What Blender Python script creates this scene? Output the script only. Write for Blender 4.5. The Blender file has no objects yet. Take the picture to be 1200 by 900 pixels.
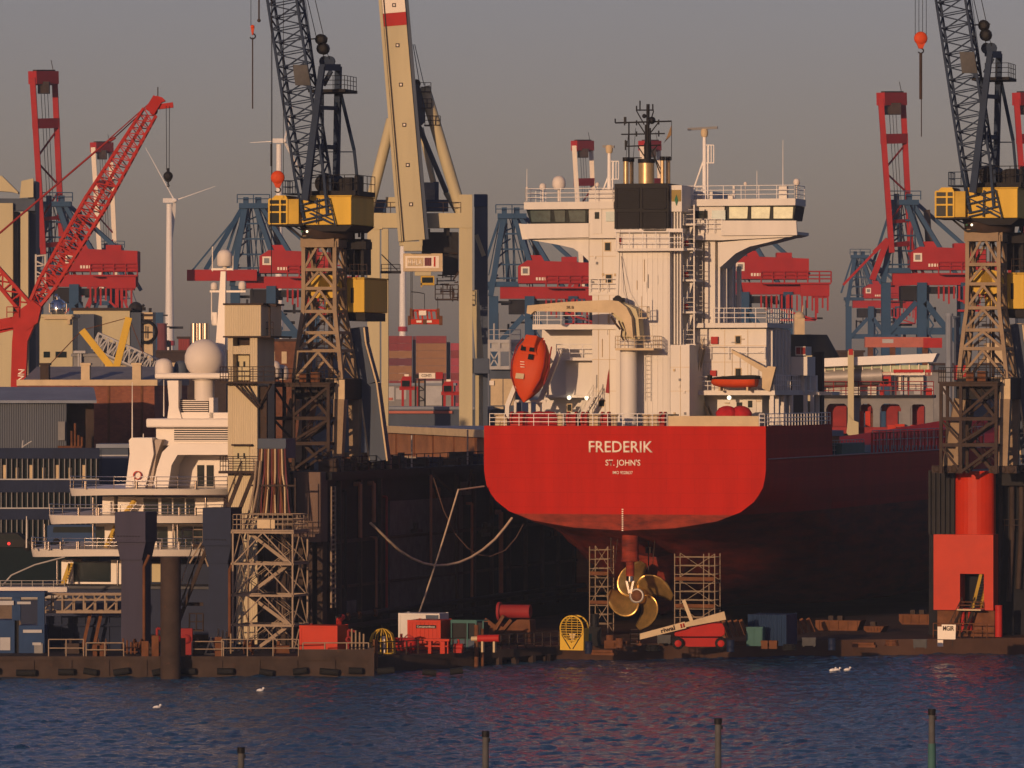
import bpy, math, random
import numpy as np
from mathutils import Vector as V, Matrix
random.seed(7)
R = math.radians
S = bpy.context.scene
COL = S.collection
FPX = 6750.0      # focal length in photograph pixels (1200 wide)
CH = 21.0         # camera height above the water

# ------------------------------------------------------------------ materials
def mat(name, rgb, rough=.6, metal=0., var=.22, scale=.6, streak=0., bump=0., dirt=None, dirt_amt=.0, spec=.12, corr=0., corr_axis='X', emit=None):
    m = bpy.data.materials.new(name); m.use_nodes = True
    nt = m.node_tree; N = nt.nodes; L = nt.links
    b = N['Principled BSDF']
    b.inputs['Roughness'].default_value = rough
    b.inputs['Metallic'].default_value = metal
    b.inputs['Specular IOR Level'].default_value = spec
    if emit:
        b.inputs['Emission Color'].default_value = (*emit[0], 1); b.inputs['Emission Strength'].default_value = emit[1]
    tc = N.new('ShaderNodeTexCoord')
    mp = N.new('ShaderNodeMapping'); L.new(tc.outputs['Object'], mp.inputs['Vector'])
    sz = scale * (.12 if streak else 1.)
    mp.inputs['Scale'].default_value = (scale, scale, sz)
    n1 = N.new('ShaderNodeTexNoise'); n1.inputs['Scale'].default_value = 1.; n1.inputs['Detail'].default_value = 6.; n1.inputs['Roughness'].default_value = .62
    L.new(mp.outputs[0], n1.inputs['Vector'])
    mr = N.new('ShaderNodeMapRange'); mr.inputs[1].default_value = .3; mr.inputs[2].default_value = .7
    mr.inputs[3].default_value = 1. - var; mr.inputs[4].default_value = 1. + var * .55
    L.new(n1.outputs['Fac'], mr.inputs[0])
    mx = N.new('ShaderNodeMix'); mx.data_type = 'RGBA'; mx.blend_type = 'MULTIPLY'; mx.inputs['Factor'].default_value = 1.
    mx.inputs['A'].default_value = (*rgb, 1); L.new(mr.outputs[0], mx.inputs['B'])
    out = mx.outputs['Result']
    if dirt:
        n2 = N.new('ShaderNodeTexNoise'); n2.inputs['Scale'].default_value = 2.3; n2.inputs['Detail'].default_value = 8.; n2.inputs['Roughness'].default_value = .7
        L.new(mp.outputs[0], n2.inputs['Vector'])
        r2 = N.new('ShaderNodeMapRange'); r2.inputs[1].default_value = .62 - dirt_amt * .4; r2.inputs[2].default_value = .78 - dirt_amt * .3
        r2.inputs[4].default_value = .85
        L.new(n2.outputs['Fac'], r2.inputs[0])
        m2 = N.new('ShaderNodeMix'); m2.data_type = 'RGBA'; L.new(r2.outputs[0], m2.inputs['Factor'])
        L.new(out, m2.inputs['A']); m2.inputs['B'].default_value = (*dirt, 1); out = m2.outputs['Result']
    L.new(out, b.inputs['Base Color'])
    hgt = None
    if corr:
        w = N.new('ShaderNodeTexWave'); w.wave_type = 'BANDS'; w.bands_direction = corr_axis
        w.inputs['Scale'].default_value = corr; L.new(tc.outputs['Object'], w.inputs['Vector']); hgt = w.outputs['Fac']
        bp = N.new('ShaderNodeBump'); bp.inputs['Strength'].default_value = .6; bp.inputs['Distance'].default_value = .1
        L.new(hgt, bp.inputs['Height']); L.new(bp.outputs[0], b.inputs['Normal'])
    elif bump:
        bp = N.new('ShaderNodeBump'); bp.inputs['Strength'].default_value = bump; bp.inputs['Distance'].default_value = .1
        L.new(n1.outputs['Fac'], bp.inputs['Height']); L.new(bp.outputs[0], b.inputs['Normal'])
    return m

# ------------------------------------------------------------------ frames
class Fr:
    """a local frame standing in the world; P() gives the local point of plane y=const seen at a photo pixel"""
    def __init__(s, x, y, z=0., rz=0.):
        s.loc = (x, y, z); s.rz = rz
        s.M = Matrix.Translation(s.loc) @ Matrix.Rotation(rz, 4, 'Z'); s.I = s.M.inverted()
        s.R3 = s.I.to_3x3(); s.o = s.I @ V((0, 0, CH))
    def P(s, px, py, y=0.):
        d = s.R3 @ V(((px - 600) / FPX, 1, (450 - py) / FPX))
        return s.o + d * ((y - s.o.y) / d.y)
    def W(s, p): return s.M @ V(p)
    def L(s, p): return s.I @ V(p)

def at(px, py, d):
    return V(((px - 600) / FPX * d, d, CH + (450 - py) / FPX * d))
def frame_at(px, d, z=0., rz=0.):
    return Fr((px - 600) / FPX * d, d, z, rz)

# ------------------------------------------------------------------ mesh builder
class MB:
    def __init__(s): s.v = []; s.f = []; s.mi = []; s.sm = []; s.cur = 0; s.st = []; s.mk = []
    def mark(s): s.mk.append(len(s.st)); return s
    def add(s, vs, fs, smooth=False):
        o = len(s.v); s.st.append((o, len(s.f))); s.v += [tuple(v) for v in vs]
        for f in fs: s.f.append(tuple(i + o for i in f)); s.mi.append(s.cur); s.sm.append(smooth)
        return s
    def box(s, a, b):
        x0, y0, z0 = a; x1, y1, z1 = b
        if x0 > x1: x0, x1 = x1, x0
        if y0 > y1: y0, y1 = y1, y0
        if z0 > z1: z0, z1 = z1, z0
        return s.add([(x0,y0,z0),(x1,y0,z0),(x1,y1,z0),(x0,y1,z0),(x0,y0,z1),(x1,y0,z1),(x1,y1,z1),(x0,y1,z1)],
              [(0,3,2,1),(4,5,6,7),(0,1,5,4),(1,2,6,5),(2,3,7,6),(3,0,4,7)])
    def bar(s, p, q, w, h=None, up=(0,0,1), w2=None, h2=None):
        p = V(p); q = V(q); h = h or w; d = (q - p)
        if d.length < 1e-6: return s
        d.normalize(); u = V(up)
        if abs(d.dot(u)) > .98: u = V((0, 1, 0))
        a = d.cross(u).normalized(); b = a.cross(d).normalized()
        w2 = w2 or w; h2 = h2 or h
        vs = []
        for c, ww, hh in ((p, w, h), (q, w2, h2)):
            for i, j in ((-1,-1),(1,-1),(1,1),(-1,1)): vs.append(c + a * (i * ww / 2) + b * (j * hh / 2))
        return s.add(vs, [(0,1,2,3),(7,6,5,4),(0,4,5,1),(1,5,6,2),(2,6,7,3),(3,7,4,0)])
    def tube(s, p, q, r, r2=None, n=8, cap=True, smooth=True):
        p = V(p); q = V(q); d = q - p
        if d.length < 1e-6: return s
        r2 = r if r2 is None else r2; d.normalize()
        u = V((0, 0, 1)) if abs(d.z) < .95 else V((1, 0, 0))
        a = d.cross(u).normalized(); b = a.cross(d)
        vs = []
        for c, rr in ((p, r), (q, r2)):
            for k in range(n):
                t = 2 * math.pi * k / n; vs.append(c + a * (rr * math.cos(t)) + b * (rr * math.sin(t)))
        s.add(vs, [(k, (k+1) % n, n + (k+1) % n, n + k) for k in range(n)], smooth)
        if cap: s.add(vs[:n], [tuple(range(n-1,-1,-1))]); s.add(vs[n:], [tuple(range(n))])
        return s
    def path(s, pts, r, n=6):
        for a, b in zip(pts[:-1], pts[1:]): s.tube(a, b, r, n=n, cap=True)
        return s
    def prism(s, poly, a, b, axis='y'):
        def m(p, t):
            return (p[0], t, p[1]) if axis == 'y' else ((p[0], p[1], t) if axis == 'z' else (t, p[0], p[1]))
        n = len(poly)
        vs = [m(p, a) for p in poly] + [m(p, b) for p in poly]
        return s.add(vs, [tuple(range(n)), tuple(range(2*n-1, n-1, -1))] + [(k, n + k, n + (k+1) % n, (k+1) % n) for k in range(n)])
    def lathe(s, prof, c=(0,0,0), n=20, axis='z', smooth=True, cap=True):
        c = V(c); vs = []
        for r, h in prof:
            for k in range(n):
                t = 2 * math.pi * k / n; x, y = r * math.cos(t), r * math.sin(t)
                vs.append(c + (V((x, y, h)) if axis == 'z' else (V((x, h, y)) if axis == 'y' else V((h, x, y)))))
        fs = []
        for i in range(len(prof) - 1):
            for k in range(n): fs.append((i*n+k, i*n+(k+1) % n, (i+1)*n+(k+1) % n, (i+1)*n+k))
        s.add(vs, fs, smooth)
        if cap and prof[0][0] > 1e-4: s.add(vs[:n], [tuple(range(n-1,-1,-1))])
        if cap and prof[-1][0] > 1e-4: s.add(vs[-n:], [tuple(range(n))])
        return s
    def sph(s, c, r, n=16, sz=1., z0=-90):
        m = 9
        prof = [(max(r * math.cos(R(z0 + (90 - z0) * i / m)), 1e-5), r * sz * math.sin(R(z0 + (90 - z0) * i / m))) for i in range(m + 1)]
        return s.lathe(prof, c, n)
    def rail(s, pts, h=1.05, nb=3, step=1.4, r=.03, posts=True):
        pts = [V(p) for p in pts]
        for a, b in zip(pts[:-1], pts[1:]):
            L = (b - a).length
            if L < 1e-3: continue
            for k in range(1, nb + 1):
                o = V((0, 0, h * k / nb)); s.tube(a + o, b + o, r, n=5, cap=False)
            m = max(1, round(L / step))
            for k in range(m + 1):
                p = a.lerp(b, k / m); s.tube(p, p + V((0, 0, h)), r * 1.15, n=5, cap=False)
        return s
    def ladder(s, p, q, w=.45, r=.025, step=.35, side=(1,0,0)):
        p = V(p); q = V(q); o = V(side) * (w / 2)
        s.tube(p - o, q - o, r, n=5); s.tube(p + o, q + o, r, n=5)
        m = max(1, int((q - p).length / step))
        for k in range(1, m):
            c = p.lerp(q, k / m); s.tube(c - o, c + o, r * .8, n=4, cap=False)
        return s
    def stairs(s, p, q, w=.8, side=(0,1,0), n=None, sw=.06, rail=0., treads=True):
        p = V(p); q = V(q); o = V(side).normalized() * (w / 2)
        s.bar(p - o, q - o, sw, .24); s.bar(p + o, q + o, sw, .24)
        n = n or max(2, int(abs((q - p).z) / .25))
        d = (q - p); d.z = 0
        d = d.normalized() * .22 if d.length > 1e-3 else V((.2, 0, 0))
        for k in range(n if treads else 0):
            c = p.lerp(q, (k + .5) / n)
            s.add([c - o - d/2, c + o - d/2, c + o + d/2, c - o + d/2], [(0,1,2,3)])
        if rail:
            u = V((0, 0, rail))
            for t in (-1, 1):
                s.tube(p + o*t + u, q + o*t + u, .03, n=5)
                for k in range(5):
                    c = p.lerp(q, k / 4) + o * t; s.tube(c, c + u, .025, n=4)
        return s
    def truss(s, a, b, wa, wb, side, up, bays, rc=.09, rd=.05, full=True):
        """4-chord lattice from a to b; wa/wb = (width along side, width along up) at the two ends"""
        a = V(a); b = V(b); sd = V(side).normalized(); up = V(up).normalized()
        C = ((-1,-1),(1,-1),(1,1),(-1,1))
        def pt(t, c):
            w = wa[0] + (wb[0] - wa[0]) * t; h = wa[1] + (wb[1] - wa[1]) * t
            return a.lerp(b, t) + sd * (c[0] * w / 2) + up * (c[1] * h / 2)
        for c in C: s.bar(pt(0, c), pt(1, c), rc * 2)
        for k in range(bays):
            t0 = k / bays; t1 = (k + 1) / bays
            for i in range(4):
                c0, c1 = C[i], C[(i + 1) % 4]
                if k % 2: c0, c1 = c1, c0
                s.bar(pt(t0, c0), pt(t1, c1), rd * 2)
                if full: s.bar(pt(t0, c0), pt(t0, c1), rd * 1.6)
        return s
    def build(s, name, mats, parent=None, bevel=0., split=None):
        if split:      # every marked piece (or every primitive) becomes an object of its own
            cuts = [s.st[k] for k in s.mk if k < len(s.st)] if split == 'mark' else s.st
            cuts = list(cuts) + [(len(s.v), len(s.f))]; out = []
            for (v0, f0), (v1, f1) in zip(cuts[:-1], cuts[1:]):
                m = MB(); m.v = s.v[v0:v1]; m.f = [tuple(i - v0 for i in f) for f in s.f[f0:f1]]; m.mi = s.mi[f0:f1]; m.sm = s.sm[f0:f1]
                out.append(m.build(name, mats, parent, bevel))
            return out
        me = bpy.data.meshes.new(name); me.from_pydata(s.v, [], s.f)
        if not isinstance(mats, (list, tuple)): mats = [mats]
        for m in mats: me.materials.append(m)
        me.polygons.foreach_set('material_index', s.mi); me.polygons.foreach_set('use_smooth', s.sm); me.update()
        o = bpy.data.objects.new(name, me); COL.objects.link(o)
        if parent: o.parent = parent
        if bevel:
            md = o.modifiers.new('bevel', 'BEVEL'); md.width = bevel; md.segments = 2; md.limit_method = 'ANGLE'
        return o

def fbox(mb, F, x0, y0, x1, y1, yf, dep):
    """box whose front face (local plane y=yf) fills the pixel rectangle; dep metres deep"""
    a = F.P(x0, (y0 + y1) / 2, yf); b = F.P(x1, (y0 + y1) / 2, yf); xm = (x0 + x1) / 2
    t = F.P(xm, y0, yf).z; u = F.P(xm, y1, yf).z
    return mb.box((a.x, yf, u), (b.x, yf + dep, t))
def fprism(mb, F, pix, yf, dep):
    pts = [F.P(x, y, yf) for x, y in pix]
    return mb.prism([(p.x, p.z) for p in pts], yf, yf + dep, 'y')

def thing(name, label, cat, F, group=None, kind=None):
    o = bpy.data.objects.new(name, None); COL.objects.link(o)
    o.location = F.loc; o.rotation_euler = (0, 0, F.rz); o.empty_display_size = .5
    tag(o, label, cat, group, kind); return o
def tag(o, label=None, cat=None, group=None, kind=None):
    if label: o['label'] = label
    if cat: o['category'] = cat
    if group: o['group'] = group
    if kind: o['kind'] = kind
    return o
def solo(name, mb, mats, F, label, cat, group=None, kind=None, bevel=0.):
    o = mb.build(name, mats, None, bevel); o.location = F.loc; o.rotation_euler = (0, 0, F.rz)
    return tag(o, label, cat, group, kind)
def kids(o): return [c for c in COL.objects if c.parent == o]
def copy_tree(o, parent=None):
    c = o.copy(); COL.objects.link(c)
    if parent: c.parent = parent
    for ch in kids(o): copy_tree(ch, c)
    return c
def lettering(body, org, w, h, m, parent, name='lettering', ux=(1,0,0), uz=(0,0,1), offset=.0, thick=.02, label=None):
    cu = bpy.data.curves.new('t', 'FONT'); cu.body = body; cu.offset = offset; cu.resolution_u = 3
    ob = bpy.data.objects.new('t', cu); COL.objects.link(ob)
    dg = bpy.context.evaluated_depsgraph_get(); dg.update()
    me = bpy.data.meshes.new_from_object(ob.evaluated_get(dg)); bpy.data.objects.remove(ob)
    xs = [v.co.x for v in me.vertices]; ys = [v.co.y for v in me.vertices]
    x0, x1, y0, y1 = min(xs), max(xs), min(ys), max(ys)
    org = V(org); ux = V(ux).normalized(); uz = V(uz).normalized()
    for v in me.vertices:
        v.co = org + ux * ((v.co.x - x0) / (x1 - x0) * w) + uz * ((v.co.y - y0) / (y1 - y0) * h)
    me.materials.clear(); me.materials.append(m); me.name = name
    o = bpy.data.objects.new(name, me); COL.objects.link(o); o.parent = parent
    sd = o.modifiers.new('thick', 'SOLIDIFY'); sd.thickness = thick; sd.offset = 0
    return o
# ------------------------------------------------------------------ palette (base colours, a few with light or shade painted in)
M = {}
def dm(k, *a, **kw): M[k] = mat(k, *a, **kw)
dm('glass_green', (.035,.065,.065), .15, var=.4, scale=2.5, spec=.2)
dm('white', (.66,.63,.57), .5, var=.10, scale=.5, streak=1, dirt=(.40,.25,.14), dirt_amt=-.10)
dm('white_clean', (.78,.76,.72), .35, var=.05)
dm('cream', (.50,.44,.27), .55, var=.14, scale=.3, streak=1, dirt=(.32,.2,.1), dirt_amt=-.12)
dm('beige', (.56,.44,.27), .55, var=.16, scale=.6, dirt=(.3,.15,.07), dirt_amt=-.05)
dm('corr_cream', (.62,.52,.34), .5, var=.1, scale=.5, streak=1, corr=2.2)
dm('yellow', (.62,.40,.045), .5, var=.14, scale=.7, streak=1, dirt=(.28,.15,.04), dirt_amt=-.1)
dm('emblem_yellow', (.30,.22,.07), .6, var=.2)
dm('yellow_dull', (.52,.34,.05), .6, var=.2)
dm('boat_orange', (.55,.065,.014), .5, var=.12, scale=.7)
dm('orange', (.46,.026,.004), .45, var=.12, scale=.7)
dm('red', (.40,.022,.016), .5, var=.2, scale=.5)
dm('red_dark', (.26,.025,.025), .6, var=.25)
dm('red_far', (.36,.022,.022), .6, var=.15, scale=.3)
dm('blue_far', (.028,.075,.15), .6, var=.15, scale=.3)
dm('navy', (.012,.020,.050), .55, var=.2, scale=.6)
dm('blue', (.018,.05,.13), .55, var=.2, scale=.6)
dm('post_blue', (.045,.042,.072), .6, var=.25, scale=.6, streak=1, dirt=(.06,.04,.03), dirt_amt=.0)
dm('dull_grey', (.085,.085,.085), .7, var=.35, scale=1.)
dm('blue_grey', (.07,.09,.125), .6, var=.2, scale=.6, streak=1, dirt=(.08,.06,.05), dirt_amt=.02)
dm('teal', (.05,.13,.12), .6, var=.2)
dm('green', (.04,.16,.09), .6, var=.25)
dm('crane_blue', (.018,.034,.068), .6, var=.2)
dm('dark_steel', (.022,.021,.022), .7, var=.35, scale=.5)
dm('brown_steel', (.052,.036,.029), .75, var=.35, scale=.8, dirt=(.12,.05,.025), dirt_amt=.05)
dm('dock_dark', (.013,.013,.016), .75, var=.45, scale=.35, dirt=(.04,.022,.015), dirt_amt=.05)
dm('dock_end', (.16,.11,.085), .75, var=.3, scale=.5, streak=1, dirt=(.09,.04,.02), dirt_amt=.1)
dm('rust', (.15,.062,.028), .85, var=.4, scale=1.2)
dm('deck_brown', (.085,.046,.03), .85, var=.4, scale=.25, dirt=(.06,.035,.025), dirt_amt=.1)
dm('concrete', (.16,.12,.09), .85, var=.35, scale=.6, dirt=(.06,.045,.035), dirt_amt=.1)
dm('rust_lit', (.30,.13,.07), .8, var=.3)  # rust lightened so the shaded wall pipes look sunlit
dm('tower_steel', (.28,.205,.13), .6, var=.22, scale=.8, dirt=(.2,.09,.04), dirt_amt=.0)
dm('scaf', (.29,.22,.155), .5, var=.2, scale=1.)
dm('steel', (.35,.33,.31), .45, metal=.3, var=.2)
dm('chrome', (.75,.72,.68), .12, metal=1., var=.05)
dm('exhaust', (.50,.38,.21), .4, metal=.5, var=.2, scale=1.5)
dm('bronze', (.78,.50,.16), .34, metal=.8, var=.3, scale=1.2, dirt=(.35,.1,.03), dirt_amt=.0)
dm('black', (.012,.012,.013), .55, var=.3)
dm('rubber', (.015,.015,.015), .8, var=.3)
dm('glass', (.010,.018,.02), .12, var=.1, spec=.10)
dm('glass_warm', (.45,.52,.36), .15, var=.25, scale=1.5, spec=.6)
dm('glass_cyan', (.30,.42,.42), .15, var=.2, scale=1.5, spec=.6)
dm('yacht', (.74,.68,.60), .3, var=.05)
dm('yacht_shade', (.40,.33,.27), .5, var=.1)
dm('radome', (.68,.62,.55), .45, var=.05)
dm('rope', (.55,.42,.28), .8, var=.2, scale=2)
dm('rope_dark', (.10,.06,.045), .8, var=.2, scale=2)
dm('shed_grey', (.10,.115,.14), .6, var=.12, scale=.5, streak=1, corr=1.6)
dm('roof_grey', (.22,.25,.30), .55, var=.2, scale=.3)
dm('mid_grey', (.22,.22,.22), .6, var=.2)
dm('light_grey', (.42,.42,.42), .6, var=.15)
dm('cont_red', (.26,.05,.045), .6, var=.15, scale=.4, corr=1.2)
dm('cont_maroon', (.17,.05,.055), .6, var=.15, scale=.4, corr=1.2)
dm('cont_brown', (.33,.17,.075), .6, var=.15, scale=.4, corr=1.2)
dm('cont_pink', (.42,.07,.09), .6, var=.15, scale=.4, corr=1.2)
dm('cont_blue', (.016,.036,.085), .55, var=.2, scale=.6, corr=1.6)
dm('cont_white', (.62,.60,.56), .55, var=.1)
dm('text_cream', (.80,.72,.60), .6, var=.03)
dm('text_dark', (.05,.03,.025), .6, var=.03)
dm('curtain', (.62,.60,.40), .7, var=.3, scale=3)
dm('tarp_red', (.42,.02,.025), .8, var=.3, scale=2, bump=.6)
dm('strake_lit', (.36,.16,.15), .5, var=.2)  # paler red stands in for the lit edge of the strake
dm('salmon', (.45,.14,.10), .6, var=.15)
dm('lamp_glow', (.9,.85,.7), .4, emit=((1.,.85,.6), 2.2))
dm('tail_glow', (.6,.02,.02), .4, emit=((1.,.05,.04), 1.5))
dm('flag_cloth', (.3,.2,.1), .8, var=.3)
dm('land', (.10,.085,.07), .9, var=.4, scale=.02)

def brick(name, a, b, mortar, sc):
    m = bpy.data.materials.new(name); m.use_nodes = True; N = m.node_tree.nodes; L = m.node_tree.links
    bs = N['Principled BSDF']; bs.inputs['Roughness'].default_value = .85
    tc = N.new('ShaderNodeTexCoord'); mp = N.new('ShaderNodeMapping'); mp.inputs['Rotation'].default_value = (R(90), 0, 0)
    br = N.new('ShaderNodeTexBrick'); br.inputs['Color1'].default_value = (*a, 1); br.inputs['Color2'].default_value = (*b, 1); br.inputs['Mortar'].default_value = (*mortar, 1)
    br.inputs['Scale'].default_value = sc; br.inputs['Mortar Size'].default_value = .012
    L.new(tc.outputs['Object'], mp.inputs[0]); L.new(mp.outputs[0], br.inputs['Vector'])
    n = N.new('ShaderNodeTexNoise'); n.inputs['Scale'].default_value = .35; n.inputs['Detail'].default_value = 6; L.new(tc.outputs['Object'], n.inputs['Vector'])
    mr = N.new('ShaderNodeMapRange'); mr.inputs[1].default_value = .3; mr.inputs[2].default_value = .7; mr.inputs[3].default_value = .65; mr.inputs[4].default_value = 1.15
    L.new(n.outputs['Fac'], mr.inputs[0])
    mx = N.new('ShaderNodeMix'); mx.data_type = 'RGBA'; mx.blend_type = 'MULTIPLY'; mx.inputs['Factor'].default_value = 1.
    L.new(br.outputs['Color'], mx.inputs['A']); L.new(mr.outputs[0], mx.inputs['B']); L.new(mx.outputs['Result'], bs.inputs['Base Color'])
    M[name] = m
brick('brick_red', (.26,.085,.04), (.20,.06,.03), (.17,.08,.05), 1.5)
brick('brick_orange', (.36,.16,.06), (.30,.12,.045), (.24,.12,.06), 1.5)

def hull_material():
    m = bpy.data.materials.new('hull_paint'); m.use_nodes = True; N = m.node_tree.nodes; L = m.node_tree.links
    b = N['Principled BSDF']; b.inputs['Roughness'].default_value = .7; b.inputs['Specular IOR Level'].default_value = .06
    tc = N.new('ShaderNodeTexCoord'); sp = N.new('ShaderNodeSeparateXYZ'); L.new(tc.outputs['Object'], sp.inputs[0])
    # worn band of antifouling below the waterline paint
    r = N.new('ShaderNodeMapRange'); r.inputs[1].default_value = 10.78; r.inputs[2].default_value = 10.86; L.new(sp.outputs['Z'], r.inputs[0])
    mp = N.new('ShaderNodeMapping'); mp.inputs['Scale'].default_value = (.9, .5, .1); L.new(tc.outputs['Object'], mp.inputs[0])
    n = N.new('ShaderNodeTexNoise'); n.inputs['Scale'].default_value = 1.; n.inputs['Detail'].default_value = 7; n.inputs['Roughness'].default_value = .65; L.new(mp.outputs[0], n.inputs['Vector'])
    mr = N.new('ShaderNodeMapRange'); mr.inputs[1].default_value = .32; mr.inputs[2].default_value = .68; mr.inputs[3].default_value = .87; mr.inputs[4].default_value = 1.07; L.new(n.outputs['Fac'], mr.inputs[0])
    mp2 = N.new('ShaderNodeMapping'); mp2.inputs['Scale'].default_value = (.35, .12, 1.1); L.new(tc.outputs['Object'], mp2.inputs[0])
    n2 = N.new('ShaderNodeTexNoise'); n2.inputs['Scale'].default_value = 1.3; n2.inputs['Detail'].default_value = 8; n2.inputs['Roughness'].default_value = .7; L.new(mp2.outputs[0], n2.inputs['Vector'])
    cr = N.new('ShaderNodeValToRGB'); cr.color_ramp.elements[0].position = .35; cr.color_ramp.elements[0].color = (.10,.022,.016,1); cr.color_ramp.elements[1].position = .7; cr.color_ramp.elements[1].color = (.36,.050,.024,1)
    L.new(n2.outputs['Fac'], cr.inputs[0])
    mx = N.new('ShaderNodeMix'); mx.data_type = 'RGBA'; L.new(r.outputs[0], mx.inputs['Factor']); L.new(cr.outputs[0], mx.inputs['A']); mx.inputs['B'].default_value = (.44,.017,.008,1)
    m2 = N.new('ShaderNodeMix'); m2.data_type = 'RGBA'; m2.blend_type = 'MULTIPLY'; m2.inputs['Factor'].default_value = 1.
    br0 = N.new('ShaderNodeTexBrick'); br0.inputs['Scale'].default_value = .22; br0.inputs['Mortar Size'].default_value = .006; br0.inputs['Color1'].default_value = (1,1,1,1); br0.inputs['Color2'].default_value = (.93,.93,.93,1); br0.inputs['Mortar'].default_value = (.74,.72,.72,1)
    mp4 = N.new('ShaderNodeMapping'); mp4.inputs['Rotation'].default_value = (R(90), 0, 0); L.new(tc.outputs['Object'], mp4.inputs[0]); L.new(mp4.outputs[0], br0.inputs['Vector'])
    ms = N.new('ShaderNodeMix'); ms.data_type = 'RGBA'; ms.blend_type = 'MULTIPLY'; ms.inputs['Factor'].default_value = .55; L.new(mx.outputs['Result'], ms.inputs['A']); L.new(br0.outputs['Color'], ms.inputs['B'])
    L.new(ms.outputs['Result'], m2.inputs['A']); L.new(mr.outputs[0], m2.inputs['B']); L.new(m2.outputs['Result'], b.inputs['Base Color'])
    # faint plating
    br = N.new('ShaderNodeTexBrick'); br.inputs['Scale'].default_value = .25; br.inputs['Mortar Size'].default_value = .004
    mp3 = N.new('ShaderNodeMapping'); mp3.inputs['Rotation'].default_value = (R(90), 0, 0); L.new(tc.outputs['Object'], mp3.inputs[0]); L.new(mp3.outputs[0], br.inputs['Vector'])
    bp = N.new('ShaderNodeBump'); bp.inputs['Strength'].default_value = .08; bp.inputs['Distance'].default_value = .02; L.new(br.outputs['Fac'], bp.inputs['Height'])
    bp2 = N.new('ShaderNodeBump'); bp2.inputs['Strength'].default_value = .12; bp2.inputs['Distance'].default_value = .1; L.new(n.outputs['Fac'], bp2.inputs['Height']); L.new(bp.outputs[0], bp2.inputs['Normal']); L.new(bp2.outputs[0], b.inputs['Normal'])
    M['hull'] = m
hull_material()

def water_material():
    m = bpy.data.materials.new('river_water'); m.use_nodes = True; N = m.node_tree.nodes; L = m.node_tree.links
    b = N['Principled BSDF']; b.inputs['Base Color'].default_value = (.015,.066,.128,1); b.inputs['Roughness'].default_value = .10; b.inputs['IOR'].default_value = 1.33; b.inputs['Specular IOR Level'].default_value = .5
    tc = N.new('ShaderNodeTexCoord'); mp = N.new('ShaderNodeMapping'); mp.inputs['Scale'].default_value = (1.7, 1.1, 1); L.new(tc.outputs['Object'], mp.inputs[0])
    n = N.new('ShaderNodeTexNoise'); n.inputs['Scale'].default_value = 1.1; n.inputs['Detail'].default_value = 5; n.inputs['Roughness'].default_value = .6; L.new(mp.outputs[0], n.inputs['Vector'])
    bp = N.new('ShaderNodeBump'); bp.inputs['Strength'].default_value = .85; bp.inputs['Distance'].default_value = .3; L.new(n.outputs['Fac'], bp.inputs['Height']); L.new(bp.outputs[0], b.inputs['Normal'])
    M['water'] = m
water_material()
# ------------------------------------------------------------------ camera, light, sky, water, land, haze
cam = bpy.data.cameras.new('camera'); cam.sensor_width = 36.; cam.lens = 36. * FPX / 1200.; cam.clip_start = 1.; cam.clip_end = 60000.
co = bpy.data.objects.new('camera', cam); COL.objects.link(co); co.location = (0, 0, CH); co.rotation_euler = (R(90), 0, 0); S.camera = co
SUN_AZ, SUN_EL = 24., 7.5       # behind the camera, to the left
sd = V((-math.sin(R(SUN_AZ)) * math.cos(R(SUN_EL)), -math.cos(R(SUN_AZ)) * math.cos(R(SUN_EL)), math.sin(R(SUN_EL))))
sl = bpy.data.lights.new('sun', 'SUN'); sl.energy = 3.45; sl.angle = R(.55); sl.color = (1., .625, .36)
so = bpy.data.objects.new('sun', sl); COL.objects.link(so); so.rotation_euler = (-sd).to_track_quat('-Z', 'Y').to_euler(); so.location = (-200, -200, 200)
w = bpy.data.worlds.new('World'); S.world = w; w.use_nodes = True
nt = w.node_tree; bg = nt.nodes['Background']; sky = nt.nodes.new('ShaderNodeTexSky'); sky.sky_type = 'NISHITA'; sky.sun_disc = False
sky.sun_elevation = R(SUN_EL); sky.sun_rotation = R(180 + SUN_AZ); sky.air_density = 1.; sky.dust_density = 1.; sky.ozone_density = 1.2
wb = nt.nodes.new('ShaderNodeMix'); wb.data_type = 'RGBA'; wb.blend_type = 'MULTIPLY'; wb.inputs['Factor'].default_value = 1.; wb.inputs['B'].default_value = (1.14, 1.0, 1.56, 1)   # white balance
nt.links.new(sky.outputs[0], wb.inputs['A']); nt.links.new(wb.outputs['Result'], bg.inputs['Color']); bg.inputs['Strength'].default_value = .054
S.view_settings.view_transform = 'Standard'; S.view_settings.look = 'None'; S.view_settings.gamma = 1.; S.view_settings.exposure = 0.; S.view_settings.use_curve_mapping = False
S.cycles.use_denoising = True; S.cycles.max_bounces = 6; S.cycles.diffuse_bounces = 3; S.cycles.glossy_bounces = 3; S.cycles.volume_bounces = 0
S.cycles.transparent_max_bounces = 8; S.cycles.caustics_reflective = False; S.cycles.caustics_refractive = False
S.cycles.sample_clamp_indirect = 6.

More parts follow.
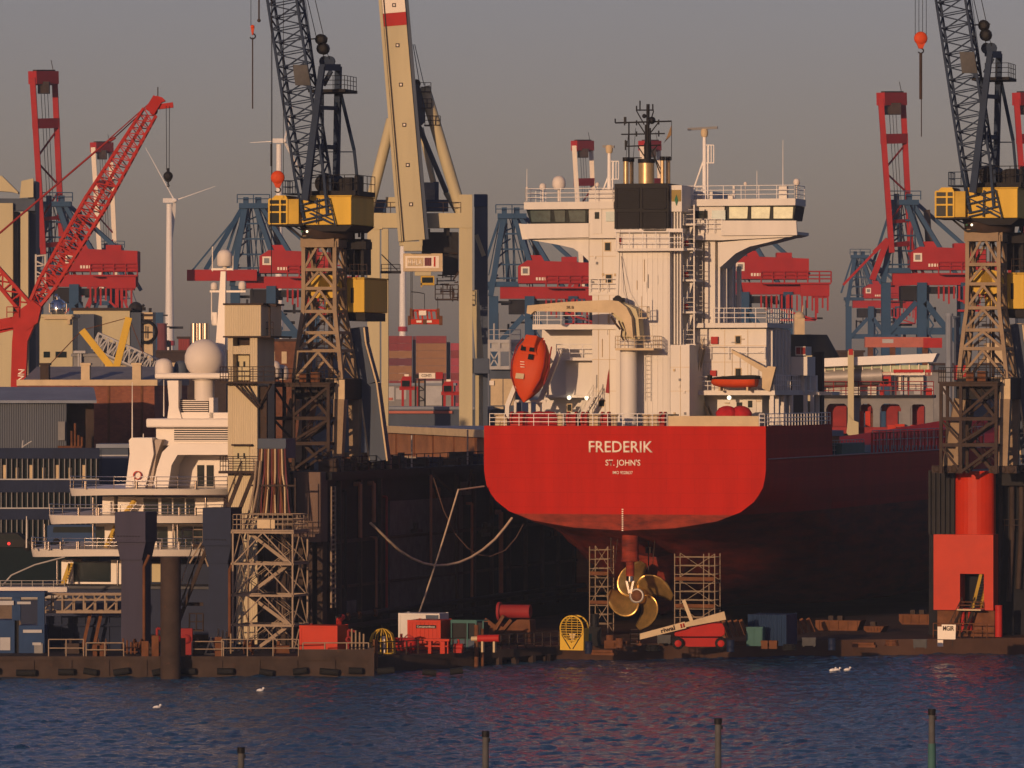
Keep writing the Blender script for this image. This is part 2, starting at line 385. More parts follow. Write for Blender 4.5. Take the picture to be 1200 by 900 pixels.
# river: real wave relief where the camera looks, a plain sheet beyond it
def fbm(nx, ny, sizes, rng):
    out = np.zeros((ny, nx))
    for n0, n1, amp in sizes:
        g = rng.standard_normal((n1 + 3, n0 + 3))
        xs = np.linspace(0, n0, nx); ys = np.linspace(0, n1, ny)
        ix = xs.astype(int); iy = ys.astype(int); fx = xs - ix; fy = ys - iy
        fx = fx * fx * (3 - 2 * fx); fy = (fy * fy * (3 - 2 * fy))[:, None]
        a = g[iy][:, ix]; b = g[iy][:, ix + 1]; c = g[iy + 1][:, ix]; d = g[iy + 1][:, ix + 1]
        out += amp * ((a * (1 - fx) + b * fx) * (1 - fy) + (c * (1 - fx) + d * fx) * fy)
    return out
def river():
    rng = np.random.default_rng(3)
    x0, x1, y0, y1 = -72., 80., 272., 462.; nx, ny = 600, 560
    X, Y = np.meshgrid(np.linspace(x0, x1, nx), np.linspace(y0, y1, ny))
    Z = fbm(nx, ny, [(20, 34, .05), (78, 188, .035), (195, 365, .052), (415, 550, .032)], rng)
    ed = np.minimum(np.minimum(X - x0, x1 - X), np.minimum(Y - y0, y1 - Y)); Z = Z * np.clip(ed / 6., 0, 1)
    vs = np.stack([X, Y, Z], -1).reshape(-1, 3)
    i = (np.arange(ny - 1)[:, None] * nx + np.arange(nx - 1)[None, :]).reshape(-1)
    fs = np.stack([i, i + 1, i + nx + 1, i + nx], -1)
    mb = MB(); mb.v = [tuple(v) for v in vs.tolist()]; mb.f = [tuple(f) for f in fs.tolist()]; mb.mi = [0] * len(mb.f); mb.sm = [True] * len(mb.f)
    B = 3000.
    mb.add([(-B,-300,0),(B,-300,0),(B,y0,0),(-B,y0,0)], [(0,1,2,3)])
    mb.add([(-B,y0,0),(x0,y0,0),(x0,y1,0),(-B,y1,0)], [(0,1,2,3)])
    mb.add([(x1,y0,0),(B,y0,0),(B,y1,0),(x1,y1,0)], [(0,1,2,3)])
    mb.add([(-B,y1,0),(B,y1,0),(B,640,0),(-B,640,0)], [(0,1,2,3)])
    return tag(mb.build('river', M['water']), kind='structure')
river()
mb = MB()
mb.box((-3100, 585, -3), (3100, 3600, 3.2))
tag(mb.build('ground', M['land']), kind='structure')
mb = MB(); mb.box((-200, 474, -3), (-13, 640, 2.9)); tag(mb.build('quay_ground', M['concrete']), kind='structure')

hz = bpy.data.materials.new('haze'); hz.use_nodes = True; hz.node_tree.nodes.remove(hz.node_tree.nodes['Principled BSDF'])
pv = hz.node_tree.nodes.new('ShaderNodeVolumePrincipled'); pv.inputs['Color'].default_value = (.58, .74, 1., 1); pv.inputs['Density'].default_value = .00011; pv.inputs['Anisotropy'].default_value = 0.
hz.node_tree.links.new(pv.outputs[0], hz.node_tree.nodes['Material Output'].inputs['Volume'])
USE_HAZE = True
if USE_HAZE:
    mb = MB(); mb.box((-3200, -320, -5), (3200, 3700, 230)); tag(mb.build('haze', hz), kind='stuff')
# ------------------------------------------------------------------ the red ship in the dock
TH = R(-15.5)
FS = Fr(8.75, 450., 0., TH)
ship = thing('cargo_ship', 'red hulled cargo ship with white bridge house, standing stern first in the floating dock', 'ship', FS)
def resamp(p, n):
    p = [V((a, b)) for a, b in p]; L = [0.]
    for a, b in zip(p[:-1], p[1:]): L.append(L[-1] + (b - a).length)
    out = []
    for k in range(n):
        t = L[-1] * k / (n - 1); i = 0
        while i < len(L) - 2 and L[i + 1] < t: i += 1
        out.append(p[i].lerp(p[i + 1], (t - L[i]) / max(L[i + 1] - L[i], 1e-6)))
    return out
HT, MT = 17.72, 15.15
W = 11.36
secs = [
 (0,  [(W,HT),(W,14.2),(11.2,13.1),(10.6,12.0),(9.4,11.05),(7.4,10.3),(4,9.75),(0,9.55)]),
 (.5, [(W,HT),(W,14.1),(11.2,13.0),(10.6,11.9),(9.4,10.95),(7.4,10.15),(4,9.6),(0,9.4)]),
 (6,  [(W,HT),(W,13.2),(11.1,12),(9.9,10.6),(7.6,9.6),(4,8.9),(1.2,8.5),(0,8.4)]),
 (9.5,[(W,HT),(W,12.9),(11,11.5),(9.4,10),(6.6,8.8),(3,7.9),(1.0,7.3),(0,7.2)]),
 (12, [(W,HT),(W,12.6),(10.9,11),(9,9.4),(5.8,7.9),(2.2,6.4),(.8,4.8),(.55,2.6),(0,2.5)]),
 (18, [(W,HT),(W,11.8),(10.9,10),(9.2,8),(6,6.2),(3,4.8),(1.2,3.4),(.6,2.5),(0,2.45)]),
 (24, [(W,HT),(W,11),(10.9,8.8),(9.5,6.6),(7,4.8),(4,3.6),(1.6,2.7),(0,2.4)]),
 (24.25,[(W,MT),(W,11),(10.9,8.8),(9.5,6.6),(7,4.8),(4,3.6),(1.6,2.7),(0,2.4)]),
 (40, [(W,MT),(W,8),(11.1,5.2),(10,3.4),(8,2.6),(4,2.4),(0,2.4)]),
 (55, [(W,MT),(W,5),(11.1,3.6),(10.2,2.8),(9,2.42),(5,2.4),(0,2.4)]),
 (105,[(W,MT),(W,5),(11.1,3.6),(10.2,2.8),(9,2.42),(5,2.4),(0,2.4)]),
 (128,[(7.5,MT+1),(6.5,10),(5.5,5),(4.6,3),(3.5,2.5),(2,2.4),(0,2.4)]),
 (142,[(.6,MT+2.5),(.5,10),(.4,5),(.35,3.2),(.3,2.8),(.2,2.6),(0,2.5)])]
NS = 26
mb = MB(); rings = []
for y, p in secs:
    q = resamp(p, NS); rings.append([(a.x, y, a.y) for a in q] + [(-a.x, y, a.y) for a in q[-2::-1]])
n = len(rings[0]); vs = [v for r in rings for v in r]; fs = []
for i in range(len(rings) - 1):
    for k in range(n - 1): fs.append((i*n+k, i*n+k+1, (i+1)*n+k+1, (i+1)*n+k))
mb.add(vs, fs, True)
mb.add(rings[0], [tuple(range(n))])                                   # transom
mb.add([rings[0][0], rings[0][-1], rings[6][-1], rings[6][0]], [(0,1,2,3)])   # poop deck
mb.add([rings[7][0], rings[7][-1], rings[10][-1], rings[10][0]], [(0,1,2,3)])   # main deck
mb.add([rings[10][0], rings[10][-1], rings[11][-1], rings[11][0]], [(0,1,2,3)])
mb.add([rings[11][0], rings[11][-1], rings[12][-1], rings[12][0]], [(0,1,2,3)])
mb.add([rings[6][0], rings[6][-1], rings[7][-1], rings[7][0]], [(0,1,2,3)])
hull = mb.build('hull', M['hull'], ship)
es = hull.modifiers.new('split', 'EDGE_SPLIT'); es.split_angle = R(32)
mb = MB(); mb.box((-W + .25, 24.6, MT + .01), (W - .25, 104, MT + .02)); mb.box((-W + .25, .3, HT + .005), (W - .25, 24, HT + .015)); mb.build('deck_sheet', M['dull_grey'], ship, split='prim')
mb = MB(); mb.path([(W+.03, .6, 15.15), (W+.03, 24.2, 15.15), (W+.03, 105, 15.15)], .07); mb.build('rubbing_strake', M['strake_lit'], ship)
# name, port of registry, number, draught marks
def tl(body, x0, x1, ytop, ybot, **k):
    a = FS.P(x0, ybot, -.03); b = FS.P(x1, ytop, -.03)
    return lettering(body, a, b.x - a.x, b.z - a.z, M['text_cream'], ship, **k)
tl('FREDERIK', 690, 765, 517, 530, offset=.012)
tl("ST. JOHN'S", 709.5, 750.5, 538.5, 548, offset=.015)
tl('IMO 9328637', 718, 741.5, 552, 555.7, offset=.012)
mb = MB()
for k in range(11):
    p = FS.P(729.5, 597 + k * 2.45, -.02); mb.box((p.x - .06, -.03, p.z - .045), (p.x + .06, -.005, p.z + .045))
mb.build('draught_mark', M['text_cream'], ship)

# ---- house blocks
house = MB()
def sb(x0, y0, x1, y1, yf, dep): fbox(house, FS, x0, y0, x1, y1, yf, dep)
ZP = HT
sb(722, 272, 785, 500, 6.5, 6)          # casing under the funnel
sb(785.2, 404, 808, 500, 6.6, 5)          # its lower step
sb(690, 222, 722, 345, 11, 9)           # bridge tower, port
sb(694, 345, 722, 500, 10.8, 9)         # lower front panel
sb(722, 225, 835, 500, 12.6, 7.4)       # core behind the casing
sb(635, 386, 700, 500, 14.2, 8)         # port wing of the house
sb(663, 420, 700, 463, 12.4, 3)
sb(808, 385, 898, 460, 11.2, 8.2)        # starboard wing of the house
sb(812, 460, 893, 500, 12.4, 11)
sb(826, 280, 838, 386, 11.4, 7)
house.build('deckhouse', M['white'], ship)
# corrugated stiffener lines on the casing
mb = MB()
p0 = FS.P(728, 300, 6.5); p1 = FS.P(784, 300, 6.5); zt = FS.P(755, 285, 6.5).z
k = p0.x
while k < p1.x: mb.box((k, 6.46, ZP + .1), (k + .05, 6.5, zt)); k += .42
z = ZP + 2.6
while z < zt: mb.box((p0.x, 6.455, z), (p1.x, 6.5, z + .05)); z += 2.65
mb.build('stiffener', M['white'], ship)
# plate seams and hand rails across the house front
mb = MB()
for x0, x1, y, q in ((690,722,262,10.96),(690,722,300,10.96),(690,722,327,10.96),(694,722,386,10.76),(694,722,421,10.76),(694,722,458,10.76),(808,898,405,11.16),(808,898,424,11.16),(808,898,444,11.16),(785.5,808,430,6.56),(785.5,808,458,6.56)): fbox(mb, FS, x0, y, x1, y + .5, q, .05)
for x, y0, y1, q in ((701,345,500,10.76),(714,345,500,10.76),(849,386,458,11.16),(876,386,458,11.16),(797,405,498,6.56),(706,280,342,10.96)): fbox(mb, FS, x, y0, x + .45, y1, q, .05)
mb.build('plate_seam', M['beige'], ship)
rng = random.Random(12)
for k in range(34):
    x0, x1, y0, y1, q = ((692, 720, 282, 340, 11), (697, 720, 350, 480, 10.8), (812, 894, 390, 450, 11.2), (788, 806, 410, 490, 6.6), (728, 780, 300, 345, 6.5), (815, 890, 466, 496, 12.4))[k % 6]
    x = rng.uniform(x0, x1); y = rng.uniform(y0, y1); mb = MB(); kind = k % 3
    if kind == 0: fbox(mb, FS, x, y, x + 2.2, y + 3, q - .12, .13)
    elif kind == 1: fbox(mb, FS, x, y, x + .7, min(y1 + 4, y + rng.uniform(10, 26)), q - .1, .11)
    else: fbox(mb, FS, x, y, x + rng.uniform(4, 7), y + .8, q - .14, .15)
    mb.build(('junction_box', 'wall_pipe', 'cable_tray')[kind], M[('beige', 'white', 'mid_grey')[(k // 3) % 3]], ship)
# decks that overhang
mb = MB()
for a in ((624, 380, 723, 386, 10.6, 6), (805, 378.5, 899, 384, 10.4, 9), (780, 457.5, 908, 463, 9.6, 16), (635, 462.5, 702, 466, 12.5, 3), (650, 419, 700, 422.5, 11.2, 3),
          (720, 268, 800, 272.2, 6.2, 1), (720, 291, 801, 294, 5.6, 1.2), (690, 342, 724, 346, 10.7, 4)):
    fbox(mb, FS, *a)
mb.build('deck_edge', M['white'], ship, split='prim')
# bridge wings
def wing(side):
    if side < 0:
        floor = [(608,262),(610,280),(722,278),(722,271),(640,272)]; fr = [(608.5,262.5),(617,277),(618,279.8),(690,278),(690,261.5)]
        br = [(622,281.2),(690,279.5),(690,306),(684,300),(672,291),(655,287)]; roof = (614, 236.5, 719, 245); wb = [(616.5,245.2),(689,245.2),(688,262.2),(622,262.2)]
    else:
        floor = [(840,271),(803,271),(803,283),(843,285),(950,276),(950,271)]; fr = [(845,258.5),(845,276),(934,275.5),(933,258.5)]
        br = [(841,284),(926,277),(900,284),(878,289),(862,297),(851,307),(843,314)]; roof = (803, 233, 932, 241); wb = [(849,241.2),(932.5,241.2),(929.5,258.2),(851,258.2)]
    t = MB(); fprism(t, FS, fr, 10.2, .25)
    if side < 0: fprism(t, FS, [(608,262),(612,280.5),(722,279),(722,273)], 10.5, 5.2)
    else: fprism(t, FS, [(800,273),(800,281),(846,281.5),(926,277.5),(935,275),(935,271.5)], 10.5, 4.0)
    fprism(t, FS, br, 10.9, 3.6)
    w_ = t.build('bridge_wing', M['white'], ship)
    t = MB(); fbox(t, FS, *roof, 10.1, 6.4 if side < 0 else 3.8); t.build('wing_roof', M['white'], w_)
    t = MB(); fprism(t, FS, wb, 10.8, 5 if side < 0 else 3.3); t.build('window_band', M['glass'], w_)
    t = MB()
    if side < 0:
        xs = [(621,645),(649,662),(666,686)]
        for a, b in xs: fprism(t, FS, [(a, 246.5), (b, 246.5), (b, 260), (a + 2, 260)], 10.74, .05)
        t.build('window', M['glass_green'], w_, split='prim')
    else:
        for a, b in ((854.5,876.5),(880.5,902.5),(906.5,929.5)):
            t = MB(); fprism(t, FS, [(a, 242.5), (b, 242.5), (b - 1, 256), (a, 256)], 10.72, .07); t.build('window', M['glass_warm'], w_)
    t = MB()
    if side < 0:
        z = FS.P(640, 236.4, 10.2).z; a = FS.P(616, 236, 10.2).x; b = FS.P(718, 236, 10.2).x
    else:
        z = FS.P(870, 232.9, 10.2).z; a = FS.P(806, 233, 10.2).x; b = FS.P(931, 233, 10.2).x
    t.rail([(b, 16.4 if side < 0 else 13.8, z), (b, 10.25, z), (a, 10.25, z), (a, 16.4, z)], 1.05, 3, 1.5, .032); t.build('railing', M['white_clean'], w_)
    return w_
wl = wing(-1); wr = wing(1)
# wheelhouse face between the wings
mb = MB(); fbox(mb, FS, 690.2, 236, 722, 279, 10.3, 1); fbox(mb, FS, 800.5, 233.5, 849, 276, 10.6, 2)
mb.build('wheelhouse', M['white'], ship, split='prim')
for a, m in (((813,247,829,257.5),'glass'), ((834,246.5,850,257.5),'glass_cyan'), ((710,248,721,259.5),'glass_cyan')):
    t = MB(); yf = 10.2 if a[0] < 750 else 10.52; fbox(t, FS, *a, yf, .12); t.build('window', M[m], ship)
def door(x0, y0, x1, y1, yf, m='white'):
    t = MB(); fbox(t, FS, x0, y0, x1, y1, yf - .08, .1); d = t.build('door', M[m], ship)
    t = MB(); xm = (x0 + x1) / 2; fbox(t, FS, xm - 2.6, y0 + 3.5, xm + 2.6, y0 + 11.5, yf - .12, .06); t.build('door_window', M['glass'], d)
door(694, 245, 705, 274, 10.3)
for x0, y0, x1, y1, yf in ((709,284.5,715,293.5,11),(710,322,716.5,331,11),(862,394,867.5,402.5,11.2),(862,432,868,440,11.2),(665,474,669.5,481.5,12.4),(702,469,708,476,10.8)):
    t = MB(); fbox(t, FS, x0 - 1, y0 - 1, x1 + 1, y1 + 1, yf - .06, .08); f = t.build('window_frame', M['beige'], ship)
    t = MB(); fbox(t, FS, x0, y0, x1, y1, yf - .09, .06); t.build('window_pane', M['glass'], f)
door(872, 466, 886, 496, 12.4)
t = MB(); fbox(t, FS, 863, 471.5, 869.5, 479.5, 12.3, .1); t.build('window', M['glass'], ship)
for a in ((833,394.5,841,403),(832,434,839,441.5)):
    t = MB(); fbox(t, FS, *a, 10.9, .3); t.build('fire_cabinet', M['red'], ship)
# side faces: pipes and ribs on the starboard side (in shade)
mb = MB()
xs = FS.P(898, 420, 11.2).x
for k in range(6):
    y = 12.2 + k * 1.25; mb.box((xs, y, ZP), (xs + .28, y + .3, FS.P(898, 386, 11.2).z))
xs2 = FS.P(838, 320, 11.4).x
for k in range(5):
    y = 12 + k * 1.3; mb.box((xs2, y, FS.P(830, 386, 11.4).z), (xs2 + .26, y + .3, FS.P(830, 282, 11.4).z))
mb.build('side_rib', M['white'], ship, split='prim')
# slim columns under the starboard bridge wing and on the after deck
mb = MB()
for px, y in ((850, 13.5), (857, 15), (866, 17)):
    a = FS.P(px, 312, y); b = FS.P(px, 384, y); mb.bar(a, b, .34)
for px, y in ((905, 10), (911, 12), (918, 14), (927, 16), (944, 19), (952, 21), (958, 23)):
    a = FS.P(px, 463, y); b = FS.P(px, 499, y); mb.bar((a.x, y, a.z), (a.x, y, ZP), .3)
mb.build('column', M['white'], ship, split='prim')
# rails
mb = MB()
def rl(pix, yf, h=1.05, nb=3, step=1.3):
    mb.mark(); pts = [FS.P(x, y, q) for x, y, q in pix]; mb.rail(pts, h, nb, step, .03)
rl([(625,380,10.7),(690,380,10.7)], 0); rl([(625,380,10.7),(632,380,15)], 0)
rl([(836,378,10.6),(898,378,10.6)], 0, 1.15, 3, .9); rl([(898,378,10.6),(929,379,19)], 0, 1.15, 3, .8)
rl([(810,457,9.8),(907,457,9.8)], 0); rl([(907,457,9.8),(945,458,22)], 0, 1.2, 3, .9)
rl([(652,419,11.3),(698,419,11.3)], 0); rl([(722,291,5.7),(800,291,5.7)], 0, 1.3, 3, 1.2)
rl([(800.5,273,10.2),(846,273,10.2)], 0, 1.1, 3, .7); rl([(691,343,10.6),(722,343,10.6)], 0, 1.1, 3, .8); rl([(812,421,10.9),(896,421,10.9)], 0, 1.0, 2, 1.5)
z = ZP
mb.mark(); mb.rail([(FS.P(574, 500, .3).x, .25, z), (FS.P(782, 500, .3).x, .25, z)], .95, 3, 1.25, .03)
mb.mark(); mb.rail([(FS.P(890, 500, .3).x, .25, z), (W - .15, .25, z), (W - .15, 24, z)], .95, 3, 1.1, .035)
mb.build('railing', M['white_clean'], ship, split='mark')
t = MB(); fbox(t, FS, 783, 487.5, 889, 499.6, .2, .08); t.build('bulwark_panel', M['beige'], ship)
# funnel
mb = MB(); fbox(mb, FS, 720, 215, 783, 270.8, 6.3, 5); fn = mb.build('funnel', M['black'], ship)
mb = MB()
for x0, x1 in ((722, 749), (752, 781)):
    for y0, y1 in ((220, 244), (248, 269)):
        for e in ((x0, y0, x1, y0 + 1), (x0, y1 - 1, x1, y1), (x0, y0, x0 + 1, y1), (x1 - 1, y0, x1, y1)): fbox(mb, FS, *e, 6.2, .12)
        yy = y0 + 2.5
        while yy < y1 - 2: fbox(mb, FS, x0 + 1, yy, x1 - 1, yy + .8, 6.24, .07); yy += 2
fbox(mb, FS, 754, 243.3, 779, 245, 6.1, .2); fbox(mb, FS, 754, 269.2, 780, 270.4, 6.1, .2)
mb.build('louver_panel', M['dark_steel'], fn)
def pipe(x0, x1, y0, y1, y, m='exhaust'):
    a = FS.P((x0 + x1) / 2, y1, y); b = FS.P((x0 + x1) / 2, y0, y); r = (FS.P(x1, y0, y).x - FS.P(x0, y0, y).x) / 2
    t = MB(); t.tube(a, b, r, n=20); p = t.build('exhaust_pipe', M[m], fn)
    return p
pipe(748.5, 766.5, 188, 216, 8.5); pipe(730.5, 736.5, 186, 216, 7.4); pipe(738, 742.5, 186.5, 216, 9); pipe(774, 778.5, 185, 216, 7.6); pipe(780.5, 785.5, 185, 216, 8.6)
t = MB()
for x0, x1, y0, y in ((748,767,187,8.5),(730,737,185,7.4),(737.5,743,185.5,9),(773.5,779,184,7.6),(780,786,184,8.6)):
    a = FS.P((x0+x1)/2, y0, y); t.tube(a - V((0,0,.28)), a + V((0,0,.04)), (FS.P(x1, y0, y).x - FS.P(x0, y0, y).x) / 2 + .02, n=20)
t.build('exhaust_rim', M['black'], fn)
# white trunk right of the funnel with vertical pipes
mb = MB(); fbox(mb, FS, 785.4, 217, 799, 248, 7, 4)
for x in (786.2, 789.6, 793, 796.4): fbox(mb, FS, x, 248, x + 1.7, 403.5, 7.2, .4)
fbox(mb, FS, 785.6, 248, 799, 404, 8.4, 3)
tr = mb.build('pipe_trunk', M['white'], ship)
t = MB(); fbox(t, FS, 787, 222.5, 798, 236, 6.93, .07); t.build('emblem_panel', M['emblem_yellow'], tr)
t = MB(); fprism(t, FS, [(792.5,228),(794.6,234),(792.5,241),(790.4,234)], 6.88, .05); t.build('emblem', M['green'], tr)
# stair tower
st = MB(); ZL = [262, 291, 327.5, 365, 403]
for i, y in enumerate(ZL):
    fbox(st, FS, 787, y, 815, y + 2.2, 8.2, 2.4)
    a = FS.P(788, y, 8.3); b = FS.P(814, y, 8.3); st.rail([a, b], 1.1, 3, .9, .028)
    if i < 4:
        y2 = ZL[i + 1]; st.stairs(FS.P(801, y2, 9.4), FS.P(813, y, 9.4), .7, (0,1,0))
        st.stairs(FS.P(812, y2, 10.2), FS.P(801, (y + y2) / 2, 10.2), .7, (0,1,0))
for x in (788, 813.5):
    st.bar(FS.P(x, 240, 8.3), FS.P(x, 404, 8.3), .12)
st.build('stair_tower', M['white'], ship)
mb = MB()
for i in range(1, 4):
    fbox(mb, FS, 802, ZL[i] - 9, 806, ZL[i] - 3, 8.9, .3)
mb.build('life_buoy', M['red'], ship, split='prim')
t = MB(); fbox(t, FS, 808.6, 408, 820, 440, 11.1, .1); t.build('door', M['dark_steel'], ship)
mb = MB()
mb.mark(); mb.stairs(FS.P(813, 457, 9.9), FS.P(824, 408, 9.9), .8, (0,1,0), rail=.9)
mb.mark(); mb.stairs(FS.P(836, 496, 11.6), FS.P(823, 464, 12.2), 1.0, (0,1,0), n=9); 
mb.build('stairs', M['beige'], ship, split='mark')
mb = MB(); p = FS.P(678, 498, 9); q = FS.P(697, 464, 9); mb.stairs(p, q, .9, (0,1,0), rail=.9); mb.build('stairs', M['white'], ship)
mb = MB(); mb.mark();mb.mark(); mb.ladder(FS.P(826, 457, 10.9), FS.P(826, 425, 10.9));mb.mark(); mb.ladder(FS.P(759, 470, 6.3), FS.P(759, 402, 6.3));mb.mark(); mb.ladder(FS.P(820, 384, 11), FS.P(820, 285, 11)); mb.build('ladder', M['white'], ship, split='mark')
# lit deck lamps
for x, y, q in ((854.5, 466, 10.6), (687.5, 466.5, 12), (667, 466, 12.2)):
    t = MB(); p = FS.P(x, y, q); t.sph(p, .17, 10); t.build('deck_lamp', M['lamp_glow'], ship)
# masts and aerials
def mast(name, pix_list, y, r, m):
    t = MB()
    for x0, y0, x1, y1, k in pix_list: t.tube(FS.P(x0, y0, y), FS.P(x1, y1, y), r * k, n=6)
    return t.build(name, M[m], ship)
mm = MB()
def ml(x0, y0, x1, y1, r, y=8.2, m=mm): m.tube(FS.P(x0, y0, y), FS.P(x1, y1, y), r, n=6)
ml(759,190,759,168,.3); ml(759,168,759.5,122,.14); ml(757,186,757,146,.1); ml(761.5,186,761.5,150,.1)
ml(721,144,787,142,.07); ml(728,157.5,779,156.5,.06); ml(733,171.5,774,170,.06); ml(746,129,766,129,.06); ml(736,185,752,185,.05)
for x, y0, y1 in ((721,139,144),(732,137,147),(746,124,130),(765,122,130),(750,118,130),(733,164,176),(746,141,147),(772,140,146),(746,154,160),(772,153,160),(737,144,190)):
    ml(x, y0, x, y1, .06)
for a in ((746,130,755,146),(766,130,761,146),(748,144,757,158),(772,143,762,156),(764,178,774,204),(762,174,776,202),(748,172,757,186),(770,171,764,178)): ml(*a, .05)
mm.sph(FS.P(764, 141, 8), .3, 10); mm.sph(FS.P(755, 136, 8), .18, 8)
fbox(mm, FS, 731, 137, 733.5, 145, 8.1, .2); fbox(mm, FS, 732, 165, 734.5, 172, 8.1, .2)
mm.build('signal_mast', M['black'], ship)
t = MB(); t.tube(FS.P(787,143,8.2), FS.P(787,188,8.2), .025, n=4); t.tube(FS.P(737,150,8.2), FS.P(731,214,8.2), .02, n=4); t.tube(FS.P(745,150,8.2), FS.P(742,186,8.2), .02, n=4); t.build('signal_line', M['black'], ship, split='prim')
t = MB()
P_ = [FS.P(787, 146, 8.2), FS.P(780, 164, 8.0), FS.P(777.5, 168, 8.3), FS.P(787, 158, 8.2)]
t.add(P_ + [p + V((0, .03, 0)) for p in P_], [(0,1,2,3),(7,6,5,4),(0,4,5,1),(1,5,6,2),(2,6,7,3),(3,7,4,0)]); t.build('signal_flag', M['flag_cloth'], ship)
def radar_mast(x, ytop, ybase, xl, xr, y, bar0, bar1):
    t = MB(); t.tube(FS.P(x, ybase, y), FS.P(x, ytop, y), .19, .15, 8); t.tube(FS.P(x + 4, ybase, y), FS.P(x + 4, ytop + 12, y), .07, n=6)
    t.tube(FS.P(xl, ybase, y), FS.P(x, ytop + 26, y), .08, n=6)
    t.tube(FS.P(xl + 5, ybase - 17, y), FS.P(x, ybase - 17, y), .06, n=6)
    for e in (5, 8, 11):
        t.tube(FS.P(x + e, ytop + 11, y), FS.P(x + e, ytop + 32, y), .05, n=5)
    t.tube(FS.P(x, ytop + 32, y), FS.P(x + 11, ytop + 32, y), .05, n=5); t.tube(FS.P(x, ytop + 11, y), FS.P(x + 11, ytop + 11, y), .05, n=5)
    r = t.build('radar_mast', M['white_clean'], ship)
    t = MB(); p = FS.P(x, ytop, y); t.lathe([(.24, -.1), (.3, .1), (.3, .4), (.2, .55)], p, 12); t.build('radar_drive', M['beige'], r)
    t = MB(); t.bar(FS.P(bar0[0], bar0[1], y), FS.P(bar1[0], bar1[1], y), .2, .2); t.build('radar_scanner', M['mid_grey'], r)
radar_mast(714, 178, 238, 701, 719, 12.4, (706.5, 171.5), (720, 172))
radar_mast(825.5, 159, 236, 808, 830, 12.4, (806, 151.5), (841, 149.5))
for x, y, r, ped, q in ((655, 214, 7.6, 236, 12.5), (636, 218.5, 3.8, 236, 11.5), (933.5, 213, 3.7, 233, 11.5), (873.5, 215, 2.0, 233, 12), (700, 216, 2.3, 236, 11.5), (617.5, 220, 1.5, 236, 11)):
    t = MB(); p = FS.P(x, y, q); rr = FS.P(x + r, y, q).x - p.x
    t.lathe([(rr*.7, -rr*1.05), (rr, -rr*.5), (rr, rr*.1), (rr*.88, rr*.55), (rr*.6, rr*.85), (rr*.25, rr), (1e-4, rr*1.02)], p, 18)
    b = FS.P(x, ped, q); t.tube(b, p - V((0, 0, rr)), rr * .22, n=6)
    t.build('satellite_dome', M['radome'], ship)
t = MB()
for x, y0, y1, q in ((917.5, 164, 234, 11.6), (617.5, 198, 236, 11), (887, 200, 233, 12), (675.5, 190, 236, 13), (860.5, 218, 233, 12)):
    t.tube(FS.P(x, y1, q), FS.P(x, y0, q), .045, .02, 5)
t.build('whip_aerial', M['white_clean'], ship, split='prim')
t = MB(); fbox(t, FS, 912.5, 218, 922, 233, 10.6, .6); fbox(t, FS, 858.5, 218, 861, 233, 12, .2); fbox(t, FS, 853, 229, 858.5, 233, 10.5, .4); t.build('locker', M['white'], ship, split='prim')
# deck crane on its post
dc = MB(); a = FS.P(736.5, 500, 5); r = FS.P(747, 450, 5).x - FS.P(736.5, 450, 5).x
dc.tube((a.x, 5, ZP), (a.x, 5, FS.P(736, 397, 5).z), r * .93, n=24)
crane = dc.build('deck_crane', M['white'], ship)
t = MB()
fprism(t, FS, [(728,397),(729,383),(724,376),(717,368),(711,358),(713,352),(727,354),(738,358),(745,362),(748,372),(750,397)], 4.3, 1.5)
t.build('crane_house', M['cream'], crane)
t = MB(); fprism(t, FS, [(618,358),(617,367),(622,368.5),(626,364.5),(718,366.5),(730,375),(735,393),(742,396),(740,372),(734,360),(725,353),(712,351.5),(690,352.5),(660,354)], 3.5, .72)
jb = t.build('jib', M['beige'], crane)
lettering('SWL 10t', FS.P(664, 362, 3.47), 9 / 15., 3.6 / 15., M['text_dark'], jb, offset=.02)
t = MB(); fbox(t, FS, 718, 349, 729, 354, 3.9, .9); t.tube(FS.P(724, 351, 3.8), FS.P(724, 351, 5), .34, n=12); t.build('winch', M['dark_steel'], crane)
t = MB()
fbox(t, FS, 721, 408, 766, 410.5, 3.6, 2.6); zz = FS.P(740, 408, 3.6).z
t.rail([(FS.P(721, 408, 3.65).x, 6.1, zz), (FS.P(721, 408, 3.65).x, 3.65, zz), (FS.P(766, 408, 3.65).x, 3.65, zz), (FS.P(766, 408, 3.65).x, 6.2, zz)], .95, 3, .7, .025)
fbox(t, FS, 748, 372, 758, 373.5, 4.2, .8); zz = FS.P(750, 372, 4.2).z; t.rail([(FS.P(749, 372, 4.2).x, 4.25, zz), (FS.P(758, 372, 4.2).x, 4.25, zz), (FS.P(758, 372, 4.2).x, 5, zz)], .85, 2, .5, .025)
t.tube(FS.P(752, 372, 4.3), FS.P(752, 347, 4.3), .03, n=4)
t.build('crane_platform', M['beige'], crane)
t = MB()
for y in (389, 391.3): t.sph(FS.P(738, y * 1.0 - 4, 4.15), .2, 10)
t.build('floodlight', M['green'], crane)
t = MB(); t.path([FS.P(727, 270, 6.2), FS.P(725, 340, 5.5), FS.P(724, 352, 4)], .02, 4); t.path([FS.P(728, 300, 6.2), FS.P(733, 340, 5.5), FS.P(737, 357, 4.3)], .02, 4); t.build('crane_wire', M['dark_steel'], crane)
t = MB(); t.path([FS.P(725, 376, 3.6), FS.P(729, 385, 3.5), FS.P(728, 394, 3.5), FS.P(731, 399, 3.5)], .07); t.path([FS.P(716, 371, 3.6), FS.P(722, 380, 3.6), FS.P(727, 386, 3.6)], .09); t.build('hydraulic_hose', M['brown_steel'], crane)
t = MB(); fprism(t, FS, [(712,440),(713.5,433),(714,461),(709.5,460)], 10.68, .1); t.build('red_marking', M['red_dark'], ship)
